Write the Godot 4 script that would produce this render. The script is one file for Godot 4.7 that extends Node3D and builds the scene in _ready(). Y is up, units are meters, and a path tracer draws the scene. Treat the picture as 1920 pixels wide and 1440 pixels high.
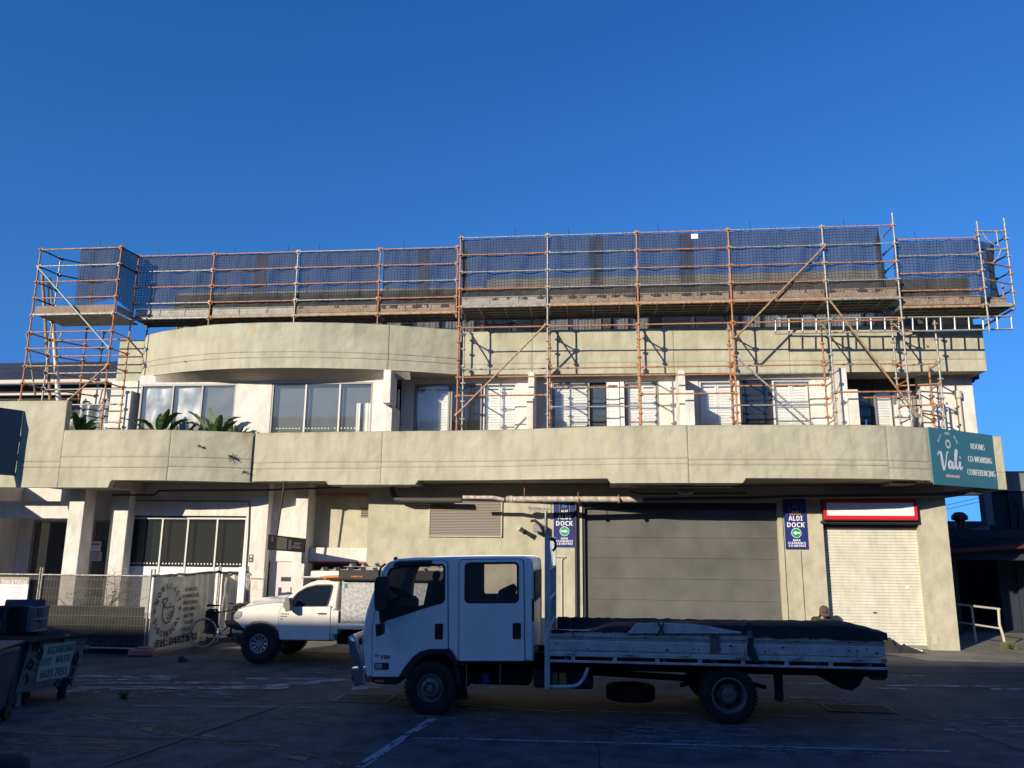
extends Node3D

# ---------------------------------------------------------------- shapes
class Shape:
	var v := PackedVector3Array()
	var n := PackedVector3Array()
	var uv := PackedVector2Array()
	var c := PackedColorArray()
	var paint := Color(1, 1, 1)
	var local := false

	func tri(a: Vector3, b: Vector3, d: Vector3, na: Vector3, nb := Vector3.ZERO, nd := Vector3.ZERO) -> void:
		if nb == Vector3.ZERO:
			nb = na
			nd = na
		if (b - a).cross(d - a).dot(na + nb + nd) > 0.0:
			v.append_array([a, d, b])
			n.append_array([na, nd, nb])
		else:
			v.append_array([a, b, d])
			n.append_array([na, nb, nd])
		c.append_array([paint, paint, paint])

	func quad(a: Vector3, b: Vector3, d: Vector3, e: Vector3, want: Vector3) -> void:
		var m := (b - a).cross(d - a)
		if m.length_squared() < 1e-16:
			m = (d - a).cross(e - a)
		m = m.normalized()
		if m.dot(want) < 0.0:
			m = -m
		tri(a, b, d, m)
		tri(a, d, e, m)

	func quadn(a: Vector3, b: Vector3, d: Vector3, e: Vector3, na: Vector3, nb: Vector3, nd: Vector3, ne: Vector3) -> void:
		tri(a, b, d, na, nb, nd)
		tri(a, d, e, na, nd, ne)

	func box(at: Vector3, s: Vector3, basis := Basis(), bevel := 0.0) -> void:
		var h := s * 0.5
		var r := minf(bevel, minf(h.x, minf(h.y, h.z)) * 0.9)
		for axis in 3:
			for side: float in [-1.0, 1.0]:
				var i := (axis + 1) % 3
				var j := (axis + 2) % 3
				var q := []
				for k in [[-1, -1], [1, -1], [1, 1], [-1, 1]]:
					var w := Vector3.ZERO
					w[axis] = side * h[axis]
					w[i] = k[0] * (h[i] - r)
					w[j] = k[1] * (h[j] - r)
					q.append(at + basis * w)
				var nn := Vector3.ZERO
				nn[axis] = side
				quad(q[0], q[1], q[2], q[3], basis * nn)
		if r <= 0.0:
			return
		for axis in 3:
			var i := (axis + 1) % 3
			var j := (axis + 2) % 3
			for a: float in [-1.0, 1.0]:
				for b: float in [-1.0, 1.0]:
					var q := []
					for k in [[0, -1], [0, 1], [1, 1], [1, -1]]:
						var w := Vector3.ZERO
						w[axis] = k[1] * (h[axis] - r)
						w[i] = a * (h[i] - (r if k[0] == 0 else 0.0))
						w[j] = b * (h[j] - (0.0 if k[0] == 0 else r))
						q.append(at + basis * w)
					var nn := Vector3.ZERO
					nn[i] = a
					nn[j] = b
					quad(q[0], q[1], q[2], q[3], basis * nn)
		for a: float in [-1.0, 1.0]:
			for b: float in [-1.0, 1.0]:
				for d: float in [-1.0, 1.0]:
					var k := Vector3(a, b, d)
					var p0 := k * (h - Vector3(0, r, r))
					var p1 := k * (h - Vector3(r, 0, r))
					var p2 := k * (h - Vector3(r, r, 0))
					tri(at + basis * p0, at + basis * p1, at + basis * p2, (basis * k).normalized())

	func span(a: Vector3, b: Vector3, bevel := 0.0) -> void:   # a box between two corners
		box((a + b) * 0.5, (b - a).abs(), Basis(), bevel)

	func tube(a: Vector3, b: Vector3, r: float, sides := 8, caps := true, r2 := -1.0) -> void:
		if r2 < 0.0:
			r2 = r
		var d := (b - a).normalized()
		var x := d.cross(Vector3.UP if absf(d.y) < 0.9 else Vector3.RIGHT).normalized()
		var y := d.cross(x)
		for i in sides:
			var t0 := TAU * i / sides
			var t1 := TAU * (i + 1) / sides
			var n0 := x * cos(t0) + y * sin(t0)
			var n1 := x * cos(t1) + y * sin(t1)
			quadn(a + n0 * r, a + n1 * r, b + n1 * r2, b + n0 * r2, n0, n1, n1, n0)
			if caps:
				tri(a, a + n0 * r, a + n1 * r, -d)
				tri(b, b + n0 * r2, b + n1 * r2, d)

	func pipe(pts: Array, r: float, sides := 8, caps := true) -> void:   # a bent tube through points
		var frames := []
		var x := Vector3.ZERO
		for i in pts.size():
			var d: Vector3 = (pts[mini(i + 1, pts.size() - 1)] - pts[maxi(i - 1, 0)]).normalized()
			if x == Vector3.ZERO:
				x = d.cross(Vector3.UP if absf(d.y) < 0.9 else Vector3.RIGHT).normalized()
			else:
				x = (x - d * x.dot(d)).normalized()
			frames.append([x, d.cross(x).normalized()])
		for i in pts.size() - 1:
			for s in sides:
				var q := []
				var m := []
				for k in [[i, s], [i, s + 1], [i + 1, s + 1], [i + 1, s]]:
					var t: float = TAU * k[1] / sides
					var nn: Vector3 = frames[k[0]][0] * cos(t) + frames[k[0]][1] * sin(t)
					q.append(pts[k[0]] + nn * r)
					m.append(nn)
				quadn(q[0], q[1], q[2], q[3], m[0], m[1], m[2], m[3])
		if caps:
			for e in [[0, 1], [pts.size() - 1, pts.size() - 2]]:
				var d: Vector3 = (pts[e[0]] - pts[e[1]]).normalized()
				for s in sides:
					var t0 := TAU * s / sides
					var t1 := TAU * (s + 1) / sides
					tri(pts[e[0]], pts[e[0]] + (frames[e[0]][0] * cos(t0) + frames[e[0]][1] * sin(t0)) * r, pts[e[0]] + (frames[e[0]][0] * cos(t1) + frames[e[0]][1] * sin(t1)) * r, d)

	func flat(poly: Array, z: float, toward: float, holes: Array = []) -> void:   # a polygon in the plane z
		var pieces := [PackedVector2Array(poly)]
		for hole in holes:
			var h := PackedVector2Array(hole)
			var mid := 0.0
			for q in h:
				mid += q.x / h.size()
			var halves := [PackedVector2Array([Vector2(-900, -900), Vector2(mid, -900), Vector2(mid, 900), Vector2(-900, 900)]), PackedVector2Array([Vector2(mid, -900), Vector2(900, -900), Vector2(900, 900), Vector2(mid, 900)])]
			var cut := []
			for p: PackedVector2Array in pieces:
				for half: PackedVector2Array in halves:
					for q in Geometry2D.intersect_polygons(p, half):
						cut.append_array(Geometry2D.clip_polygons(q, h))
			pieces = cut
		for p: PackedVector2Array in pieces:
			var idx := Geometry2D.triangulate_polygon(p)
			if idx.is_empty():
				for q in Geometry2D.offset_polygon(p, 0.0004):
					idx = Geometry2D.triangulate_polygon(q)
					p = q
			for i in range(0, idx.size(), 3):
				tri(Vector3(p[idx[i]].x, p[idx[i]].y, z), Vector3(p[idx[i + 1]].x, p[idx[i + 1]].y, z), Vector3(p[idx[i + 2]].x, p[idx[i + 2]].y, z), Vector3(0, 0, toward))
			if idx.is_empty():
				printerr("no triangles ", p.size(), p[0])

	func wall(poly: Array, z0: float, z1: float, inward := false, smooth := false) -> void:   # the rim of an extruded polygon
		var p := PackedVector2Array(poly)
		var sgn := 1.0 if Geometry2D.is_polygon_clockwise(p) else -1.0
		if inward:
			sgn = -sgn
		var m := p.size()
		for i in m:
			var a := p[i]
			var b := p[(i + 1) % m]
			var e := (b - a).normalized()
			var nn := Vector3(-e.y, e.x, 0) * sgn
			var na := nn
			var nb := nn
			if smooth:
				var e0 := (a - p[(i + m - 1) % m]).normalized()
				var e1 := (p[(i + 2) % m] - b).normalized()
				if e0.dot(e) > 0.75:
					na = (nn + Vector3(-e0.y, e0.x, 0) * sgn).normalized()
				if e1.dot(e) > 0.75:
					nb = (nn + Vector3(-e1.y, e1.x, 0) * sgn).normalized()
			quadn(Vector3(a.x, a.y, z0), Vector3(b.x, b.y, z0), Vector3(b.x, b.y, z1), Vector3(a.x, a.y, z1), na, nb, nb, na)

	func slab(poly: Array, z0: float, z1: float, holes: Array = [], bevel := 0.0) -> void:   # an extruded polygon, z0 < z1
		if bevel <= 0.0:
			flat(poly, z1, 1.0, holes)
			flat(poly, z0, -1.0, holes)
			wall(poly, z0, z1, false, true)
		else:
			var inner := Shape.inset(poly, bevel)
			flat(inner, z1, 1.0, holes)
			flat(inner, z0, -1.0, holes)
			wall(poly, z0 + bevel, z1 - bevel, false, true)
			var p := PackedVector2Array(poly)
			var sgn := 1.0 if Geometry2D.is_polygon_clockwise(p) else -1.0
			for i in poly.size():
				var j := (i + 1) % poly.size()
				var e: Vector2 = (poly[j] - poly[i]).normalized()
				var o := Vector3(-e.y, e.x, 0) * sgn
				quad(Vector3(poly[i].x, poly[i].y, z1 - bevel), Vector3(poly[j].x, poly[j].y, z1 - bevel), Vector3(inner[j].x, inner[j].y, z1), Vector3(inner[i].x, inner[i].y, z1), o + Vector3(0, 0, 1))
				quad(Vector3(poly[i].x, poly[i].y, z0 + bevel), Vector3(poly[j].x, poly[j].y, z0 + bevel), Vector3(inner[j].x, inner[j].y, z0), Vector3(inner[i].x, inner[i].y, z0), o - Vector3(0, 0, 1))
		for h in holes:
			wall(h, z0, z1, true)

	static func inset(poly: Array, d: float) -> Array:
		var out := []
		var m := poly.size()
		var s := -1.0 if Geometry2D.is_polygon_clockwise(PackedVector2Array(poly)) else 1.0
		for i in m:
			var e0: Vector2 = (poly[i] - poly[(i + m - 1) % m]).normalized()
			var e1: Vector2 = (poly[(i + 1) % m] - poly[i]).normalized()
			var b := Vector2(-e0.y, e0.x) + Vector2(-e1.y, e1.x)
			b = b.normalized() if b.length() > 1e-4 else Vector2(-e1.y, e1.x)
			var k := maxf(0.5, b.dot(Vector2(-e1.y, e1.x)))
			out.append(poly[i] + b * s * d / k)
		return out

	static func rounded(poly: Array, r: float, steps := 4) -> Array:
		var out := []
		var m := poly.size()
		for i in m:
			var p: Vector2 = poly[i]
			var a: Vector2 = poly[(i + m - 1) % m]
			var b: Vector2 = poly[(i + 1) % m]
			var rr := minf(r, minf(p.distance_to(a), p.distance_to(b)) * 0.45)
			var pa := p + (a - p).normalized() * rr
			var pb := p + (b - p).normalized() * rr
			for k in steps + 1:
				var t := float(k) / steps
				out.append(pa.lerp(p, t).lerp(p.lerp(pb, t), t))
		return out

	func lathe(profile: Array, xf: Transform3D, sides := 24, smooth := true) -> void:   # (radius, along z) profile about the z axis
		for i in profile.size() - 1:
			var p: Vector2 = profile[i]
			var q: Vector2 = profile[i + 1]
			var e := (q - p).normalized()
			var e0 := e
			var e1 := e
			if smooth and i > 0 and (p - profile[i - 1]).normalized().dot(e) > 0.6:
				e0 = (e + (p - profile[i - 1]).normalized()).normalized()
			if smooth and i < profile.size() - 2 and (profile[i + 2] - q).normalized().dot(e) > 0.6:
				e1 = (e + (profile[i + 2] - q).normalized()).normalized()
			for s in sides:
				var t0 := TAU * s / sides
				var t1 := TAU * (s + 1) / sides
				var d0 := Vector3(cos(t0), sin(t0), 0)
				var d1 := Vector3(cos(t1), sin(t1), 0)
				var z := Vector3(0, 0, 1)
				quadn(xf * (d0 * p.x + z * p.y), xf * (d1 * p.x + z * p.y), xf * (d1 * q.x + z * q.y), xf * (d0 * q.x + z * q.y),
					(xf.basis * (d0 * e0.y - z * e0.x)).normalized(), (xf.basis * (d1 * e0.y - z * e0.x)).normalized(), (xf.basis * (d1 * e1.y - z * e1.x)).normalized(), (xf.basis * (d0 * e1.y - z * e1.x)).normalized())

	func ball(at: Vector3, r: Vector3, rings := 8, sides := 12) -> void:
		for i in rings:
			for j in sides:
				var q := []
				var m := []
				for k in [[i, j], [i, j + 1], [i + 1, j + 1], [i + 1, j]]:
					var a: float = PI * k[0] / rings
					var b: float = TAU * k[1] / sides
					var u := Vector3(sin(a) * cos(b), cos(a), sin(a) * sin(b))
					q.append(at + u * r)
					m.append((u / r).normalized())
				if i < rings - 1:
					tri(q[0], q[2], q[3], m[0], m[2], m[3])
				if i > 0:
					tri(q[0], q[1], q[2], m[0], m[1], m[2])

	func grid(pts: Array, w: int, want: Vector3, cols: Array = [], flip := false) -> void:   # rows of w points, smooth normals
		var hh: int = pts.size() / w
		var nm := PackedVector3Array()
		nm.resize(pts.size())
		for j in hh:
			for i in w:
				var dx: Vector3 = pts[j * w + mini(i + 1, w - 1)] - pts[j * w + maxi(i - 1, 0)]
				var dy: Vector3 = pts[mini(j + 1, hh - 1) * w + i] - pts[maxi(j - 1, 0) * w + i]
				var m := dx.cross(dy).normalized()
				if want != Vector3.ZERO and m.dot(want) < 0.0 or want == Vector3.ZERO and flip:
					m = -m
				nm[j * w + i] = m
		var was := paint
		for j in hh - 1:
			for i in w - 1:
				var k := [j * w + i, j * w + i + 1, (j + 1) * w + i + 1, (j + 1) * w + i]
				var base := v.size()
				tri(pts[k[0]], pts[k[1]], pts[k[2]], nm[k[0]], nm[k[1]], nm[k[2]])
				tri(pts[k[0]], pts[k[2]], pts[k[3]], nm[k[0]], nm[k[2]], nm[k[3]])
				if cols.size():
					var sw: bool = v[base + 1] != pts[k[1]]
					c[base] = cols[k[0]]
					c[base + 1] = cols[k[2] if sw else k[1]]
					c[base + 2] = cols[k[1] if sw else k[2]]
					sw = v[base + 4] != pts[k[2]]
					c[base + 3] = cols[k[0]]
					c[base + 4] = cols[k[3] if sw else k[2]]
					c[base + 5] = cols[k[2] if sw else k[3]]
		paint = was

	func commit(origin: Vector3) -> ArrayMesh:
		var a := []
		a.resize(Mesh.ARRAY_MAX)
		var vv := v
		if origin != Vector3.ZERO:
			vv = PackedVector3Array()
			vv.resize(v.size())
			for i in v.size():
				vv[i] = v[i] - origin
		a[Mesh.ARRAY_VERTEX] = vv
		a[Mesh.ARRAY_NORMAL] = n
		a[Mesh.ARRAY_COLOR] = c
		var m := ArrayMesh.new()
		m.add_surface_from_arrays(Mesh.PRIMITIVE_TRIANGLES, a)
		return m

# ---------------------------------------------------------------- objects
var used := {}
var rng := RandomNumberGenerator.new()

func numbered(called: String) -> String:
	var k: int = used.get(called, 0)
	used[called] = k + 1
	return called if k == 0 else "%s_%03d" % [called, k]

func meta(o: Node, label := "", category := "", group := "", kind := "") -> void:
	for k in [["label", label], ["category", category], ["group", group], ["kind", kind]]:
		if k[1] != "":
			o.set_meta(k[0], k[1])

func thing(called: String, label: String, category: String, at := Vector3.ZERO, group := "") -> Node3D:
	var o := Node3D.new()
	o.name = numbered(called)
	add_child(o)
	o.position = at
	meta(o, label, category, group)
	return o

func part(called: String, s: Shape, m: Material, parent: Node3D, label := "", kind := "") -> MeshInstance3D:
	var o := MeshInstance3D.new()
	o.name = called
	o.mesh = s.commit(Vector3.ZERO if s.local else parent.global_position)
	o.material_override = m
	parent.add_child(o, true)
	meta(o, label, "", "", kind)
	return o

func solo(called: String, s: Shape, m: Material, label: String, category: String, at := Vector3.ZERO, group := "", kind := "") -> MeshInstance3D:
	var o := MeshInstance3D.new()
	o.name = numbered(called)
	o.mesh = s.commit(at)
	o.material_override = m
	add_child(o)
	o.position = at
	meta(o, label, category, group, kind)
	return o

func copy(o: Node3D, at: Vector3, label: String, turn := 0.0) -> Node3D:
	var r: Node3D = o.duplicate()
	var base := String(o.name)
	if base.length() > 4 and base.right(3).is_valid_int():
		base = base.left(-4)
	r.name = numbered(base)
	add_child(r)
	r.position = at
	r.rotation.y = turn
	r.set_meta("label", label)
	return r

var fonts := {}
func words(text: String, width: float, height: float, m: Material, parent: Node3D, xf: Transform3D, face := "Droid Sans", bold := true, deep := 0.004, called := "lettering") -> MeshInstance3D:
	var key := face + str(bold)
	if not fonts.has(key):
		var f := SystemFont.new()
		f.font_names = PackedStringArray([face])
		f.font_weight = 700 if bold else 400
		fonts[key] = f
	var t := TextMesh.new()
	t.font = fonts[key]
	t.font_size = 48
	t.pixel_size = 0.01
	t.depth = 0.1
	t.curve_step = 2.0
	t.text = text
	var b := t.get_aabb()
	var o := MeshInstance3D.new()
	o.name = called
	o.mesh = t
	o.material_override = m
	parent.add_child(o, true)
	var sc := Vector3(width / maxf(b.size.x, 0.01), height / maxf(b.size.y, 0.01), deep / 0.1)
	if width <= 0.0:
		sc.x = sc.y
	var mid := b.get_center()
	o.transform = xf * Transform3D(Basis.from_scale(sc), Vector3(-mid.x * sc.x, -mid.y * sc.y, 0))
	return o

# ---------------------------------------------------------------- materials
func lin(r: float, g: float, b: float, a := 1.0) -> Color:
	var c := Color(r, g, b).linear_to_srgb()
	c.a = a
	return c

func mat(r: float, g: float, b: float, rough := 0.7, metal := 0.0) -> StandardMaterial3D:
	var m := StandardMaterial3D.new()
	m.albedo_color = lin(r, g, b)
	m.roughness = rough
	m.metallic = metal
	return m

func noise(freq: float, octaves: int, lo: Color, hi: Color, sd: int, px := 512, mid := 0.5, kind := FastNoiseLite.TYPE_SIMPLEX_SMOOTH) -> NoiseTexture2D:
	var f := FastNoiseLite.new()
	f.noise_type = kind
	f.frequency = freq
	f.fractal_octaves = octaves
	f.seed = sd
	var t := NoiseTexture2D.new()
	t.width = px
	t.height = px
	t.seamless = true
	t.noise = f
	var g := Gradient.new()
	g.offsets = PackedFloat32Array([0.0, mid, 1.0])
	g.colors = PackedColorArray([lo, lo.lerp(hi, 0.6), hi])
	t.color_ramp = g
	return t

func bumps(freq: float, octaves: int, strength: float, sd: int, px := 512) -> NoiseTexture2D:
	var f := FastNoiseLite.new()
	f.frequency = freq
	f.fractal_octaves = octaves
	f.seed = sd
	var t := NoiseTexture2D.new()
	t.width = px
	t.height = px
	t.seamless = true
	t.as_normal_map = true
	t.bump_strength = strength
	t.noise = f
	return t

func textured(m: StandardMaterial3D, albedo: Texture2D, size: float, normal: Texture2D = null, strength := 1.0, tall := 1.0) -> StandardMaterial3D:
	m.uv1_triplanar = true
	m.uv1_world_triplanar = true
	m.uv1_scale = Vector3(1.0 / size, 1.0 / (size * tall), 1.0 / size)
	m.albedo_texture = albedo
	if normal:
		m.normal_enabled = true
		m.normal_texture = normal
		m.normal_scale = strength
	return m

func over(m: StandardMaterial3D, layer: Texture2D, size: float, tall := 1.0) -> StandardMaterial3D:   # a second pattern, multiplied on
	m.detail_enabled = true
	m.detail_blend_mode = BaseMaterial3D.BLEND_MODE_MUL
	m.detail_uv_layer = BaseMaterial3D.DETAIL_UV_2
	m.detail_albedo = layer
	m.uv2_triplanar = true
	m.uv2_world_triplanar = true
	m.uv2_scale = Vector3(1.0 / size, 1.0 / (size * tall), 1.0 / size)
	return m

func pane(r: float, g: float, b: float, a: float) -> StandardMaterial3D:
	var m := mat(r, g, b, 0.04)
	m.transparency = BaseMaterial3D.TRANSPARENCY_ALPHA
	m.albedo_color.a = a
	m.metallic_specular = 0.6
	return m

var M := {}

func materials() -> void:
	var mottle := noise(0.006, 5, Color(0.9, 0.9, 0.885), Color(1.0, 1.0, 1.0), 3)
	var streak := noise(0.02, 4, Color(0.91, 0.905, 0.88), Color(1, 1, 1), 11, 512, 0.42)
	var trowel := bumps(0.012, 5, 8.0, 21)
	var fine := bumps(0.09, 3, 3.0, 5)
	var grime := noise(0.009, 5, Color(0.76, 0.75, 0.73), Color(1, 1, 1), 8, 512, 0.4)
	var rusty := noise(0.03, 4, Color(0.55, 0.5, 0.5), Color(1.0, 1.0, 1.0), 14, 256)
	M.olive = over(textured(mat(0.5, 0.482, 0.365, 0.85), mottle, 5.0, trowel, 0.4), streak, 2.6, 5.0)
	M.olive.vertex_color_use_as_albedo = true
	M.white_wall = over(textured(mat(0.8, 0.75, 0.7, 0.85), mottle, 3.7, trowel, 0.45), streak, 2.2, 4.0)
	M.khaki = over(textured(mat(0.52, 0.485, 0.37, 0.85), mottle, 4.3, trowel, 0.35), streak, 3.1, 2.0)
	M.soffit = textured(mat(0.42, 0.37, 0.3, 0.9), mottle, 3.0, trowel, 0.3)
	M.dark_wall = textured(mat(0.06, 0.058, 0.052, 0.9), mottle, 3.0)
	M.frame = mat(0.24, 0.23, 0.21, 0.5, 0.1)
	M.frame_white = mat(0.6, 0.58, 0.54, 0.5)
	M.dark_frame = mat(0.035, 0.035, 0.04, 0.5, 0.2)
	M.shutter = textured(mat(0.86, 0.85, 0.79, 0.5), mottle, 2.0)
	M.pane = pane(0.5, 0.6, 0.62, 0.06)
	M.tint = pane(0.04, 0.045, 0.045, 0.4)
	M.black = mat(0.012, 0.012, 0.014, 0.6)
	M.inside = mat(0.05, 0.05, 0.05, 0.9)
	M.curtain = textured(mat(0.62, 0.6, 0.56, 0.9), mottle, 1.0)
	M.galv = textured(mat(0.52, 0.52, 0.47, 0.5, 0.25), rusty, 0.8)
	M.rust = textured(mat(0.62, 0.29, 0.13, 0.7), rusty, 0.7)
	M.rust_pale = textured(mat(0.66, 0.42, 0.22, 0.7), rusty, 0.9)
	M.rust_pink = textured(mat(0.64, 0.33, 0.22, 0.7), rusty, 0.6)
	M.toe = over(textured(mat(0.46, 0.35, 0.25, 0.8), grime, 1.6), rusty, 0.35)
	M.deck = textured(mat(0.34, 0.32, 0.27, 0.7, 0.1), grime, 1.5)
	M.net = mat(0.05, 0.051, 0.055, 0.9)
	M.net.transparency = BaseMaterial3D.TRANSPARENCY_ALPHA
	M.net.albedo_color.a = 0.64
	M.cord = mat(0.028, 0.029, 0.034, 0.8)
	M.alu = textured(mat(0.6, 0.59, 0.54, 0.4, 0.5), grime, 1.0)
	M.wood_pole = textured(mat(0.52, 0.34, 0.17, 0.75), rusty, 0.9)
	M.pole = mat(0.62, 0.58, 0.5, 0.5)
	M.dock = over(textured(mat(0.125, 0.126, 0.116, 0.6), noise(0.006, 5, Color(0.84, 0.84, 0.83), Color(1, 1, 1), 31, 512, 0.45), 5.2), mottle, 2.3)
	M.roller = over(textured(mat(0.74, 0.71, 0.62, 0.55), mottle, 2.3), streak, 1.7, 3.0)
	M.pipe = textured(mat(0.76, 0.68, 0.57, 0.6), rusty, 1.3)
	M.pipe_dark = mat(0.06, 0.055, 0.05, 0.7)
	M.navy = mat(0.018, 0.03, 0.17, 0.4)
	M.sign_white = mat(0.8, 0.8, 0.78, 0.5)
	M.green = mat(0.0, 0.32, 0.11, 0.45)
	M.orange = mat(0.75, 0.2, 0.03, 0.5)
	M.red = mat(0.62, 0.012, 0.018, 0.45)
	M.teal = mat(0.055, 0.2, 0.23, 0.5)
	M.teal_dark = mat(0.02, 0.065, 0.1, 0.4)
	M.paper = mat(0.8, 0.79, 0.76, 0.7)
	M.truck = textured(mat(0.82, 0.85, 0.86, 0.28), noise(0.008, 4, Color(0.94, 0.94, 0.93), Color(1, 1, 1), 44), 3.2)
	M.truck.clearcoat_enabled = true
	M.truck.clearcoat = 0.5
	M.truck.clearcoat_roughness = 0.15
	M.tray = over(textured(mat(0.66, 0.72, 0.74, 0.45), grime, 1.6), noise(0.05, 4, Color(0.72, 0.7, 0.66), Color(1, 1, 1), 46, 512, 0.3), 1.2, 0.35)
	M.ute = textured(mat(0.84, 0.8, 0.72, 0.25), noise(0.012, 4, Color(0.94, 0.93, 0.91), Color(1, 1, 1), 47), 2.0)
	M.ute.clearcoat_enabled = true
	M.ute.clearcoat = 0.6
	M.ute.clearcoat_roughness = 0.08
	M.tyre = textured(mat(0.014, 0.014, 0.015, 0.85), grime, 0.8, fine, 0.6)
	M.plastic = mat(0.015, 0.015, 0.017, 0.55)
	M.chassis = textured(mat(0.012, 0.012, 0.013, 0.8), grime, 0.7)
	M.rim = textured(mat(0.2, 0.2, 0.2, 0.5, 0.4), grime, 0.6)
	M.bright_rim = mat(0.5, 0.5, 0.5, 0.3, 0.7)
	M.chrome = mat(0.6, 0.6, 0.62, 0.22, 0.95)
	M.amber = mat(0.7, 0.17, 0.015, 0.3)
	M.lamp = mat(0.5, 0.5, 0.52, 0.1, 0.3)
	M.seat = mat(0.03, 0.03, 0.033, 0.9)
	M.tarp = textured(mat(0.012, 0.012, 0.014, 0.8), grime, 0.9, bumps(0.02, 4, 8.0, 61), 0.7)
	M.foil = textured(mat(0.62, 0.62, 0.62, 0.36, 0.6), noise(0.02, 4, Color(0.7, 0.7, 0.71), Color(1, 1, 1), 71), 0.9, bumps(0.02, 4, 3.0, 72), 0.1)
	M.wood = textured(mat(0.4, 0.27, 0.14, 0.8), grime, 0.8)
	M.leaf = textured(mat(0.075, 0.14, 0.035, 0.5), grime, 0.4)
	M.leaf.backlight_enabled = true
	M.leaf.backlight = Color(0.25, 0.4, 0.1)
	M.leaf_light = mat(0.15, 0.19, 0.06, 0.55)
	M.weed = mat(0.1, 0.11, 0.04, 0.8)
	M.leaf_light.backlight_enabled = true
	M.leaf_light.backlight = Color(0.35, 0.5, 0.12)
	M.leaf_dark = mat(0.022, 0.05, 0.016, 0.55)
	M.twig = mat(0.16, 0.12, 0.085, 0.9)
	M.banner = textured(mat(0.86, 0.82, 0.7, 0.8), noise(0.008, 4, Color(0.86, 0.85, 0.8), Color(1, 1, 1), 81), 1.8)
	M.banner.backlight_enabled = true
	M.banner.backlight = Color(0.5, 0.48, 0.4)
	M.ink = mat(0.02, 0.02, 0.02, 0.7)
	M.film = mat(0.018, 0.016, 0.014, 0.65)
	M.film.transparency = BaseMaterial3D.TRANSPARENCY_ALPHA
	M.film.albedo_color.a = 0.6
	M.bin = over(textured(mat(0.3, 0.33, 0.34, 0.6), grime, 1.3), rusty, 0.5)
	M.blue_bin = textured(mat(0.018, 0.05, 0.1, 0.5), grime, 0.8)
	M.crate_black = mat(0.012, 0.012, 0.016, 0.6)
	M.crate_blue = mat(0.006, 0.008, 0.02, 0.9)
	M.crate_grey = mat(0.25, 0.25, 0.27, 0.8)
	M.sign_green = mat(0.0, 0.22, 0.16, 0.6)
	M.block = textured(mat(0.42, 0.17, 0.13, 0.85), grime, 0.4)
	M.asphalt = over(textured(mat(0.15, 0.155, 0.165, 0.85), noise(0.09, 3, Color(0.4, 0.4, 0.4), Color(1, 1, 1), 91, 1024), 3.4, bumps(0.15, 3, 4.0, 92), 0.6), noise(0.008, 5, Color(0.42, 0.42, 0.44), Color(1, 1, 1), 93, 1024, 0.45), 8.0)
	M.concrete = over(textured(mat(0.3, 0.27, 0.21, 0.9), noise(0.08, 4, Color(0.72, 0.72, 0.7), Color(1, 1, 1), 94), 2.0, fine, 0.5), grime, 4.0)
	M.line = textured(mat(0.46, 0.47, 0.49, 0.85), noise(0.06, 4, Color(0.5, 0.5, 0.5), Color(1, 1, 1), 95), 0.8)
	M.yellow = textured(mat(0.22, 0.18, 0.07, 0.85), grime, 0.6)
	M.crack = mat(0.012, 0.012, 0.012, 0.95)
	M.grate = mat(0.12, 0.12, 0.1, 0.7, 0.1)
	M.roof = textured(mat(0.3, 0.3, 0.3, 0.5, 0.3), grime, 4.0)
	M.grey_wall = textured(mat(0.2, 0.195, 0.19, 0.85), mottle, 3.0)
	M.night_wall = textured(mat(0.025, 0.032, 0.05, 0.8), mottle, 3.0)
	M.red_roof = textured(mat(0.15, 0.022, 0.026, 0.7), grime, 2.0)
	M.red_metal = mat(0.35, 0.03, 0.03, 0.5)
	M.cream_metal = mat(0.5, 0.46, 0.38, 0.6)
	M.hedge = textured(mat(0.045, 0.036, 0.028, 0.95), grime, 0.5)
	M.skin = mat(0.42, 0.22, 0.15, 0.6)
	M.skin.subsurf_scatter_enabled = true
	M.skin.subsurf_scatter_strength = 0.1
	M.cap = mat(0.09, 0.055, 0.055, 0.9)
	M.jacket = textured(mat(0.03, 0.035, 0.03, 0.9), grime, 0.5)
	M.jacket_red = mat(0.5, 0.07, 0.045, 0.9)
	M.trousers = mat(0.05, 0.05, 0.055, 0.9)
	M.hair = mat(0.03, 0.02, 0.015, 0.8)
	M.blanket = textured(mat(0.03, 0.028, 0.032, 0.95), grime, 0.6, bumps(0.02, 3, 4.0, 99), 0.5)

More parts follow.
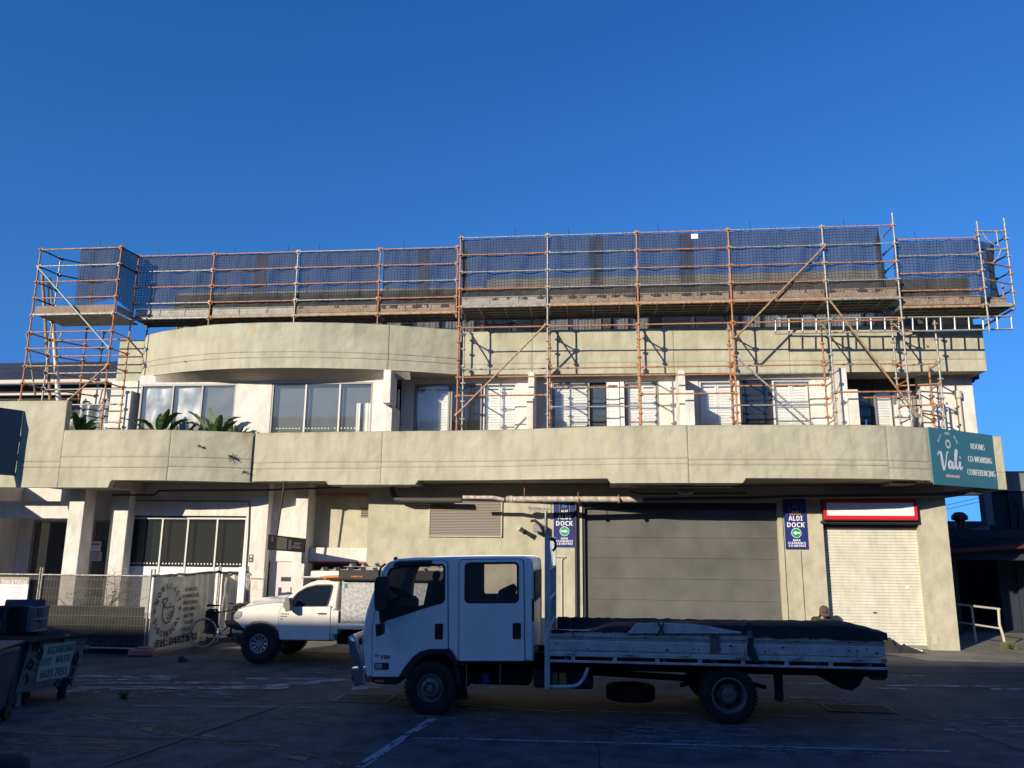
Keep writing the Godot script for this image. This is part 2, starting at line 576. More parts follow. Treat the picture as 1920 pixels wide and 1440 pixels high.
func _ready() -> void:
	rng.seed = 7
	# camera
	var cam := Camera3D.new()
	cam.name = "camera"
	add_child(cam)
	cam.transform = Transform3D(Basis(Vector3(0.995020, 0.009043, -0.099266), Vector3(0.011266, 0.979292, 0.202138), Vector3(0.099038, -0.202249, 0.974313)), Vector3(0, 2.45, 21.75))
	cam.fov = 51.8846
	cam.near = 0.1
	cam.far = 600.0
	cam.current = true
	# sky, sun, exposure
	var sun_dir := Vector3(0.7, -0.4, -1.0).normalized()
	var we := WorldEnvironment.new()
	we.name = "world_environment"
	add_child(we)
	var env := Environment.new()
	env.background_mode = Environment.BG_SKY
	env.tonemap_mode = Environment.TONE_MAPPER_LINEAR
	env.tonemap_exposure = 1.18
	env.sdfgi_enabled = true
	env.ssao_enabled = true
	env.ssil_enabled = true
	env.sky = Sky.new()
	env.sky.sky_material = clear_sky(-sun_dir)
	we.environment = env
	var sun := DirectionalLight3D.new()
	sun.name = "sun"
	add_child(sun)
	sun.look_at_from_position(Vector3(-28, 30, 40), Vector3(-28, 30, 40) + sun_dir, Vector3.UP)
	sun.light_color = Color(1.0, 0.95, 0.86)
	sun.light_energy = 1.6
	sun.light_angular_distance = 0.5
	sun.shadow_enabled = true
	materials()
	# the setting, then the things
	ground()
	neighbours()
	building()
	wall_signs()
	scaffold()
	nets_and_ladder()
	ute()
	flatbed()
	fence_and_bins()
	bicycle()
	person()
	plants()
	small_things()

func clear_sky(sun_at: Vector3) -> PanoramaSkyMaterial:
	var w := 512
	var h := 256
	var im := Image.create(w, h, false, Image.FORMAT_RGBF)
	for j in h:
		var th := PI * (j + 0.5) / h
		var up := cos(th)
		for i in w:
			var ph := TAU * ((i + 0.5) / w - 0.5)
			var d := Vector3(-sin(ph) * sin(th), up, cos(ph) * sin(th))
			var g := d.dot(sun_at)
			var s := maxf(up, 0.0)
			var t := pow(1.0 - s, 2.15)
			var c := Vector3(0.0075, 0.088, 0.36).lerp(Vector3(0.09, 0.35, 0.92), t)
			c *= 0.74 + 0.62 * g * g
			var halo := pow(maxf(g, 0.0), 12.0)
			c += Vector3(0.5, 0.5, 0.5) * halo
			if up < 0.0:
				c = c.lerp(Vector3(0.05, 0.048, 0.045), clampf(-up * 12.0, 0.0, 1.0))
			im.set_pixel(i, j, Color(c.x, c.y, c.z))
	var m := PanoramaSkyMaterial.new()
	m.panorama = ImageTexture.create_from_image(im)
	return m

# ---------------------------------------------------------------- the building
func bar(called: String, x0: float, x1: float, y0: float, y1: float, z0: float, z1: float, m: Material, parent: Node3D, bevel := 0.0, label := "") -> MeshInstance3D:
	var s := Shape.new()
	s.span(Vector3(x0, y0, z0), Vector3(x1, y1, z1), bevel)
	return part(called, s, m, parent, label)

func floor_slab(s: Shape, poly: Array, y0: float, y1: float) -> void:   # poly is (x, z)
	var idx := Geometry2D.triangulate_polygon(PackedVector2Array(poly))
	for i in range(0, idx.size(), 3):
		var a: Vector2 = poly[idx[i]]
		var b: Vector2 = poly[idx[i + 1]]
		var d: Vector2 = poly[idx[i + 2]]
		s.tri(Vector3(a.x, y0, a.y), Vector3(b.x, y0, b.y), Vector3(d.x, y0, d.y), Vector3.DOWN)
		s.tri(Vector3(a.x, y1, a.y), Vector3(b.x, y1, b.y), Vector3(d.x, y1, d.y), Vector3.UP)
	var cw := Geometry2D.is_polygon_clockwise(PackedVector2Array(poly))
	for i in poly.size():
		var a: Vector2 = poly[i]
		var b: Vector2 = poly[(i + 1) % poly.size()]
		var e := (b - a).normalized()
		var o := Vector3(-e.y, 0, e.x) * (1.0 if cw else -1.0)
		s.quad(Vector3(a.x, y0, a.y), Vector3(b.x, y0, b.y), Vector3(b.x, y1, b.y), Vector3(a.x, y1, a.y), o)

func smooth_line(pts: Array, step: float) -> Array:   # a curve through (x, z) points, sampled
	var c := Curve2D.new()
	for i in pts.size():
		var a: Vector2 = pts[maxi(i - 1, 0)]
		var b: Vector2 = pts[mini(i + 1, pts.size() - 1)]
		var t := (b - a) / 6.0
		c.add_point(pts[i], -t, t)
	var out := []
	var n := int(ceil(c.get_baked_length() / step))
	for i in n + 1:
		out.append(c.sample_baked(c.get_baked_length() * i / n))
	return out

var stain := FastNoiseLite.new()
var lumps := FastNoiseLite.new()

func fascia(called: String, line: Array, x0: float, x1: float, ytop: float, ybot: Callable, joints: Array, parent: Node3D, thick := 0.2) -> MeshInstance3D:
	# one rendered panel of a parapet that follows the plan line from x0 to x1, with recessed joint lines
	var us := []
	var x := x0 + 0.006
	us.append(x0)
	while x < x1 - 0.01:
		us.append(x)
		x += 0.085
	us.append(x1 - 0.006)
	us.append(x1)
	var lowest := 99.0
	for u in us:
		lowest = minf(lowest, ybot.call(u))
	var vs := [0.0]
	var y := 0.07
	var levels := []
	for j in joints:
		levels.append_array([j - 0.012, j - 0.007, j + 0.007, j + 0.012])
	while lowest + y < ytop - 0.02:
		var near := false
		for j in joints:
			near = near or absf(lowest + y - j) < 0.03
		if not near:
			levels.append(lowest + y)
		y += 0.085
	levels.append(ytop - 0.015)
	levels.append(ytop)
	levels.append(lowest)
	levels.sort()
	var pts := []
	var cols := []
	var front := []
	var back := []
	for u in us:
		front.append(on_line(line, u))
	for k in us.size():
		var a: Vector2 = front[maxi(k - 1, 0)]
		var b: Vector2 = front[mini(k + 1, us.size() - 1)]
		var e := (b - a).normalized()
		back.append(front[k] - Vector2(-e.y, e.x) * thick)
	for lv: float in levels:
		for k in us.size():
			var u: float = us[k]
			var p: Vector2 = front[k]
			var q: Vector2 = (p - back[k]) / thick
			var dent := 0.009 * lumps.get_noise_2d(u * 90.0, lv * 90.0) + 0.006 * lumps.get_noise_2d(u * 320.0, lv * 240.0)
			var yy := maxf(lv, ybot.call(u))
			var gap := false
			for j in joints:
				gap = gap or absf(lv - j) < 0.0085
			if gap or k == 0 or k == us.size() - 1:
				dent = -0.014
			if lv == ytop:
				dent -= 0.012
			p += q * dent
			pts.append(Vector3(p.x, yy, p.y))
			var t := 1.0
			var run := stain.get_noise_2d(u * 130.0, 7.0)
			var d := (ytop - yy)
			if run > 0.16:
				t -= (run - 0.16) * 0.6 * clampf(1.0 - d / (0.25 + 1.2 * absf(stain.get_noise_2d(u * 60.0, 90.0))), 0.0, 1.0)
			var low := stain.get_noise_2d(u * 160.0, 300.0)
			for j in joints:
				if yy < j and low > 0.2:
					t -= (low - 0.2) * 0.5 * clampf(1.0 - (j - yy) / 0.2, 0.0, 1.0)
			t -= 0.1 * maxf(0.0, stain.get_noise_2d(u * 25.0, lv * 40.0))
			if d < 0.03:
				t -= 0.12
			if gap:
				t = 0.62
			var rustc := maxf(0.0, stain.get_noise_2d(u * 210.0, 800.0) - 0.38) * 1.6 * clampf(1.0 - d / 0.55, 0.0, 1.0)
			cols.append(Color(t, t * (1.0 - 0.3 * rustc), t * (1.0 - 0.75 * rustc)))
	var s := Shape.new()
	s.grid(pts, us.size(), Vector3.ZERO, cols, false)
	# make sure that the front looks outwards
	if s.n.size() and s.n[0].dot(Vector3(front[0].x - back[0].x, 0, front[0].y - back[0].y)) < 0.0:
		s = Shape.new()
		s.grid(pts, us.size(), Vector3.ZERO, cols, true)
	for k in us.size() - 1:
		var f0: Vector2 = front[k]
		var f1: Vector2 = front[k + 1]
		var b0: Vector2 = back[k]
		var b1: Vector2 = back[k + 1]
		var y0: float = ybot.call(us[k])
		var y1: float = ybot.call(us[k + 1])
		s.quad(Vector3(f0.x, ytop, f0.y), Vector3(f1.x, ytop, f1.y), Vector3(b1.x, ytop, b1.y), Vector3(b0.x, ytop, b0.y), Vector3.UP)
		s.quad(Vector3(f0.x, y0, f0.y), Vector3(f1.x, y1, f1.y), Vector3(b1.x, y1, b1.y), Vector3(b0.x, y0, b0.y), Vector3.DOWN)
		s.quad(Vector3(b0.x, y0, b0.y), Vector3(b1.x, y1, b1.y), Vector3(b1.x, ytop, b1.y), Vector3(b0.x, ytop, b0.y), Vector3(b0.x - f0.x, 0, b0.y - f0.y))
	for k in [0, us.size() - 1]:
		var f0: Vector2 = front[k]
		var b0: Vector2 = back[k]
		var y0: float = ybot.call(us[k])
		var o := Vector3(-1 if k == 0 else 1, 0, 0)
		s.quad(Vector3(f0.x, y0, f0.y), Vector3(b0.x, y0, b0.y), Vector3(b0.x, ytop, b0.y), Vector3(f0.x, ytop, f0.y), o)
	return part(called, s, M.olive, parent)

func on_line(line: Array, x: float) -> Vector2:
	for i in line.size() - 1:
		if x <= line[i + 1].x or i == line.size() - 2:
			var t: float = (x - line[i].x) / maxf(line[i + 1].x - line[i].x, 1e-5)
			return line[i].lerp(line[i + 1], t)
	return line[0]

func window(parent: Node3D, x0: float, x1: float, y0: float, y1: float, z: float, mullions: Array, frame: Material, glass: Material, behind: String, called := "window") -> MeshInstance3D:
	# a framed window whose outer frame stands at z; mullions are x positions
	var s := Shape.new()
	var w := 0.055
	var d := 0.07
	s.span(Vector3(x0, y1 - w, z - d), Vector3(x1, y1, z), 0.004)
	s.span(Vector3(x0, y0, z - d), Vector3(x1, y0 + w, z), 0.004)
	s.span(Vector3(x0, y0 + w, z - d), Vector3(x0 + w, y1 - w, z), 0.004)
	s.span(Vector3(x1 - w, y0 + w, z - d), Vector3(x1, y1 - w, z), 0.004)
	var f := part(called, s, frame, parent)
	var edges := [x0 + w]
	for m in mullions:
		edges.append_array([m - 0.025, m + 0.025])
		bar("mullion", m - 0.025, m + 0.025, y0 + w, y1 - w, z - d + 0.005, z - 0.004, M.frame_white if behind == "blind" else frame, f, 0.004)
	edges.append(x1 - w)
	for i in range(0, edges.size(), 2):
		bar("pane", edges[i], edges[i + 1], y0 + w, y1 - w, z - d * 0.6, z - d * 0.45, glass, f)
		var a: float = edges[i] + 0.01
		var b: float = edges[i + 1] - 0.01
		if behind == "shutter":
			shutter(f, a, b, y0 + w, y1 - w, z - d - 0.05)
		elif behind == "film":
			var pts := []
			var cols := []
			for j in 13:
				for k in 9:
					var u := a + (b - a) * k / 8.0
					var v := y0 + w + (y1 - y0 - 2 * w) * j / 12.0
					pts.append(Vector3(u, v, z - d - 0.05 + 0.035 * lumps.get_noise_2d(u * 150.0, v * 90.0)))
			var q := Shape.new()
			q.grid(pts, 9, Vector3(0, 0, 1))
			part("plastic_film", q, M.window_film if i != 4 else M.blind_dark, f)
		elif behind == "blind":
			bar("blind", a, b, y0 + w, y1 - w, z - d - 0.12, z - d - 0.11, M.blind_dark, f)
		elif behind == "curtain":
			curtain(f, a, b, y0 + w, y1 - w, z - d - 0.1)
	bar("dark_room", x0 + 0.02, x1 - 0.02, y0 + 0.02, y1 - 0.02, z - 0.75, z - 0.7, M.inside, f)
	return f

func shutter(f: Node3D, x0: float, x1: float, y0: float, y1: float, z: float) -> void:
	var s := Shape.new()
	var w := 0.05
	var n := maxi(1, roundi((x1 - x0) / 0.45))
	for k in n:
		var a := x0 + (x1 - x0) * k / n + 0.004
		var b := x0 + (x1 - x0) * (k + 1) / n - 0.004
		s.span(Vector3(a, y0, z - 0.03), Vector3(a + w, y1, z), 0.003)
		s.span(Vector3(b - w, y0, z - 0.03), Vector3(b, y1, z), 0.003)
		s.span(Vector3(a + w, y0, z - 0.03), Vector3(b - w, y0 + 0.09, z), 0.003)
		s.span(Vector3(a + w, y1 - 0.09, z - 0.03), Vector3(b - w, y1, z), 0.003)
		var y := y0 + 0.13
		while y < y1 - 0.1:
			s.box(Vector3((a + b) * 0.5, y, z - 0.018), Vector3(b - a - 2 * w, 0.092, 0.01), Basis(Vector3.RIGHT, deg_to_rad(-16)))
			y += 0.078
	part("shutter", s, M.shutter, f)

func curtain(f: Node3D, x0: float, x1: float, y0: float, y1: float, z: float, m: Material = null) -> void:
	var n := maxi(6, int((x1 - x0) / 0.025))
	var pts := []
	for j in 2:
		for k in n + 1:
			var u := x0 + (x1 - x0) * k / n
			pts.append(Vector3(u, y0 if j == 0 else y1, z + 0.025 * sin(u * 62.0) + 0.012 * sin(u * 27.0)))
	var s := Shape.new()
	s.grid(pts, n + 1, Vector3(0, 0, 1))
	part("curtain", s, m if m else M.curtain, f)

var lower_line := []
var left_line := []
var upper_curve := []
var upper_line := []

func building() -> void:
	stain.seed = 4
	stain.frequency = 0.012
	stain.fractal_octaves = 3
	lumps.seed = 9
	lumps.frequency = 0.012
	lumps.fractal_octaves = 3
	M.window_film = textured(mat(0.3, 0.33, 0.35, 0.35), noise(0.006, 4, Color(0.3, 0.31, 0.33), Color(1, 1, 1), 131), 1.7)
	M.blind_dark = textured(mat(0.052, 0.062, 0.066, 0.6), noise(0.006, 4, Color(0.6, 0.62, 0.65), Color(1, 1, 1), 132), 2.2)
	var b := thing("concrete_building", "olive and white two-storey rendered building with curved balconies and scaffolding along its top", "building", Vector3(-2, 0, -3))
	left_line = smooth_line([Vector2(-14.877, 1.723), Vector2(-13.740, 1.723), Vector2(-12.455, 1.752), Vector2(-11.467, 1.703), Vector2(-10.379, 1.456), Vector2(-9.243, 1.041)], 0.08)
	lower_line = smooth_line([Vector2(-9.223, 0.981), Vector2(-7.938, 1.070), Vector2(-6.712, 1.149), Vector2(-4.943, 1.209), Vector2(-3.559, 1.248), Vector2(-2.372, 1.337), Vector2(-1.087, 1.574), Vector2(-0.099, 1.782), Vector2(0.890, 1.920), Vector2(1.779, 1.950), Vector2(3.163, 1.950), Vector2(4.547, 1.940), Vector2(5.832, 1.891), Vector2(6.821, 1.792), Vector2(7.513, 1.614), Vector2(8.323, 1.307)], 0.08)
	upper_curve = smooth_line([Vector2(-13.341, -0.038), Vector2(-13.126, 0.207), Vector2(-12.554, 0.513), Vector2(-11.522, 0.901), Vector2(-10.603, 1.136), Vector2(-9.786, 1.228), Vector2(-8.989, 1.249), Vector2(-8.070, 1.208), Vector2(-7.201, 1.106), Vector2(-6.333, 0.963), Vector2(-5.608, 0.779), Vector2(-4.617, 0.442), Vector2(-3.698, 0.064)], 0.08)
	upper_line = [Vector2(-3.698, -0.079), Vector2(2.860, -0.130), Vector2(10.705, -0.304)]
	# balcony panels, one for each piece between two upright joints
	var yb := func(x: float) -> float:
		if x < -12.80: return 3.909
		if x < -9.22: return 4.105
		if x < -7.09: return 4.139
		if x < -4.57: return 4.039
		if x < 0.44: return 4.15
		if x < 3.72: return 4.03
		return 4.15
	var ltop := 5.465
	fascia("balcony_panel", left_line, -17.6, -14.308, 6.292, yb, [4.595, 4.437], b)
	fascia("balcony_panel", left_line, -14.308 + 0.004, -11.272, ltop, yb, [4.724, 4.437], b)
	fascia("balcony_panel", left_line, -11.272 + 0.004, -9.236, ltop, yb, [4.724, 4.476], b)
	fascia("balcony_panel", lower_line, -9.23, -5.577, ltop, yb, [4.635, 4.467], b)
	fascia("balcony_panel", lower_line, -5.577 + 0.004, 2.379, ltop, yb, [4.635, 4.496], b)
	fascia("balcony_panel", lower_line, 2.379 + 0.004, 7.212, ltop, yb, [4.595, 4.467], b)
	fascia("balcony_panel", lower_line, 7.212 + 0.004, 8.32, ltop, yb, [4.595, 4.417], b)
	var tail := [Vector2(8.323, 1.3), Vector2(10.6, -0.3)]
	fascia("balcony_panel", tail, 8.326, 10.59, ltop, func(_x): return 4.12, [], b)
	fascia("balcony_panel", [Vector2(10.59, -0.3), Vector2(10.88, -0.32)], 10.594, 10.87, ltop, func(_x): return 4.05, [4.5], b)
	var s := Shape.new()
	s.span(Vector3(10.87, 4.05, -4.0), Vector3(10.67, 5.46, -0.55))
	part("balcony_return", s, M.olive, b)
	# upper balcony
	var ub := func(_x: float) -> float: return 7.24
	fascia("balcony_panel", upper_curve, -13.34, -5.608, 8.55, ub, [7.69, 7.53], b)
	fascia("balcony_panel", upper_curve, -5.608 + 0.004, -3.7, 8.55, ub, [7.69, 7.53], b)
	var cuts := [-3.695, -1.648, 2.336, 5.501, 10.7]
	for i in 4:
		fascia("balcony_panel", upper_line, cuts[i] + 0.003, cuts[i + 1], 8.55 if i > 0 else 8.54, ub, [7.57], b)
	bar("balcony_return", 10.5, 10.698, 7.24, 8.548, -3.5, -0.53, M.olive, b)
	# the stepped end of the upper floor at the left
	bar("end_wall", -14.16, -13.2, 7.2, 8.471, -1.2, -0.1, M.olive, b, 0.01)
	bar("end_wall", -14.208, -13.239, 4.4, 7.19, -1.2, 0.0, M.white_wall, b, 0.01)
	bar("end_pier", -13.375, -13.183, 4.9, 6.772, 0.01, 0.6, M.white_wall, b, 0.01)
	# floor slabs with their soffits
	s = Shape.new()
	var poly := []
	for p in left_line:
		poly.append(p - Vector2(0, 0.15))
	for p in lower_line:
		poly.append(p - Vector2(0, 0.15))
	poly.append_array([Vector2(10.5, -0.5), Vector2(10.5, -4), Vector2(-17.5, -4)])
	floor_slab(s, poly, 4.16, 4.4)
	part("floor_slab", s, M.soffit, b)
	s = Shape.new()
	poly = []
	for p in upper_curve:
		poly.append(p - Vector2(0, 0.15))
	poly.append_array([Vector2(-3.68, -0.25), Vector2(2.8, -0.3), Vector2(10.5, -0.45), Vector2(10.5, -4), Vector2(-13.3, -4)])
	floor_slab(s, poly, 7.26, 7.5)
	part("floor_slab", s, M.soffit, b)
	s = Shape.new()
	for i in upper_curve.size() - 1:
		var a: Vector2 = upper_curve[i] - Vector2(0, 0.02)
		var c: Vector2 = upper_curve[i + 1] - Vector2(0, 0.02)
		if c.x < -5.0 and a.y > 0.47:
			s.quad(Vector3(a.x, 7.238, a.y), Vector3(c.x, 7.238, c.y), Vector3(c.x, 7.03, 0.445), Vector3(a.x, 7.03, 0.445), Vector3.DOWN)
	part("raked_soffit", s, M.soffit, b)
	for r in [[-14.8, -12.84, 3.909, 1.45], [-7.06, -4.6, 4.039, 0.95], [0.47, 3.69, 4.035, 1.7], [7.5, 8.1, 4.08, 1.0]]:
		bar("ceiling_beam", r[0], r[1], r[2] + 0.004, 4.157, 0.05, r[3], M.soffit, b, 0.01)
	# ground floor walls
	bar("wall", -13.78, -13.3, 0, 4.155, -0.3, 0, M.white_wall, b)
	bar("pier", -13.48, -13.051, 0, 4.155, 0.001, 0.35, M.white_wall, b, 0.01)
	bar("wall", -13.3, -9.72, 3.24, 4.155, -0.3, -0.002, M.white_wall, b)
	bar("wall", -9.72, -9.1, 0, 4.155, -0.3, 0.001, M.white_wall, b)
	bar("wall", -9.1, -8.3, 2.0, 4.155, -0.5, -0.3, M.white_wall, b)
	bar("wall", -8.3, -7.95, 0, 4.155, -0.9, 0.001, M.white_wall, b)
	bar("wall", -7.95, -6.2, 0, 4.155, -0.95, -0.65, M.khaki, b)
	bar("wall", -6.2, -0.27, 0, 4.155, -0.9, 0, M.khaki, b)
	bar("wall", -0.27, 4.88, 3.66, 4.155, -0.3, -0.002, M.khaki, b)
	bar("wall", 4.88, 6.03, 0, 4.155, -0.3, 0, M.khaki, b)
	bar("wall", 6.03, 8.45, 3.12, 4.155, -0.3, -0.002, M.khaki, b)
	bar("wall", 8.45, 9.15, 0, 4.155, -0.3, 0, M.khaki, b)
	bar("wall", 8.85, 9.149, 0, 4.155, -9, -0.3, M.khaki, b)
	bar("wall", 4.88, 5.0, 0, 3.66, 0.001, 0.04, M.khaki, b, 0.005, "narrow render strip beside the dock door")
	bar("cornice", -7.95, -6.2, 3.83, 3.9, -0.64, -0.58, M.rust_pink, b)
	bar("plinth_joint", 5.42, 5.436, 0, 2.42, 0.0, 0.006, M.dark_wall, b)
	# the lower canopy over the small dock behind the ute
	bar("canopy_box", -7.93, -6.116, 2.007, 2.388, -0.64, -0.3, M.white_wall, b, 0.01)
	bar("canopy_trim", -7.93, -6.21, 1.96, 2.01, -0.6, -0.31, M.red_metal, b)
	bar("dark_opening", -7.9, -6.25, 0, 1.96, -0.645, -0.62, M.dark_frame, b)
	# far left: columns, beam, set-back entrance
	for c in [[-14.47, -14.02]]:
		bar("column", c[0], c[1], 0, 4.155, 0.4, 0.9, M.white_wall, b, 0.012)
	bar("wall", -17.2, -16.74, 0, 4.155, -1.2, -0.822, M.white_wall, b)
	bar("wall", -16.74, -15.75, 3.12, 4.155, -1.2, -0.82, M.white_wall, b)
	bar("wall", -15.74, -13.79, 3.12, 4.155, -1.2, -0.82, M.white_wall, b)
	bar("wall", -15.1, -14.8, 0, 3.12, -1.2, -0.821, M.white_wall, b)
	bar("wall", -13.98, -13.781, 0, 3.12, -1.2, -0.821, M.white_wall, b)
	bar("wall", -13.79, -13.6, 0, 4.155, -1.2, -0.301, M.white_wall, b)
	bar("wing_wall", -17.6, -17.2, 0, 4.15, -1.2, 3.6, M.white_wall, b)
	bar("beam", -17.2, -14.48, 3.121, 3.602, 0.42, 0.62, M.white_wall, b, 0.01)
	window(b, -16.72, -15.12, 0.15, 3.1, -0.83, [-15.6], M.frame, M.tint, "none", "shop_window")
	window(b, -14.79, -13.99, 0.1, 3.1, -0.83, [], M.frame, M.tint, "none", "entrance_door")
	# shop windows on the ground floor
	var sw := window(b, -13.28, -9.74, 0.05, 3.2, -0.12, [-12.259, -11.492, -10.62], M.frame_white, M.tint, "none", "shop_window")
	s = Shape.new()
	s.span(Vector3(-13.2, 0.12, -0.15), Vector3(-9.8, 1.816, -0.146))
	part("white_film", s, M.paper, sw)
	s = Shape.new()
	var dx := -13.1
	while dx < -9.85:
		s.box(Vector3(dx, 1.904, -0.148), Vector3(0.035, 0.035, 0.004))
		dx += 0.095
	part("safety_dots", s, M.paper, sw, "", "stuff")
	bar("room_wall", -13.2, -12.376, 0.1, 3.1, -0.3, -0.28, mat(0.012, 0.075, 0.075, 0.8), sw)
	bar("room_wall", -12.376 + 0.05, -9.8, 0.1, 3.1, -0.36, -0.34, mat(0.085, 0.073, 0.058, 0.8), sw)
	# service door
	var d := bar("service_door", -9.08, -8.32, 0, 1.98, -0.42, -0.34, mat(0.55, 0.52, 0.5, 0.5), b, 0.006)
	bar("door_frame", -9.1, -8.3, 1.98, 2.03, -0.44, -0.33, M.frame_white, d)
	var dn := bar("door_notice", -8.718, -8.331, 1.45, 1.566, -0.339, -0.33, M.black, d)
	dn.name = "door_notice"
	# louvre vent in the khaki wall
	var vx0: float = -4.479
	var vx1: float = -2.438
	var vy0: float = 2.704
	var vy1: float = 3.715
	s = Shape.new()
	s.span(Vector3(vx0, vy0, 0.0005), Vector3(vx1, vy0 + 0.04, 0.05), 0.005)
	s.span(Vector3(vx0, vy1 - 0.04, 0.0005), Vector3(vx1, vy1, 0.05), 0.005)
	s.span(Vector3(vx0, vy0 + 0.04, 0.0005), Vector3(vx0 + 0.04, vy1 - 0.04, 0.05), 0.005)
	s.span(Vector3(vx1 - 0.04, vy0 + 0.04, 0.0005), Vector3(vx1, vy1 - 0.04, 0.05), 0.005)
	var vent := part("louvre_vent", s, M.khaki, b)
	bar("vent_back", vx0 + 0.04, vx1 - 0.04, vy0 + 0.04, vy1 - 0.04, 0.0005, 0.006, M.black, vent)
	var ny := 22
	var blade_mesh := Shape.new()
	blade_mesh.local = true
	blade_mesh.box(Vector3.ZERO, Vector3(vx1 - vx0 - 0.08, 0.036, 0.008), Basis(Vector3.RIGHT, deg_to_rad(-35)))
	var bm := blade_mesh.commit(Vector3.ZERO)
	var bmat := mat(0.3, 0.26, 0.22, 0.6)
	for i in ny:
		var o := MeshInstance3D.new()
		o.name = "blade"
		o.mesh = bm
		o.material_override = bmat
		vent.add_child(o, true)
		o.global_position = Vector3((vx0 + vx1) / 2, vy0 + 0.06 + (vy1 - vy0 - 0.12) * i / (ny - 1), 0.03)
	s = Shape.new()
	var vr := [-6.597, -6.237, 3.245, 3.502]
	s.span(Vector3(vr[0], vr[2], -0.649), Vector3(vr[1], vr[3], -0.64))
	var v2 := part("wall_vent", s, M.black, b)
	for i in 5:
		bar("blade", vr[0], vr[1], vr[2] + 0.02 + i * 0.048, vr[2] + 0.035 + i * 0.048, -0.639, -0.615, M.khaki, v2)
	# dock door of broad panels
	var dd := bar("dock_door", -0.27, 4.88, 0, 3.66, -0.29, -0.235, M.dark_frame, b)
	var ys := [0.0, 0.552, 1.108, 1.655, 2.194, 2.732, 3.303, 3.5]
	ys[1] = ys[2] - (ys[3] - ys[2])
	for i in ys.size() - 1:
		bar("door_panel", -0.19, 4.87, ys[i] + 0.0025, ys[i + 1] - 0.0025, -0.234, -0.15, M.dock, dd, 0.0015)
	bar("door_head", -0.26, 4.87, 3.505, 3.655, -0.234, -0.03, M.dark_frame, dd)
	bar("door_track", -0.265, -0.195, 0, 3.5, -0.234, -0.05, M.dark_frame, dd)
	s = Shape.new()
	s.tube(Vector3(-0.43, 0, 0.06), Vector3(-0.43, 3.6, 0.06), 0.045, 10)
	part("door_post", s, M.plastic, dd)
	s = Shape.new()
	s.pipe([Vector3(-0.82, 0.3, 0.03), Vector3(-0.82, 2.1, 0.03), Vector3(-0.8, 2.16, 0.03), Vector3(-0.72, 2.2, 0.03), Vector3(-1.05, 2.2, 0.03)].slice(0, 4) + [Vector3(-1.2, 2.2, 0.03)], 0.016, 6)
	part("conduit", s, M.cream_metal, b)
	# roller door with a ribbed curtain
	var rd := bar("roller_door", 6.04, 8.44, 3.0, 3.115, -0.29, -0.18, M.dark_frame, b)
	var prof := []
	var yy := 0.0
	while yy < 3.0:
		prof.append_array([Vector2(yy, -0.26), Vector2(yy + 0.012, -0.236), Vector2(yy + 0.062, -0.234), Vector2(yy + 0.074, -0.26)])
		yy += 0.0765
	s = Shape.new()
	for i in prof.size() - 1:
		var p: Vector2 = prof[i]
		var q: Vector2 = prof[i + 1]
		s.quad(Vector3(6.03, p.x, p.y), Vector3(8.45, p.x, p.y), Vector3(8.45, q.x, q.y), Vector3(6.03, q.x, q.y), Vector3(0, q.y - p.y, 1))
	s.span(Vector3(6.03, 0, -0.32), Vector3(8.45, 3.05, -0.27))
	var rc := part("ribbed_curtain", s, M.roller, rd)
	bar("bottom_rail", 6.05, 8.43, 0.0, 0.08, -0.23, -0.2, M.frame, rc)
	bar("lock_plate", 7.195, 7.287, 0.86, 0.89, -0.232, -0.22, M.dark_frame, rc)
	bar("sticker", 8.067, 8.146, 1.474, 1.554, -0.233, -0.228, M.paper, rc)
	bar("jamb_patch", 8.5, 8.62, 0.15, 0.42, 0.0, 0.005, M.cream_metal, b)
	# first floor walls and windows, left part under the round balcony
	var zl := 0.45
	bar("wall", -16, -13.06, 4.4, 7.25, -1.4, -1.25, M.white_wall, b)
	window(b, -13.0, -10.104, 4.5, 6.979, zl, [-12.009, -11.125], M.frame, M.pane, "film")
	bar("wall", -13.06, -6.1, 6.979, 7.25, zl - 0.3, zl - 0.002, M.white_wall, b)
	bar("wall", -10.104, -9.046, 4.4, 6.979, zl - 0.3, zl + 0.012, M.white_wall, b)
	var w2 := window(b, -9.046, -6.098, 4.5, 6.979, zl, [-8.044, -7.052], M.frame, M.pane, "blind")
	curtain(w2, -6.589, -6.466, 4.6, 6.398, zl - 0.13, M.shutter)
	curtain(w2, -6.357, -6.172, 4.6, 6.398, zl - 0.13, M.shutter)
	s = Shape.new()
	for k in 26:
		if k % 9 != 8:
			s.box(Vector3(-8.841 + k * 0.094, 5.669, zl - 0.028), Vector3(0.03, 0.03, 0.004))
	part("safety_dots", s, M.paper, w2, "", "stuff")
	bar("wall", -6.098, -5.701, 4.4, 7.24, zl - 0.3, zl + 0.002, M.white_wall, b)
	bar("fin_wall", -5.66, -5.45, 6.27, 7.2, 0.3, 1.0, M.white_wall, b, 0.008)
	bar("fin_wall", -5.66, -5.48, 4.4, 6.27, -0.3, 0.62, M.white_wall, b, 0.008)
	bar("wall", -5.5, -5.118, 4.4, 7.255, -0.75, -0.45, M.white_wall, b)
	s = Shape.new()
	s.tube(Vector3(-5.568, 4.4, -0.35), Vector3(-5.568, 6.9, -0.35), 0.045, 10)
	part("downpipe", s, M.frame_white, b)
	# right part, in order along the wall
	var yh: float = 7.096
	bar("wall", -5.118, 6.9, yh, 7.255, -0.75, -0.451, M.white_wall, b)
	window(b, -5.103, -4.066, 4.5, yh, -0.47, [], M.frame, M.pane, "shutter")
	window(b, -4.05, -3.116, 4.5, yh, -0.48, [], M.frame, M.tint, "none")
	window(b, -3.1, -2.113, 4.5, yh, -0.47, [], M.frame_white, M.pane, "shutter")
	bar("wall", -2.113, -1.209, 4.4, yh, -0.75, -0.449, M.white_wall, b)
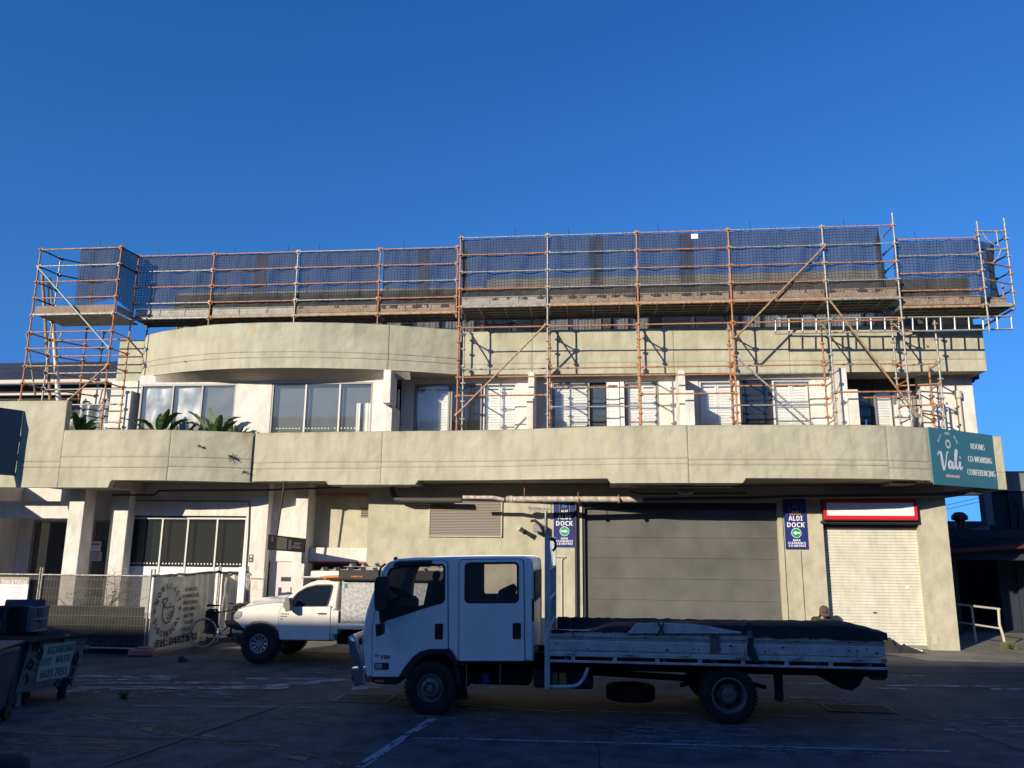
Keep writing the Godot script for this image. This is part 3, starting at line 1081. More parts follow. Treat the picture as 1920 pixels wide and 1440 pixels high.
	window(b, -1.103, -0.027, 4.5, yh, -0.47, [], M.frame, M.pane, "shutter")
	bar("wall", -1.209, -1.103, 4.4, yh, -0.75, -0.449, M.white_wall, b)
	window(b, -0.012, 0.455, 4.5, yh, -0.55, [], M.dark_frame, M.pane, "none")
	var fold := window(b, 0.455, 0.965, 4.5, yh, -0.53, [], M.frame_white, M.pane, "none")
	shutter(fold, 0.444, 0.809, 4.5, yh - 0.03, -0.38)
	shutter(fold, 0.824, 0.941, 4.5, yh - 0.03, -0.33)
	window(b, 0.98, 1.917, 4.5, yh, -0.47, [], M.frame, M.pane, "shutter")
	bar("wall", 1.917, 2.965, 4.4, yh, -0.75, -0.449, M.white_wall, b)
	window(b, 3.038, 4.046, 4.5, yh, -0.47, [], M.frame_white, M.pane, "shutter")
	window(b, 4.162, 5.03, 4.5, yh, -0.48, [], M.dark_frame, M.tint, "none")
	bar("wall", 4.06, 4.147, 4.4, yh, -0.75, -0.449, M.white_wall, b)
	window(b, 5.044, 6.105, 4.5, yh, -0.47, [], M.frame_white, M.pane, "shutter")
	bar("wall", 2.965, 3.023, 4.4, yh, -0.75, -0.449, M.white_wall, b)
	bar("wall", 6.105, 6.9, 4.4, yh, -0.75, -0.449, M.white_wall, b)
	# fins between the balconies
	for q in [[-1.71, -1.54, 6.45], [2.38, 2.55, 6.6], [6.58, 6.77, 6.58]]:
		bar("fin_wall", q[0], q[1], 4.42, 7.2, -0.448, 0.5, M.white_wall, b, 0.008)
		bar("fin_wall", q[0] + (0.14 if q[0] > 0 else -0.03), q[1] + (0.2 if q[0] > 0 else -0.02), 4.42, q[2], 0.1, 0.66, M.white_wall, b, 0.008)
	# the set-back corner at the right end
	bar("wall", 6.9, 9.3, 6.95, 7.255, -1.6, -1.3, M.dark_wall, b)
	bar("wall", 6.75, 6.9, 4.4, 7.255, -1.6, -0.75, M.white_wall, b)
	window(b, 6.92, 8.02, 4.5, 6.95, -1.35, [], M.dark_frame, M.tint, "none")
	window(b, 8.05, 9.2, 4.5, 6.95, -1.35, [8.6], M.frame, M.pane, "shutter")
	bar("wall", 9.2, 10.583, 4.4, 7.255, -1.6, -0.95, M.white_wall, b)
	bar("wall", 9.9, 10.583 - 0.002, 4.4, 7.255, -4, -1.6, M.white_wall, b)
	s = Shape.new()
	s.tube(Vector3(10.145, 4.4, -0.87), Vector3(10.145, 6.6, -0.87), 0.06, 10)
	s.tube(Vector3(10.145, 6.6, -0.87), Vector3(10.145, 6.8, -0.87), 0.1, 10)
	part("downpipe", s, M.cream_metal, b)
	for w in [[8.345, 5.9], [9.358, 5.95]]:
		shutter(b, w[0], w[0] + 0.42, 4.5, 6.4, -0.7)
	# upper storey behind the scaffold, its curtained windows and roof
	bar("wall", -13.4, 10.1, 7.26, 7.6, -1.9, -1.6, M.grey_wall, b)
	bar("wall", -13.4, 11.1, 9.5, 10.34, -1.9, -1.601, M.dark_wall, b)
	var wx := -13.3
	var k := 0
	while wx < 9.3:
		var wide: float = [2.1, 1.5, 1.9, 1.2][k % 4]
		window(b, wx, minf(wx + wide, 9.58), 7.6, 9.5, -1.63, [wx + wide * 0.45], M.dark_frame, M.pane, "curtain" if k % 3 != 2 else "none")
		bar("wall", wx + wide, wx + wide + 0.25, 7.6, 9.5, -1.9, -1.602, M.dark_wall if k % 2 else M.grey_wall, b)
		wx += wide + 0.25
		k += 1
	bar("roof", -13.4, 11.1, 10.2, 10.3, -9, -1.9, M.dark_wall, b)
	bar("side_wall", 10.9, 11.1, 7.26, 10.3, -9, -1.9, M.dark_wall, b)
	bar("wall", 9.6, 11.1, 7.3, 9.5, -1.9, -1.603, M.dark_wall, b)
	bar("side_wall", -13.4, -13.2, 7.26, 10.2, -9, -1.9, M.dark_wall, b)
	bar("roof_edge", -3.2, 8.6, 10.36, 10.641, -1.8, -1.57, M.deck, b)
	bar("roof_edge", -13.3, -3.3, 10.345, 10.42, -1.8, -1.57, M.deck, b)
	bar("back_wall", -18, 9.2, 0, 10.2, -9.3, -9, M.dark_wall, b)
	bar("inner_floor", -13.4, 10.1, 7.17, 7.38, -9, -1.9, M.dark_wall, b)
	# pipes under the balcony
	s = Shape.new()
	s.pipe([Vector3(-5.504, 4.021, 0.2), Vector3(-5.447, 3.854, 0.28), Vector3(-5.35, 3.734, 0.35), Vector3(-5.187, 3.688, 0.4), Vector3(-3.499, 3.676, 0.45)], 0.075, 10)
	part("drain_pipe", s, M.pipe_dark, b)
	s = Shape.new()
	s.pipe([Vector3(-3.382, 3.721, 1), Vector3(-2.574, 3.716, 1), Vector3(-2.461, 3.696, 1), Vector3(-2.295, 3.664, 0.97)], 0.05, 10)
	s.pipe([Vector3(-2.239, 3.678, 0.97), Vector3(-1.523, 3.68, 0.97), Vector3(-0.135, 3.688, 0.9), Vector3(1.315, 3.692, 0.8)], 0.075, 12)
	s.tube(Vector3(-2.183, 3.678, 0.97), Vector3(-2.07, 3.678, 0.97), 0.09, 12)
	part("drain_pipe", s, M.pipe, b)
	s = Shape.new()
	for hx: float in [-1.764, -0.356, 0.693]:
		s.tube(Vector3(hx, 3.6, 0.94), Vector3(hx, 4.155, 0.94), 0.009, 5)
		s.tube(Vector3(hx - 0.01, 3.66, 0.94), Vector3(hx + 0.02, 3.66, 0.94), 0.085, 10)
	part("pipe_hanger", s, M.rust, b)
	s = Shape.new()
	s.pipe([Vector3(1.318, 3.688, 0.75), Vector3(3.995, 3.747, 0.6), Vector3(5.34, 3.792, 0.6), Vector3(8.013, 3.833, 0.5), Vector3(9.708, 3.897, 0.2), Vector3(10.081, 3.918, -0.1)], 0.05, 8)
	s.pipe([Vector3(0.971, 3.898, 0.9), Vector3(1.244, 3.83, 0.9), Vector3(3.964, 3.857, 0.8)], 0.025, 6)
	s.pipe([Vector3(-4.886, 4.007, 0.6), Vector3(-2.934, 4.078, 1), Vector3(0.961, 4.054, 1.2), Vector3(1.23, 3.986, 1.2), Vector3(5.981, 4.021, 1.2), Vector3(7.88, 4.006, 0.9)], 0.014, 6)
	part("conduit", s, M.pipe_dark, b)
	s = Shape.new()
	s.pipe([Vector3(-13.463, 3.79, 0.5), Vector3(-12.284, 3.799, 0.4), Vector3(-12.17, 3.919, 0.4), Vector3(-9.211, 3.947, 0.3), Vector3(-6.914, 4.025, 0.3)], 0.03, 6)
	s.pipe([Vector3(-13.694, 3.667, 0.03), Vector3(-9.664, 3.65, 0.03), Vector3(-9.645, 3.605, 0.03), Vector3(-9.609, 2.76, 0.03), Vector3(-9.605, 1.738, 0.03)], 0.014, 6)
	part("conduit", s, M.pipe_dark, b)
	s = Shape.new()
	s.box(Vector3(2.402, 3.901, 0.9), Vector3(0.42, 0.07, 0.3), Basis(), 0.02)
	s.lathe([Vector2(0.001, 0.06), Vector2(0.16, 0.05), Vector2(0.2, 0.0), Vector2(0.2, -0.04), Vector2(0.001, -0.05)], Transform3D(Basis(Vector3.RIGHT, PI / 2), Vector3(2.401, 3.86, 0.9)), 16)
	part("ceiling_light", s, M.frame, b)


# ---------------------------------------------------------------- signs on the walls
func face(at: Vector3, turn := 0.0) -> Transform3D:
	return Transform3D(Basis(Vector3.UP, turn), at)

func wall_signs() -> void:
	for k in 2:
		var x0: float = [-1.04, 5.043][k]
		var x1: float = [-0.45, 5.62][k]
		var y0 := 2.46
		var y1: float = [3.82, 3.82][k]
		var cx := (x0 + x1) / 2
		var t := thing("dock_sign", ["blue dock sign with a green arrow pointing right, left of the grey dock door", "blue dock sign with a green arrow pointing left, beside the white roller door"][k], "sign", Vector3(cx, y0, 0), "blue dock signs beside the grey door")
		bar("panel", x0, x1, y0, y1, 0.002, 0.03, M.navy, t, 0.003)
		var z := 0.034
		bar("emblem", cx - 0.15, cx + 0.15, y1 - 0.47, y1 - 0.1, 0.0301, 0.036, mat(0.012, 0.016, 0.06, 0.4), t)
		var e := Shape.new()
		e.local = true
		for q in [[-0.142, -0.135, -0.17, 0.17], [0.135, 0.142, -0.17, 0.17]]:
			e.span(Vector3(q[0], q[2], 0), Vector3(q[1], q[3], 0.003))
		e.span(Vector3(-0.142, 0.165, 0), Vector3(0.142, 0.172, 0.003))
		var em := part("emblem_border", e, mat(0.45, 0.35, 0.25, 0.5), t)
		em.position = Vector3(0, y1 - 0.285 - y0, 0.0362)
		e = Shape.new()
		e.local = true
		for j in 4:
			e.slab([Vector2(-0.085 + j * 0.042, -0.05), Vector2(-0.06 + j * 0.042, -0.05), Vector2(-0.02 + j * 0.022, 0.11), Vector2(-0.03 + j * 0.022, 0.11)], 0.0, 0.003)
		em = part("emblem_stripes", e, mat(0.06, 0.2, 0.5, 0.5), t)
		em.position = Vector3(0, y1 - 0.26 - y0, 0.0362)
		e = Shape.new()
		e.local = true
		e.span(Vector3(-0.14, -0.185, 0), Vector3(-0.01, -0.165, 0.003))
		e.span(Vector3(0.01, -0.185, 0), Vector3(0.14, -0.165, 0.003))
		em = part("emblem_base", e, M.orange, t)
		em.position = Vector3(0, y1 - 0.285 - y0, 0.0362)
		words("ALDI", 0.19, 0.06, M.sign_white, t, face(Vector3(0, y1 - 0.4 - y0, 0.037)))
		words("ALDI", 0.36, 0.125, M.sign_white, t, face(Vector3(0, 0.80, z)))
		words("DOCK", 0.45, 0.125, M.sign_white, t, face(Vector3(0, 0.63, z)))
		words("MAX", 0.19, 0.055, M.sign_white, t, face(Vector3(0, 0.23, z)))
		words("CLEARANCE", 0.45, 0.055, M.sign_white, t, face(Vector3(0, 0.16, z)))
		words("3.6 METRES", 0.44, 0.055, M.sign_white, t, face(Vector3(0, 0.09, z)))
		e = Shape.new()
		e.local = true
		e.lathe([Vector2(0.128, 0.0), Vector2(0.128, 0.004), Vector2(0.0005, 0.004)], Transform3D(), 28, false)
		em = part("arrow_ring", e, M.sign_white, t)
		em.position = Vector3(0, 0.42, 0.0302)
		e = Shape.new()
		e.local = true
		e.lathe([Vector2(0.115, 0.003), Vector2(0.115, 0.006), Vector2(0.0005, 0.006)], Transform3D(), 28, false)
		em = part("arrow_disc", e, M.green, t)
		em.position = Vector3(0, 0.42, 0.0302)
		e = Shape.new()
		e.local = true
		var sx := 1.0 if k == 0 else -1.0
		var ar := []
		for p in [[-0.09, -0.02], [0.015, -0.02], [0.0, -0.055], [0.09, 0.0], [0.0, 0.055], [0.015, 0.02], [-0.09, 0.02]]:
			ar.append(Vector2(p[0] * sx, p[1]))
		e.slab(ar, 0.006, 0.009)
		em = part("arrow", e, M.sign_white, t)
		em.position = Vector3(0, 0.42, 0.0302)
	# empty red and white lightbox over the roller door
	var x0: float = 6.014
	var x1: float = 8.352
	var t := thing("lightbox_sign", "blank grey-white sign box with a red frame above the white roller door", "sign", Vector3((x0 + x1) / 2, 3.2, 0))
	var s := Shape.new()
	s.span(Vector3(x0, 3.2, 0.002), Vector3(x1, 3.76, 0.2), 0.01)
	part("case", s, mat(0.03, 0.02, 0.02, 0.5), t)
	s = Shape.new()
	s.span(Vector3(x0, 3.23, 0.201), Vector3(x1, 3.33, 0.215), 0.003)
	s.span(Vector3(x0, 3.66, 0.201), Vector3(x1, 3.76, 0.215), 0.003)
	s.span(Vector3(x0, 3.33, 0.201), Vector3(x0 + 0.08, 3.66, 0.215), 0.003)
	s.span(Vector3(x1 - 0.08, 3.33, 0.201), Vector3(x1, 3.66, 0.215), 0.003)
	part("frame", s, M.red, t)
	bar("face", x0 + 0.08, x1 - 0.08, 3.33, 3.66, 0.2005, 0.206, M.sign_white, t)
	bar("lower_flap", x0 - 0.05, x1 + 0.08, 3.14, 3.195, 0.002, 0.1, M.dark_frame, t)
	# teal sign on the slanting end of the balcony
	var a := Vector3(8.34, 0, 1.29)
	var e2 := Vector3(10.6, 0, -0.3)
	var dir := (e2 - a).normalized()
	var turn := -atan2(dir.z, dir.x)
	var nn := Basis(Vector3.UP, turn) * Vector3(0, 0, 1)
	var wide := (e2 - a).length()
	t = thing("hotel_sign", "teal sign with white lettering on the slanting right end of the balcony", "sign", a + dir * (wide / 2) + nn * 0.012 + Vector3(0, 4.1, 0))
	t.rotation.y = turn
	s = Shape.new()
	s.local = true
	s.box(Vector3(0, 0.665, 0.014), Vector3(wide - 0.02, 1.43, 0.026), Basis(), 0.003)
	part("panel", s, M.teal, t)
	var zz := 0.03
	words("ROOMS", 0.6, 0.15, M.sign_white, t, face(Vector3(0.66, 1.02, zz)), "Droid Sans", false)
	words("CO-WORKING", 1.04, 0.15, M.sign_white, t, face(Vector3(0.7, 0.68, zz)), "Droid Sans", false)
	words("CONFERENCING", 1.22, 0.15, M.sign_white, t, face(Vector3(0.7, 0.34, zz)), "Droid Sans", false)
	words("BYRON BAY", 0.56, 0.07, mat(0.6, 0.5, 0.42, 0.5), t, face(Vector3(-0.55, 0.19, zz)), "Droid Sans", true)
	script_word(t, Vector3(-1.1, 0.28, zz))
	s = Shape.new()
	s.local = true
	for k in 16:
		var g := TAU * k / 16
		s.box(Vector3(cos(g) * 0.09, sin(g) * 0.09, 0), Vector3(0.05, 0.022, 0.004), Basis(Vector3.BACK, g))
	var sunm := part("sun_emblem", s, mat(0.7, 0.62, 0.6, 0.5), t)
	sunm.position = Vector3(-0.62, 1.0, zz)
	for w in [["SUN", 145.0], ["SURF", 90.0], ["STAY", 35.0]]:
		var g := deg_to_rad(w[1])
		words(w[0], 0.24, 0.06, mat(0.45, 0.6, 0.62, 0.5), t, Transform3D(Basis(Vector3.BACK, g - PI / 2), Vector3(-0.62 + cos(g) * 0.42, 0.94 + sin(g) * 0.33, zz)), "Droid Sans", false)
	# the dark teal sign board on a wing at the left end
	var l0 := Vector3(-15.561 - 0.7, 0, 3.0)
	var l1 := Vector3(-15.561, 0, 1.75)
	dir = (l1 - l0).normalized()
	turn = -atan2(dir.z, dir.x)
	wide = (l1 - l0).length()
	var low: float = 4.218
	t = thing("balcony_sign", "dark teal sign board in shade standing out from the left end of the balcony", "sign", (l0 + l1) / 2 + Vector3(0, low, 0))
	t.rotation.y = turn
	s = Shape.new()
	s.local = true
	s.span(Vector3(-wide / 2, 0, -0.02), Vector3(wide / 2, 6.006 - low, 0.02), 0.004)
	part("panel", s, M.teal_dark, t)
	s = Shape.new()
	s.local = true
	for k in 3:
		s.span(Vector3(-wide / 2, 0.05 + k * 0.5, -0.06), Vector3(wide / 2 - 0.02, 0.1 + k * 0.5, -0.0205))
	part("rail", s, M.frame, t)
	# small shop board hanging on a post from the soffit
	t = thing("hanging_board", "small black shop board on a thin dark post hanging from the balcony", "sign", Vector3(-8.35, 4.17, 1.0))
	s = Shape.new()
	s.tube(Vector3(-8.27, 4.144, 1), Vector3(-8.391, 2.71, 1), 0.03, 8)
	s.box(Vector3(-8.269, 4.129, 1), Vector3(0.14, 0.03, 0.14))
	part("post", s, M.plastic, t)
	var q := [Vector3(-8.655, 2.723, 0.9), Vector3(-7.536, 2.617, 1.15), Vector3(-7.542, 2.258, 1.15), Vector3(-8.655, 2.316, 0.9)]
	s = Shape.new()
	var o := Vector3(0, 0, 0.03)
	s.quad(q[0] + o, q[1] + o, q[2] + o, q[3] + o, Vector3(0, 0, 1))
	s.quad(q[0] - o, q[1] - o, q[2] - o, q[3] - o, Vector3(0, 0, -1))
	for i in 4:
		s.quad(q[i] + o, q[(i + 1) % 4] + o, q[(i + 1) % 4] - o, q[i] - o, (q[i] + q[(i + 1) % 4]) / 2 - (q[0] + q[2]) / 2)
	var board_black := mat(0.016, 0.016, 0.016, 0.9)
	board_black.metallic_specular = 0.15
	part("board", s, board_black, t)
	s = Shape.new()
	o = Vector3(0, 0, 0.034)
	var mixp := func(u: float, v: float) -> Vector3:
		return q[0].lerp(q[1], u).lerp(q[3].lerp(q[2], u), v) + o
	for r in [[0.25, 0.52, 0.1, 0.9], [0.57, 0.64, 0.2, 0.85], [0.66, 0.9, 0.62, 0.75], [0.72, 0.9, 0.35, 0.45], [0.1, 0.14, 0.1, 0.42], [0.7, 0.86, 0.5, 0.56]]:
		s.quad(mixp.call(r[0], r[2]), mixp.call(r[1], r[2]), mixp.call(r[1], r[3]), mixp.call(r[0], r[3]), Vector3(0, 0, 1))
	part("print", s, mat(0.05, 0.045, 0.045, 0.9), t)
	# papers on the entrance door
	t = thing("door_notice", "white notice with a red heading on the entrance glass between the left columns", "notice", Vector3(-14.524, 2.195, -0.8))
	for r in [[175, 198, 1018, 1037, 0], [164, 172, 1041, 1055, 1], [178, 191, 1038, 1056, 1], [192, 202, 1038, 1056, 1]]:
		var p: Vector3 = onp(r[0], r[3])
		var p2: Vector3 = onp(r[1], r[2])
		bar("sheet", p.x, p2.x, p.y, p2.y, -0.79, -0.78, M.paper if r[4] == 0 else mat(0.45, 0.45, 0.45, 0.7), t)
		if r[4] == 0:
			bar("red_heading", p.x + 0.04, p2.x - 0.03, p2.y - 0.1, p2.y - 0.05, -0.7795, -0.776, M.red, t)
			for k in 4:
				bar("print_line", p.x + 0.05, p2.x - 0.05, p2.y - 0.14 - k * 0.028, p2.y - 0.13 - k * 0.028, -0.7795, -0.777, mat(0.4, 0.4, 0.4), t)
	# number plate by the shop window, notice on the service door
	t = thing("wall_plaque", "small black plaque with white marks on the white pier right of the shop window", "plaque", Vector3(-9.501, 2.073, 0.01))
	bar("plate", -9.555, -9.431, 1.971, 2.175, 0.002, 0.012, M.black, t)
	bar("mark", -9.532, -9.455, 2.102, 2.145, 0.0121, 0.014, M.sign_white, t)
	bar("mark", -9.532, -9.455, 2, 2.058, 0.0121, 0.014, mat(0.4, 0.4, 0.4), t)
	# cameras and lamps on the wall
	t = thing("security_camera", "small white camera on the khaki wall left of the blue dock sign", "camera", Vector3(-1.903, 2.9, 0.1))
	s = Shape.new()
	s.box(Vector3(-1.966, 2.943, 0.05), Vector3(0.1, 0.1, 0.1), Basis(), 0.01)
	s.tube(Vector3(-1.961, 2.942, 0.1), Vector3(-1.879, 2.884, 0.2), 0.025, 8)
	part("mount", s, M.cream_metal, t)
	s = Shape.new()
	s.tube(Vector3(-1.908, 2.912, 0.2), Vector3(-1.779, 2.839, 0.36), 0.055, 10, true, 0.07)
	part("housing", s, M.dark_frame, t)
	t = thing("flood_light", "grey floodlight box on the khaki wall beside the truck headboard", "lamp", Vector3(-1.451, 2.959, 0.15))
	s = Shape.new()
	s.box(Vector3(-1.439, 2.957, 0.22), Vector3(0.25, 0.22, 0.26), Basis(), 0.02)
	part("housing", s, mat(0.3, 0.29, 0.27, 0.4, 0.4), t)
	s = Shape.new()
	s.tube(Vector3(-1.432, 2.962, 0), Vector3(-1.426, 2.96, 0.1), 0.04, 8)
	part("bracket", s, M.dark_frame, t)

func onp(px: float, py: float) -> Vector3:   # entrance glass: metres from sheet measurements
	return Vector3(-15.05 + (px - 160.0) * 0.01502, 2.69 - (py - 1005.0) * 0.01475, -0.8)

func script_word(t: Node3D, at: Vector3) -> void:   # brush lettering, drawn as strokes
	var strokes := [
		[[0.0, 0.42], [0.05, 0.5], [0.1, 0.5], [0.12, 0.38], [0.13, 0.2], [0.16, 0.05], [0.2, 0.12], [0.25, 0.3], [0.29, 0.46], [0.34, 0.53]],
		[[0.44, 0.26], [0.39, 0.3], [0.34, 0.24], [0.33, 0.14], [0.37, 0.1], [0.42, 0.16], [0.45, 0.28], [0.44, 0.14], [0.48, 0.1], [0.52, 0.16]],
		[[0.52, 0.16], [0.6, 0.36], [0.65, 0.56], [0.62, 0.6], [0.58, 0.5], [0.56, 0.3], [0.56, 0.14], [0.6, 0.1], [0.65, 0.16]],
		[[0.65, 0.16], [0.7, 0.3], [0.69, 0.16], [0.72, 0.1], [0.78, 0.17]],
		[[0.72, 0.4], [0.735, 0.415]],
	]
	var s := Shape.new()
	s.local = true
	for st in strokes:
		var c := Curve2D.new()
		for i in st.size():
			var a := Vector2(st[maxi(i - 1, 0)][0], st[maxi(i - 1, 0)][1])
			var b := Vector2(st[mini(i + 1, st.size() - 1)][0], st[mini(i + 1, st.size() - 1)][1])
			c.add_point(Vector2(st[i][0], st[i][1]), -(b - a) / 6, (b - a) / 6)
		var n := maxi(3, int(c.get_baked_length() / 0.012))
		var prev := Vector2.ZERO
		for i in n + 1:
			var p := c.sample_baked(c.get_baked_length() * i / n)
			if i > 0:
				var d := (p - prev).normalized()
				var w := 0.018 + 0.02 * maxf(0.0, -d.y) + (0.012 if st.size() == 2 else 0.0)
				var o := Vector2(-d.y, d.x) * w
				var e := d * 0.006
				s.flat([prev - o - e, prev + o - e, p + o + e, p - o + e], i * 0.00002, 1.0)
			prev = p
	var o2 := part("brush_lettering", s, M.sign_white, t)
	o2.position = at
	o2.scale = Vector3(1.28, 1.0, 1.0)

# ---------------------------------------------------------------- scaffolding
const TUBE := 0.0242

func metal() -> Material:
	var k := rng.randf()
	return M.rust if k < 0.42 else M.rust_pink if k < 0.58 else M.rust_pale if k < 0.68 else M.galv

func standard(parent: Node3D, x: float, z: float, y0: float, y1: float, m: Material, rows: Array) -> void:
	var s := Shape.new()
	s.tube(Vector3(x, y0, z), Vector3(x, y1, z), TUBE, 9)
	for r: float in rows:
		if r > y0 and r < y1 + 0.05:
			s.tube(Vector3(x, r - 0.035, z), Vector3(x, r + 0.035, z), TUBE + 0.014, 8)
			s.box(Vector3(x, r + 0.01, z), Vector3(0.13, 0.03, 0.05))
			s.box(Vector3(x, r - 0.005, z), Vector3(0.05, 0.03, 0.13))
	part("standard", s, m, parent)

func ledger(parent: Node3D, a: Vector3, b: Vector3, m: Material, called := "ledger", r := 0.0215) -> void:
	var s := Shape.new()
	s.tube(a, b, r, 8)
	var d := (b - a).normalized()
	for e in [[a, d], [b, -d]]:
		s.tube(e[0], e[0] + e[1] * 0.09, r + 0.009, 8)
		s.box(e[0] + e[1] * 0.05 + Vector3(0, 0.0, 0), Vector3(0.03, 0.11, 0.03))
	part(called, s, m, parent)

func deck_bay(parent: Node3D, x0: float, x1: float, y: float, z0: float, z1: float) -> void:
	var n := int((z1 - z0) / 0.235)
	for i in n:
		var za := z0 + (z1 - z0) * i / n + 0.006
		var zb := z0 + (z1 - z0) * (i + 1) / n - 0.006
		var s := Shape.new()
		s.span(Vector3(x0, y, za), Vector3(x1, y + 0.045, zb), 0.006)
		s.span(Vector3(x0, y - 0.045, za), Vector3(x1, y - 0.001, za + 0.02))
		s.span(Vector3(x0, y - 0.045, zb - 0.02), Vector3(x1, y - 0.001, zb))
		for k in 3:
			var xx := lerpf(x0, x1, 0.2 + 0.3 * k)
			s.span(Vector3(xx, y - 0.04, za + 0.021), Vector3(xx + 0.03, y - 0.002, zb - 0.021))
		part("deck_plank", s, M.deck, parent)
	ledger(parent, Vector3(x0, y - 0.02, z0), Vector3(x0, y - 0.02, z1), M.galv, "transom")
	ledger(parent, Vector3(x1, y - 0.02, z0), Vector3(x1, y - 0.02, z1), M.galv, "transom")

func toe_board(parent: Node3D, x0: float, x1: float, y: float, z: float, timber: bool) -> void:
	var s := Shape.new()
	if timber:
		s.span(Vector3(x0, y, z - 0.02), Vector3(x1, y + 0.21, z + 0.018), 0.004)
		part("toe_board", s, M.toe, parent)
		return
	s.span(Vector3(x0, y, z - 0.01), Vector3(x1, y + 0.19, z), 0.002)
	s.span(Vector3(x0, y + 0.19, z - 0.03), Vector3(x1, y + 0.215, z + 0.02), 0.003)
	s.span(Vector3(x0, y - 0.02, z - 0.03), Vector3(x1, y - 0.001, z + 0.02), 0.003)
	for k in 2:
		var xx := lerpf(x0, x1, 0.33 + 0.34 * k)
		s.span(Vector3(xx - 0.02, y, z + 0.0005), Vector3(xx + 0.02, y + 0.188, z + 0.016))
	var b := part("toe_board", s, M.deck if rng.randf() < 0.6 else M.toe, parent)
	s = Shape.new()
	var xx := x0 + 0.06
	while xx < x1 - 0.05:
		for r in 2:
			s.box(Vector3(xx + 0.035 * r, y + 0.06 + 0.07 * r, z + 0.001), Vector3(0.02, 0.02, 0.003))
		xx += 0.09
	part("studs", s, M.galv, b, "", "stuff")

func scaffold() -> void:
	# right, taller run
	var t := thing("scaffold_run", "taller right-hand scaffold run with rusty orange tubes in front of the upper balcony", "scaffold", Vector3(2.2, 4.42, 1.1), "scaffolding along the building")
	var xs := [-3.6, -1.15, 1.31, 3.79, 6.27, 8.12]
	var zf := 0.98
	var zi := 0.2
	var rows := [10.99, 10.48, 9.97, 9.47, 8.95, 8.38, 7.95, 7.45, 6.95, 6.43, 5.93, 5.43]
	var cols := [M.rust, M.galv, M.rust, M.rust, M.galv, M.galv]
	for i in 6:
		standard(t, xs[i], zf, 4.45, 11.34 if i == 5 else 11.07, cols[i], rows)
		standard(t, xs[i] + 0.02, zi, 4.45, 8.8 if i % 2 else 8.6, [M.galv, M.rust, M.rust_pale, M.rust, M.rust, M.galv][i], rows.slice(4))
	var galv_rows := [[0, 0], [0, 2], [1, 0], [1, 1], [1, 2], [1, 3], [2, 3], [3, 0], [3, 1], [4, 1], [4, 3]]
	for i in 5:
		for k in 4:
			var g := [i, k] in galv_rows
			ledger(t, Vector3(xs[i], rows[k], zf), Vector3(xs[i + 1], rows[k], zf), M.galv if g else (M.rust_pink if k == 0 else M.rust))
		ledger(t, Vector3(xs[i], rows[4], zf), Vector3(xs[i + 1], rows[4], zf), [M.galv, M.rust_pale, M.rust_pale, M.rust, M.galv][i], "ledger", 0.035)
		ledger(t, Vector3(xs[i], rows[4], -0.3), Vector3(xs[i + 1], rows[4], -0.3), M.galv)
		deck_bay(t, xs[i] + 0.03, xs[i + 1] - 0.03, rows[4] + 0.04, -0.28, zf - 0.03)
		toe_board(t, xs[i] + 0.05, xs[i + 1] - 0.05, rows[4] + 0.09, zf - 0.05, i == 3)
		ledger(t, Vector3(xs[i], 8.36, zf), Vector3(xs[i + 1], 8.36, zf), M.rust)
		if i != 0:
			ledger(t, Vector3(xs[i] + 0.02, 7.36, zi), Vector3(xs[i + 1] + 0.02, 7.36, zi), M.rust)
		else:
			ledger(t, Vector3(xs[i] + 0.02, 7.36, zi), Vector3(xs[i + 1] + 0.02, 7.36, zi), M.galv)
		if i < 4:
			ledger(t, Vector3(xs[i], 6.96, zf), Vector3(xs[i + 1], 6.96, zf), M.rust if i != 3 else M.galv)
		if i in [0, 2, 4]:
			ledger(t, Vector3(xs[i], 6.45, zf), Vector3(xs[i + 1], 6.45, zf), M.rust)
		if i in [1, 3]:
			ledger(t, Vector3(xs[i], 6.8, zi), Vector3(xs[i + 1], 6.8, zi), M.rust)
			ledger(t, Vector3(xs[i] + 0.02, 6.26, zi), Vector3(xs[i + 1] + 0.02, 6.26, zi), M.galv)
	for i in 6:
		for y: float in [8.36, 7.32, 6.75, 5.75]:
			ledger(t, Vector3(xs[i], y, zf), Vector3(xs[i] + 0.02, y, zi), M.rust if i % 2 else M.galv, "transom")
		ledger(t, Vector3(xs[i], 8.0, zf), Vector3(xs[i], rows[4] - 0.04, -0.28), M.galv, "bracket")
		for k in 3:
			if i in [0, 5]:
				ledger(t, Vector3(xs[i], rows[k], zf), Vector3(xs[i], rows[k], 0.1), M.galv, "end_rail")
	standard(t, xs[5] + 0.02, 0.0, 8.8, 10.3, M.galv, [9.34, 9.83])
	standard(t, xs[0] + 0.02, 0.0, 8.8, 10.9, M.galv, [9.34, 9.83, 10.33])
	for q in [[Vector3(-1.186, 8.4, 1.04), Vector3(-3.64, 5.888, 1.04), 0], [Vector3(6.311, 10.446, 1.05), Vector3(3.83, 7.919, 1.05), 1], [Vector3(3.846, 7.367, 1.05), Vector3(5.672, 5.582, 1.05), 2], [Vector3(6.314, 8.909, 1.05), Vector3(8.198, 5.895, 1.05), 1]]:
		ledger(t, q[0], q[1], [M.rust_pale, M.wood_pole, M.galv][q[2]], "brace", 0.026)
	# short far tower at the right end and the lower bay beyond it
	var e := thing("scaffold_bay", "short right-hand scaffold bay with pale tubes overhanging the balcony corner", "scaffold", Vector3(9.0, 4.42, 0.6), "scaffolding along the building")
	var r2 := [10.62, 10.15, 9.66, 9.18, 8.72]
	standard(e, 10.25, zf, 8.0, 11.03, M.galv, r2 + [8.3])
	for k in 4:
		ledger(e, Vector3(8.15, r2[k], zf - 0.12), Vector3(10.25, r2[k], zf - 0.12), [M.rust_pink, M.galv, M.rust_pink, M.rust][k])
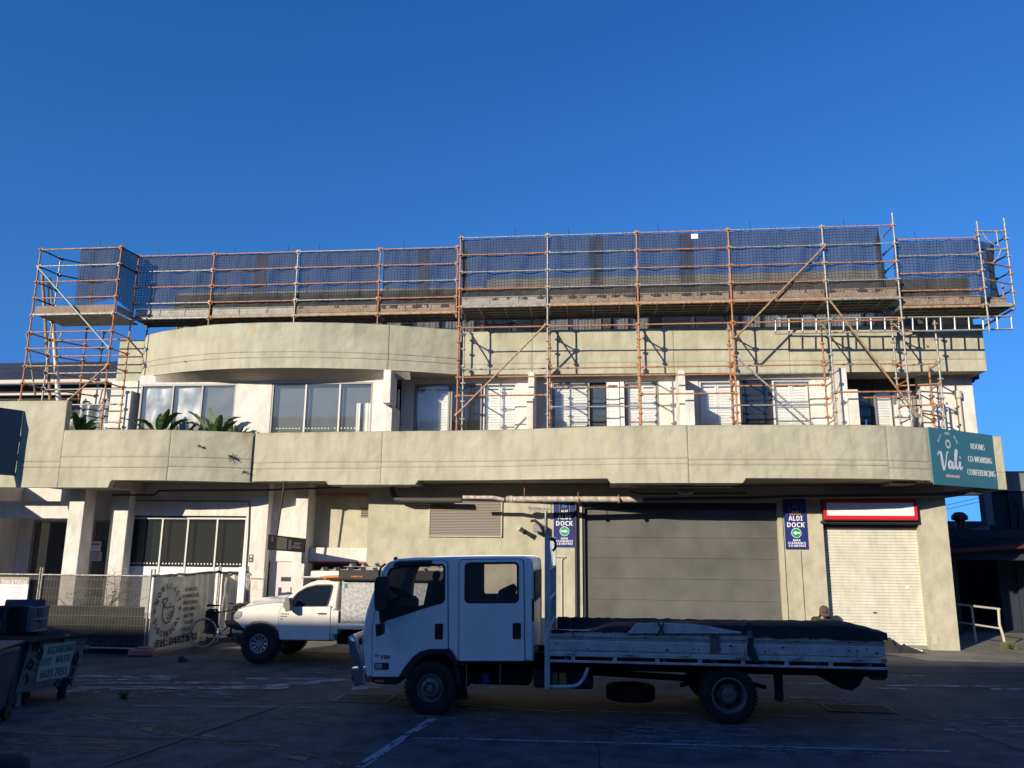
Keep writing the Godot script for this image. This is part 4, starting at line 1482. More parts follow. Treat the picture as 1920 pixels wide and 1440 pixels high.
	ledger(e, Vector3(8.15, r2[4], zf - 0.1), Vector3(10.25, r2[4], zf - 0.1), M.rust_pale, "ledger", 0.033)
	deck_bay(e, 8.16, 11.0, r2[4] + 0.04, -0.25, zf - 0.16)
	toe_board(e, 8.2, 10.2, r2[4] + 0.09, zf - 0.16, false)
	toe_board(e, 10.28, 10.95, r2[4] + 0.09, 0.6, false)
	standard(e, 11.189, 0.5, 8.82, 11.3, M.galv, [10.7, 10.2, 9.7, 9.2])
	var ex: float = 11.189
	for y: float in [9.9, 9.42]:
		ledger(e, Vector3(10.25, y, zf), Vector3(ex, y, 0.5), M.rust if y > 9.6 else M.galv)
	for y: float in [10.75, 10.25, 9.75, 9.25, 8.88]:
		ledger(e, Vector3(ex, y, 0.5), Vector3(ex - 0.1, y, -0.1), M.dark_frame, "end_rail")
	for y: float in [10.9, 10.38]:
		ledger(e, Vector3(10.35, y, 0.6), Vector3(ex - 0.03, y + 0.02, 0.5), M.galv, "gate_rail", 0.03)
		var s := Shape.new()
		var f := 1.0 if y > 10.6 else -1.0
		var cx := (10.35 + ex) / 2
		s.pipe([Vector3(cx - 0.22 * f, y, 0.57), Vector3(cx - 0.12 * f, y - 0.22, 0.57), Vector3(cx + 0.02 * f, y - 0.36, 0.56), Vector3(cx + 0.2 * f, y - 0.42, 0.55)], 0.02, 8)
		s.tube(Vector3(cx + 0.16 * f, y, 0.56), Vector3(cx + 0.16 * f, y - 0.4, 0.56), 0.018, 8)
		part("gate_hoop", s, M.galv, e)
	ledger(e, Vector3(10.6, 8.4, -0.1), Vector3(ex, 8.76, 0.5), M.galv, "bracket", 0.03)
	ledger(e, Vector3(10.27, 8.4, zf), Vector3(10.27, 8.68, -0.2), M.galv, "bracket")
	ledger(e, Vector3(10.975, 9.42, 0.45), Vector3(10.955, 8.8, 0.45), M.rust, "brace")
	for q in [[9.15, 0.45, M.galv], [9.2, -0.3, M.rust]]:
		standard(e, q[0], q[1], 4.45, 8.72, q[2], [8.38, 7.95, 7.36, 6.87, 6.36, 5.87, 5.37])
	standard(e, 8.65, 0.3, 4.45, 6.75, M.galv, [6.4, 5.4])
	standard(e, 9.4, -0.3, 4.45, 6.75, M.galv, [6.4, 5.4])
	for y: float in [7.3, 6.75, 6.2]:
		ledger(e, Vector3(8.14, y, 0.2), Vector3(9.15, y, 0.45), M.rust)
		ledger(e, Vector3(9.15, y, 0.45), Vector3(9.2, y, -0.3), M.galv, "transom")
	ledger(e, Vector3(8.14, 8.36, 0.2), Vector3(9.2, 8.36, -0.3), M.rust)
	ledger(e, Vector3(8.65, 6.0, 0.3), Vector3(9.4, 6.0, -0.3), M.rust)
	ledger(e, Vector3(6.27, 6.43, zi), Vector3(8.65, 6.43, 0.3), M.rust)
	# lower run over the round balcony
	var l := thing("scaffold_run", "lower middle scaffold run standing behind the round upper balcony", "scaffold", Vector3(-8.5, 7.4, 0), "scaffolding along the building")
	var lx := [-13.6, -11.2, -8.6, -6.1, -3.8]
	var lr := [10.99, 10.49, 9.99, 9.48]
	var lz := 0.3
	var lc := [M.rust, M.rust, M.galv, M.rust, M.rust]
	for i in 5:
		standard(l, lx[i], lz, 8.85 if i in [0, 4] else 7.5, 11.06, lc[i], lr + [9.01])
		standard(l, lx[i] + 0.02, -0.5, 7.5, 10.5, M.galv, [9.01])
	for i in 4:
		for k in 4:
			ledger(l, Vector3(lx[i], lr[k], lz), Vector3(lx[i + 1], lr[k], lz), M.galv if [i, k] in [[0, 1], [2, 0], [3, 2], [0, 3], [2, 3]] else (M.rust_pink if k < 2 else M.rust))
		ledger(l, Vector3(lx[i], 9.01, lz), Vector3(lx[i + 1], 9.01, lz), M.rust_pale if i else M.galv, "ledger", 0.034)
		deck_bay(l, lx[i] + 0.03, lx[i + 1] - 0.03, 9.05, -0.6, lz - 0.03)
		toe_board(l, lx[i] + 0.05, lx[i + 1] - 0.05, 9.1, lz - 0.05, i == 2)
	# corner tower at the left
	var w := thing("scaffold_tower", "tall scaffold tower with a plank deck at the left corner of the building", "scaffold", Vector3(-14.9, 4.42, 0.8), "scaffolding along the building")
	var x0 := -16.2
	var x1 := -13.66
	var tf := 1.1
	var ti := 0.35
	var tr := [10.97, 10.45, 9.96, 9.46, 8.95, 8.43, 7.94, 7.42, 6.93, 6.42, 5.9, 5.4]
	standard(w, x0, tf, 4.45, 11.0, M.rust, tr)
	standard(w, x1, tf, 4.45, 11.05, M.rust, tr)
	standard(w, x1 + 0.06, ti, 4.45, 8.95, M.rust_pale, tr.slice(4))
	standard(w, x0 + 0.1, ti, 4.45, 10.9, M.galv, tr)
	standard(w, x0 + 0.75, -0.35, 4.45, 10.6, M.rust, tr)
	standard(w, x0 + 0.95, -0.9, 4.45, 8.9, M.galv, tr)
	for k in 4:
		ledger(w, Vector3(x0, tr[k], tf), Vector3(x1, tr[k], tf), [M.rust_pale, M.galv, M.rust, M.rust_pink][k])
		ledger(w, Vector3(x0, tr[k], tf), Vector3(x0 + 0.1, tr[k], ti), M.dark_frame, "end_rail")
		if k < 2:
			ledger(w, Vector3(x0 + 0.1, tr[k], ti), Vector3(x0 + 0.75, tr[k], -0.35), M.dark_frame, "end_rail")
			ledger(w, Vector3(x1, tr[k], tf), Vector3(-13.5, tr[k] - 0.05, 0.45), M.dark_frame, "end_rail")
	ledger(w, Vector3(x0, tr[4], tf), Vector3(x1, tr[4], tf), M.galv, "ledger", 0.034)
	for k in [5, 6, 7, 8]:
		ledger(w, Vector3(x0, tr[k], tf), Vector3(x1, tr[k], tf), [M.rust_pink, M.rust_pink, M.rust_pale, M.rust_pale][k - 5])
		ledger(w, Vector3(x0 + 0.1, tr[k] - 0.05, ti), Vector3(x1 + 0.06, tr[k] - 0.05, ti), [M.rust_pink, M.rust_pink, M.galv, M.galv][k - 5])
		ledger(w, Vector3(x0, tr[k] - 0.02, tf), Vector3(x0 + 0.1, tr[k] - 0.02, ti), M.rust, "transom")
		ledger(w, Vector3(x1, tr[k] - 0.02, tf), Vector3(x1 + 0.06, tr[k] - 0.02, ti), M.rust, "transom")
		ledger(w, Vector3(x0 + 0.1, tr[k] - 0.02, ti), Vector3(x0 + 0.95, tr[k] - 0.02, -0.9), M.rust, "transom")
	for k in [9, 10]:
		ledger(w, Vector3(x0 + 0.1, tr[k], ti), Vector3(x1 + 0.06, tr[k], ti), M.galv)
	for k in 6:
		var s := Shape.new()
		s.span(Vector3(x0 + 0.05, tr[4] + 0.02, -0.2 + k * 0.22), Vector3(x1 - 0.05, tr[4] + 0.06, -0.2 + k * 0.22 + 0.205), 0.005)
		part("deck_plank", s, M.deck, w)
	toe_board(w, x0 + 0.05, x1 - 0.05, tr[4] + 0.07, tf - 0.05, true)
	bar("toe_board", x1 + 0.03, x1 + 0.06, tr[4] + 0.07, tr[4] + 0.26, ti, tf - 0.05, M.deck, w)
	ledger(w, Vector3(-16.202, 10.423, 1.15), Vector3(-13.653, 7.9, 1.15), mat(0.25, 0.33, 0.3, 0.5, 0.3), "brace", 0.024)
	ledger(w, Vector3(-13.656, 7.385, 1.15), Vector3(-14.734, 6.379, 1.15), M.rust_pale, "brace", 0.024)
	ledger(w, Vector3(-16.603, 8.519, 0.7), Vector3(-16.454, 6.763, 0.2), M.galv, "brace", 0.022)
	ledger(w, Vector3(-15.994, 8.75, 0), Vector3(-16.157, 8.283, 0), M.galv, "brace", 0.02)

func net_sheet(t: Node3D, path: Array, y0: float, y1: float, sd: float, sag := 0.0) -> void:
	# dark shade net: a thin woven sheet with a grid of heavier cords
	var line := []
	var total := 0.0
	for i in path.size() - 1:
		total += path[i].distance_to(path[i + 1])
	var n := int(total / 0.085) + 1
	for i in n + 1:
		var d := total * i / n
		var k := 0
		while k < path.size() - 2 and d > path[k].distance_to(path[k + 1]):
			d -= path[k].distance_to(path[k + 1])
			k += 1
		line.append(path[k].lerp(path[k + 1], clampf(d / path[k].distance_to(path[k + 1]), 0.0, 1.0)))
	var rows := int((y1 - y0) / 0.085) + 1
	var pts := []
	for j in rows + 1:
		for i in n + 1:
			var y := y0 + (y1 - y0) * j / rows
			var p: Vector2 = line[i]
			var wv := 0.05 * sin(i * 0.55 + sd) * sin(PI * j / rows) + 0.05 * lumps.get_noise_2d(i * 22.0 + sd * 50.0, y * 70.0)
			var drop := sag * sin(PI * i / n * 2.0 + sd) * (1.0 - float(j) / rows)
			pts.append(Vector3(p.x + wv * 0.2, y - drop + 0.02 * lumps.get_noise_2d(i * 30.0, 50.0 + sd), p.y + wv))
	var s := Shape.new()
	s.grid(pts, n + 1, Vector3(0, 0, 1))
	part("weave", s, M.net, t)
	s = Shape.new()
	for j in rows + 1:
		for i in n:
			var a: Vector3 = pts[j * (n + 1) + i] + Vector3(0, 0, 0.006)
			var b: Vector3 = pts[j * (n + 1) + i + 1] + Vector3(0, 0, 0.006)
			var o := Vector3(0, 0.0065, 0)
			s.quad(a - o, b - o, b + o, a + o, Vector3(0, 0, 1))
	for i in n + 1:
		for j in rows:
			var a: Vector3 = pts[j * (n + 1) + i] + Vector3(0, 0, 0.008)
			var b: Vector3 = pts[(j + 1) * (n + 1) + i] + Vector3(0, 0, 0.008)
			var o := Vector3(0.0065, 0, 0)
			s.quad(a - o, b - o, b + o, a + o, Vector3(0, 0, 1))
	part("cords", s, M.cord, t, "", "stuff")
	s = Shape.new()
	var q := 0.6
	while q < total - 0.3:
		var p: Vector2 = line[clampi(int(q / total * n), 0, n)]
		s.tube(Vector3(p.x, y1, p.y), Vector3(p.x + 0.03 * sin(q * 9.0), y1 + 0.3, p.y), 0.0075, 4)
		q += 1.05 + 0.6 * sin(q * 3.1)
	part("cable_ties", s, M.black, t, "", "stuff")

func nets_and_ladder() -> void:
	var runs := [
		["black shade net on the front of the left scaffold tower", [Vector2(-14.94, 1.05), Vector2(-13.72, 1.06), Vector2(-13.6, 0.32)], 9.3, 11.0, 1.0, 0.1],
		["black shade net on the lower scaffold run, bay nearest the tower", [Vector2(-13.58, 0.25), Vector2(-11.2, 0.25)], 9.35, 10.97, 2.0, 0.0],
		["black shade net on the lower scaffold run, second bay from the tower", [Vector2(-11.17, 0.25), Vector2(-8.62, 0.25)], 9.32, 10.97, 3.0, 0.0],
		["black shade net on the lower scaffold run, third bay from the tower", [Vector2(-8.56, 0.25), Vector2(-6.13, 0.25)], 9.25, 10.97, 4.0, 0.0],
		["black shade net on the lower scaffold run, bay next to the taller run", [Vector2(-6.0, 0.25), Vector2(-3.82, 0.25)], 9.2, 10.97, 5.0, 0.0],
		["black shade net on the first bay of the taller run, left end", [Vector2(-3.57, 0.2), Vector2(-3.57, 0.9), Vector2(-1.18, 0.93)], 9.17, 10.95, 6.0, 0.0],
		["black shade net on the taller run, second bay from its left end", [Vector2(-1.12, 0.93), Vector2(1.28, 0.93)], 9.17, 10.95, 7.0, 0.0],
		["black shade net on the taller run with the small white tag", [Vector2(1.34, 0.93), Vector2(3.76, 0.93)], 9.17, 10.95, 8.0, 0.0],
		["black shade net on the taller run behind the long diagonal brace", [Vector2(3.82, 0.93), Vector2(6.24, 0.93)], 9.17, 10.95, 9.0, 0.0],
		["black shade net on the taller run, bay before the far right step", [Vector2(6.3, 0.93), Vector2(7.75, 0.93), Vector2(7.95, 0.15)], 9.17, 10.95, 10.0, 0.0],
		["black shade net wrapping the overhanging bay at the far right", [Vector2(8.15, 0.8), Vector2(10.2, 0.8), Vector2(10.9, 0.4), Vector2(10.88, -0.05)], 8.95, 10.58, 11.0, 0.06],
	]
	for r in runs:
		var p: Vector2 = r[1][0]
		var t := thing("shade_net", r[0], "net", Vector3(p.x, r[2], p.y), "shade nets tied to the scaffolding")
		net_sheet(t, r[1], r[2], r[3], r[4], r[5])
		if r[4] in [3.0, 5.0, 7.0, 8.0]:
			var a: Vector2 = r[1][0].lerp(r[1][1], 0.47)
			var b: Vector2 = r[1][0].lerp(r[1][1], 0.63)
			var s := Shape.new()
			s.quad(Vector3(a.x, r[2], a.y - 0.05), Vector3(b.x, r[2], b.y - 0.05), Vector3(b.x, r[3], b.y - 0.05), Vector3(a.x, r[3], a.y - 0.05), Vector3(0, 0, 1))
			part("overlap", s, M.net, t)
		if r[4] == 8.0:
			bar("tag", 2.794, 2.98, 10.78, 10.92, 0.955, 0.96, M.paper, t)
	# aluminium ladder lying along the scaffold
	var z := 0.55
	var t := thing("ladder", "long aluminium ladder lying on its side along the right scaffold", "ladder", Vector3(7.85, 8.04, z))
	var a0: Vector3 = Vector3(4.993, 8.57, 0.55)
	var a1: Vector3 = Vector3(11.057, 8.52, 0.55)
	var b0: Vector3 = Vector3(4.969, 8.151, 0.55)
	var b1: Vector3 = Vector3(11.044, 8.171, 0.55)
	for q in [[a0, a1], [b0, b1]]:
		var s := Shape.new()
		var d: Vector3 = q[1] - q[0]
		s.box((q[0] + q[1]) / 2, Vector3(d.length(), 0.03, 0.075), Basis(Vector3.BACK, atan2(d.y, d.x)), 0.005)
		part("stile", s, M.alu, t)
	for k in 18:
		var u := (k + 0.05) / 17.1
		var s := Shape.new()
		s.tube(a0.lerp(a1, u), b0.lerp(b1, u), 0.022, 8)
		part("rung", s, M.alu, t)
	# white poles leaning on the left tower
	for k in 2:
		var s := Shape.new()
		if k == 0:
			s.tube(Vector3(-16.663, 10.473, 0), Vector3(-15.756, 6.581, 0.1), 0.075, 10)
		else:
			s.tube(Vector3(-16.754, 10.526, 0.2), Vector3(-15.92, 6.587, 0.25), 0.045, 10)
		solo("leaning_pole", s, M.pole if k == 0 else M.wood_pole, ["thick white plastic pole leaning inside the left scaffold tower", "tan timber pole beside the white pole in the left scaffold tower"][k], "pole", [Vector3(-15.5, 4.42, 0.1), Vector3(-15.8, 4.42, 0.2)][k])

# ---------------------------------------------------------------- ground and neighbours
func sheet(called: String, pts: Array, y: float, m: Material) -> void:
	var s := Shape.new()
	var idx := Geometry2D.triangulate_polygon(PackedVector2Array(pts))
	for i in range(0, idx.size(), 3):
		s.tri(Vector3(pts[idx[i]].x, y, pts[idx[i]].y), Vector3(pts[idx[i + 1]].x, y, pts[idx[i + 1]].y), Vector3(pts[idx[i + 2]].x, y, pts[idx[i + 2]].y), Vector3.UP)
	solo(called, s, m, "", "", Vector3.ZERO, "", "structure")

func worn_strip(called: String, a: Vector2, b: Vector2, wide: float, y: float, m: Material, keep: float, sd: float, cell := 0.05) -> void:
	# paint that has flaked off in places
	var s := Shape.new()
	var d := (b - a)
	var n := int(d.length() / cell)
	var k := maxi(2, int(wide / 0.03))
	var side := Vector2(-d.y, d.x).normalized() * wide
	for i in n:
		for j in k:
			var u := (i + 0.5) / n
			var w := (j + 0.5) / k - 0.5
			var v := stain.get_noise_2d(i * cell * 160.0 + sd * 99.0, j * 30.0 + sd * 17.0) + 0.35 * lumps.get_noise_2d(i * cell * 900.0, j * 140.0 + sd)
			if v + keep > 0.0:
				var p := a + d * (float(i) / n) + side * (float(j) / k - 0.5)
				var q := a + d * (float(i + 1) / n) + side * (float(j) / k - 0.5)
				var o := side / k
				s.quad(Vector3(p.x, y, p.y), Vector3(q.x, y, q.y), Vector3(q.x + o.x, y, q.y + o.y), Vector3(p.x + o.x, y, p.y + o.y), Vector3.UP)
	if s.v.size():
		solo(called, s, m, "", "", Vector3.ZERO, "", "structure")

func crack(pts: Array, w: float, m: Material, y := 0.007) -> Shape:
	var s := Shape.new()
	for i in pts.size() - 1:
		var a: Vector2 = pts[i]
		var b: Vector2 = pts[i + 1]
		var n := maxi(1, int(a.distance_to(b) / 0.15))
		for k in n:
			var p := a.lerp(b, float(k) / n)
			var q := a.lerp(b, float(k + 1) / n)
			var o := Vector2(-(b - a).y, (b - a).x).normalized()
			var j0 := o * 0.03 * lumps.get_noise_2d(p.x * 200.0, p.y * 200.0)
			var j1 := o * 0.03 * lumps.get_noise_2d(q.x * 200.0, q.y * 200.0)
			var w0 := o * w * (0.6 + 0.5 * absf(lumps.get_noise_2d(p.x * 300.0, 9.0)))
			p += j0
			q += j1
			s.quad(Vector3(p.x - w0.x, y, p.y - w0.y), Vector3(q.x - w0.x, y, q.y - w0.y), Vector3(q.x + w0.x, y, q.y + w0.y), Vector3(p.x + w0.x, y, p.y + w0.y), Vector3.UP)
	return s

func ground() -> void:
	var s := Shape.new()
	s.quad(Vector3(-300, 0, -300), Vector3(300, 0, -300), Vector3(300, 0, 300), Vector3(-300, 0, 300), Vector3.UP)
	solo("ground", s, M.asphalt, "", "", Vector3.ZERO, "", "structure")
	# lighter concrete in front of the doors
	sheet("concrete_apron", [Vector2(-9.9, -0.6), Vector2(-9.2, 2.6), Vector2(-5, 3.1), Vector2(0, 3.0), Vector2(5.5, 2.6), Vector2(7.023, 0.926), Vector2(7.656, 2.108), Vector2(9.633, 2.033), Vector2(15, 2.1), Vector2(15, -5), Vector2(-9.9, -5)], 0.004, M.concrete)
	sheet("asphalt_patch", [Vector2(5.651, 2.944), Vector2(7.701, 3.82), Vector2(9.648, 3.647), Vector2(16, 4.6), Vector2(3.8, 4.4), Vector2(3.4, 3.4)], 0.004, textured(mat(0.075, 0.075, 0.08, 0.9), M.asphalt.albedo_texture, 1.7))
	sheet("worn_slab", [Vector2(-8.856, 10.008), Vector2(-4.278, 8.457), Vector2(0.196, 9.517), Vector2(5.967, 9.037), Vector2(6.379, 12.367), Vector2(0.452, 12.972), Vector2(-6.021, 15.368), Vector2(-10.928, 12.02)], 0.003, over(textured(mat(0.19, 0.195, 0.21, 0.88), M.asphalt.albedo_texture, 3.1, bumps(0.1, 3, 3.0, 192), 0.5), noise(0.01, 5, Color(0.45, 0.45, 0.47), Color(1, 1, 1), 193, 1024, 0.45), 6.0))
	# joints and cracks
	var lines := [
		[[Vector2(-5.437, 12.776), Vector2(-5.202, 11.386), Vector2(-4.817, 9.032), Vector2(-4.274, 8.731), Vector2(-2.735, 8.223)], 0.03],
		[[Vector2(-8.174, 11.45), Vector2(-6.384, 11.466), Vector2(-5.188, 11.413), Vector2(-4.274, 11.399)], 0.012],
		[[Vector2(4.607, 8.341), Vector2(4.956, 8.448), Vector2(5.069, 9.435), Vector2(5.375, 10.625)], 0.02],
		[[Vector2(5.623, 8.505), Vector2(5.854, 9.122), Vector2(6.242, 9.334)], 0.012],
		[[Vector2(0.023, 10.47), Vector2(0.04, 11.045), Vector2(0.068, 12.138)], 0.012],
		[[Vector2(1.94, 9.882), Vector2(2.063, 9.993), Vector2(2.236, 10.513), Vector2(2.461, 11.473)], 0.007],
		[[Vector2(3.569, 6.77), Vector2(3.531, 7.603), Vector2(3.687, 7.805)], 0.012],
		[[Vector2(5.919, 4.108), Vector2(7.412, 4.007), Vector2(8.939, 3.62)], 0.035],
		[[Vector2(-7.979, 4.974), Vector2(-8.752, 2.566)], 0.008],
		[[Vector2(-5.437, 8.906), Vector2(-5.485, 8.158)], 0.006],
	]
	for l in lines:
		solo("ground_joint", crack(l[0], l[1], M.crack), M.crack, "", "", Vector3.ZERO, "", "structure")
	# raised lighter ribs beside the long joint
	solo("ground_joint", crack([Vector2(-5.495, 12.784), Vector2(-5.269, 11.396), Vector2(-4.899, 9.045)], 0.045, M.line, 0.006), textured(mat(0.16, 0.16, 0.16, 0.9), M.asphalt.albedo_texture, 1.1), "", "", Vector3.ZERO, "", "structure")
	# painted lines
	worn_strip("painted_line", Vector2(-2.37, 10.928), Vector2(4.406, 10.707), 0.06, 0.0085, M.line, 0.25, 1.0)
	worn_strip("painted_line", Vector2(-2.647, 12.397), Vector2(-2.326, 9.738), 0.13, 0.0085, M.line, 0.2, 2.0)
	worn_strip("painted_line", Vector2(-7.055, 9.494), Vector2(-3.383, 9.115), 0.05, 0.0085, M.line, 0.1, 3.0)
	worn_strip("painted_line", Vector2(-2.128, 8.674), Vector2(-0.517, 9.016), 0.05, 0.0085, M.line, 0.15, 4.0)
	worn_strip("painted_line", Vector2(-0.522, 8.896), Vector2(4.153, 8.757), 0.05, 0.0085, M.line, 0.1, 5.0)
	for q in [[Vector2(-8.882, 8.219), Vector2(-5.325, 7.614), 0.3, 6.0], [Vector2(-9.219, 7.724), Vector2(-6.259, 7.259), 0.2, 7.0], [Vector2(-9.601, 7.005), Vector2(-7.749, 6.835), 0.22, 8.0], [Vector2(-9.397, 7.462), Vector2(-7.77, 7.084), 0.16, 9.0], [Vector2(-6.457, 6.815), Vector2(-4.691, 6.596), 0.14, 10.0], [Vector2(-5.822, 7.583), Vector2(-4.962, 6.997), 0.3, 11.0], [Vector2(-5.509, 7.141), Vector2(-4.479, 6.623), 0.25, 12.0], [Vector2(-4.325, 7.127), Vector2(-3.761, 7.039), 0.3, 13.0], [Vector2(-4.213, 7.495), Vector2(-3.755, 7.424), 0.3, 14.0], [Vector2(-9.005, 8.598), Vector2(-8.259, 8.433), 0.25, 15.0],
			[Vector2(5.356, 5.728), Vector2(7.514, 5.507), 0.18, 16.0], [Vector2(5.076, 5.999), Vector2(5.602, 6.084), 0.2, 17.0], [Vector2(7.171, 5.841), Vector2(7.833, 5.794), 0.22, 18.0], [Vector2(5.792, 4.473), Vector2(6.632, 4.405), 0.12, 19.0], [Vector2(3.625, 5.765), Vector2(4.815, 5.637), 0.12, 20.0], [Vector2(3.283, 7.215), Vector2(3.543, 7.224), 0.1, 21.0], [Vector2(4.857, 9.433), Vector2(5.008, 9.411), 0.08, 22.0], [Vector2(5.069, 9.435), Vector2(5.263, 9.473), 0.05, 23.0]]:
		worn_strip("worn_marking", q[0], q[1], q[2], 0.0085, M.line, 0.02, q[3], 0.09)
	for q in [[Vector2(-7.331, 10.321), Vector2(-4.869, 11.339), 0.3, 31.0, -0.14], [Vector2(-4.593, 11.471), Vector2(-3.874, 11.697), 0.22, 32.0, -0.08], [Vector2(-3.632, 11.971), Vector2(-3.285, 12.117), 0.25, 33.0, -0.03], [Vector2(-3.056, 12.133), Vector2(-2.831, 12.242), 0.25, 34.0, -0.03]]:
		worn_strip("worn_yellow_marking", q[0], q[1], q[2], 0.0085, M.yellow, q[4], q[3])
	for q in [[Vector2(-4.479, 9.359), Vector2(-3.272, 9.802), 0.25, 41.0], [Vector2(-3.517, 8.881), Vector2(-2.708, 9.683), 0.12, 42.0], [Vector2(-4.83, 9.729), Vector2(-3.482, 10.395), 0.4, 43.0]]:
		worn_strip("pale_scuff", q[0], q[1], q[2], 0.0075, textured(mat(0.17, 0.155, 0.135, 0.9), M.asphalt.albedo_texture, 1.1), -0.02, q[3])
	var r := RandomNumberGenerator.new()
	r.seed = 77
	var pale := textured(mat(0.27, 0.275, 0.29, 0.9), M.asphalt.albedo_texture, 0.9)
	var oily := textured(mat(0.03, 0.031, 0.034, 0.6), M.asphalt.albedo_texture, 1.3)
	for k in 26:
		var at := Vector2(r.randf_range(-8.0, 8.0), r.randf_range(4.5, 12.6))
		var d := Vector2(r.randf_range(0.8, 2.6), r.randf_range(-0.25, 0.25))
		worn_strip("oil_stain" if k % 3 == 0 else "pale_scuff", at, at + d, r.randf_range(0.3, 1.0), 0.0055 + 0.00007 * k, oily if k % 3 == 0 else pale, -0.16, 50.0 + k, 0.06)
	# drain grates
	for k in 2:
		var q: Array = [[Vector3(-4.158, 0, 8.128), Vector3(-3.317, 0, 8), Vector3(-3.255, 0, 8.667), Vector3(-4.157, 0, 8.846)], [Vector3(3.639, 0, 7.856), Vector3(4.672, 0, 7.724), Vector3(4.589, 0, 8.304), Vector3(3.607, 0, 8.408)]][k]
		var x0: float = (q[0].x + q[3].x) / 2
		var x1: float = (q[1].x + q[2].x) / 2
		var z0: float = (q[0].z + q[1].z) / 2
		var z1: float = (q[2].z + q[3].z) / 2
		var t := thing("drain_grate", ["steel drain grate in the yard left of the flatbed truck's front wheel", "steel drain grate in the yard right of the flatbed truck's rear wheel"][k], "drain grate", Vector3((x0 + x1) / 2, 0, (z0 + z1) / 2), "drain grates in the yard")
		s = Shape.new()
		s.span(Vector3(x0, 0.004, z0), Vector3(x1, 0.008, z1))
		part("pit", s, M.crack, t)
		s = Shape.new()
		s.span(Vector3(x0, 0.009, z0), Vector3(x1, 0.018, z0 + 0.03))
		s.span(Vector3(x0, 0.009, z1 - 0.03), Vector3(x1, 0.018, z1))
		s.span(Vector3(x0, 0.009, z0 + 0.031), Vector3(x0 + 0.03, 0.018, z1 - 0.031))
		s.span(Vector3(x1 - 0.03, 0.009, z0 + 0.031), Vector3(x1, 0.018, z1 - 0.031))
		part("frame", s, M.grate, t)
		for i in 19:
			s = Shape.new()
			var xx := lerpf(x0 + 0.05, x1 - 0.05, i / 18.0)
			s.span(Vector3(xx - 0.004, 0.009, z0 + 0.031), Vector3(xx + 0.004, 0.014, z1 - 0.031))
			part("bar", s, M.grate, t)
		s = Shape.new()
		for i in 3:
			var zz := lerpf(z0, z1, 0.25 + 0.25 * i)
			s.span(Vector3(x0 + 0.04, 0.009, zz - 0.004), Vector3(x1 - 0.04, 0.012, zz + 0.004))
		part("cross_bar", s, M.grate, t)

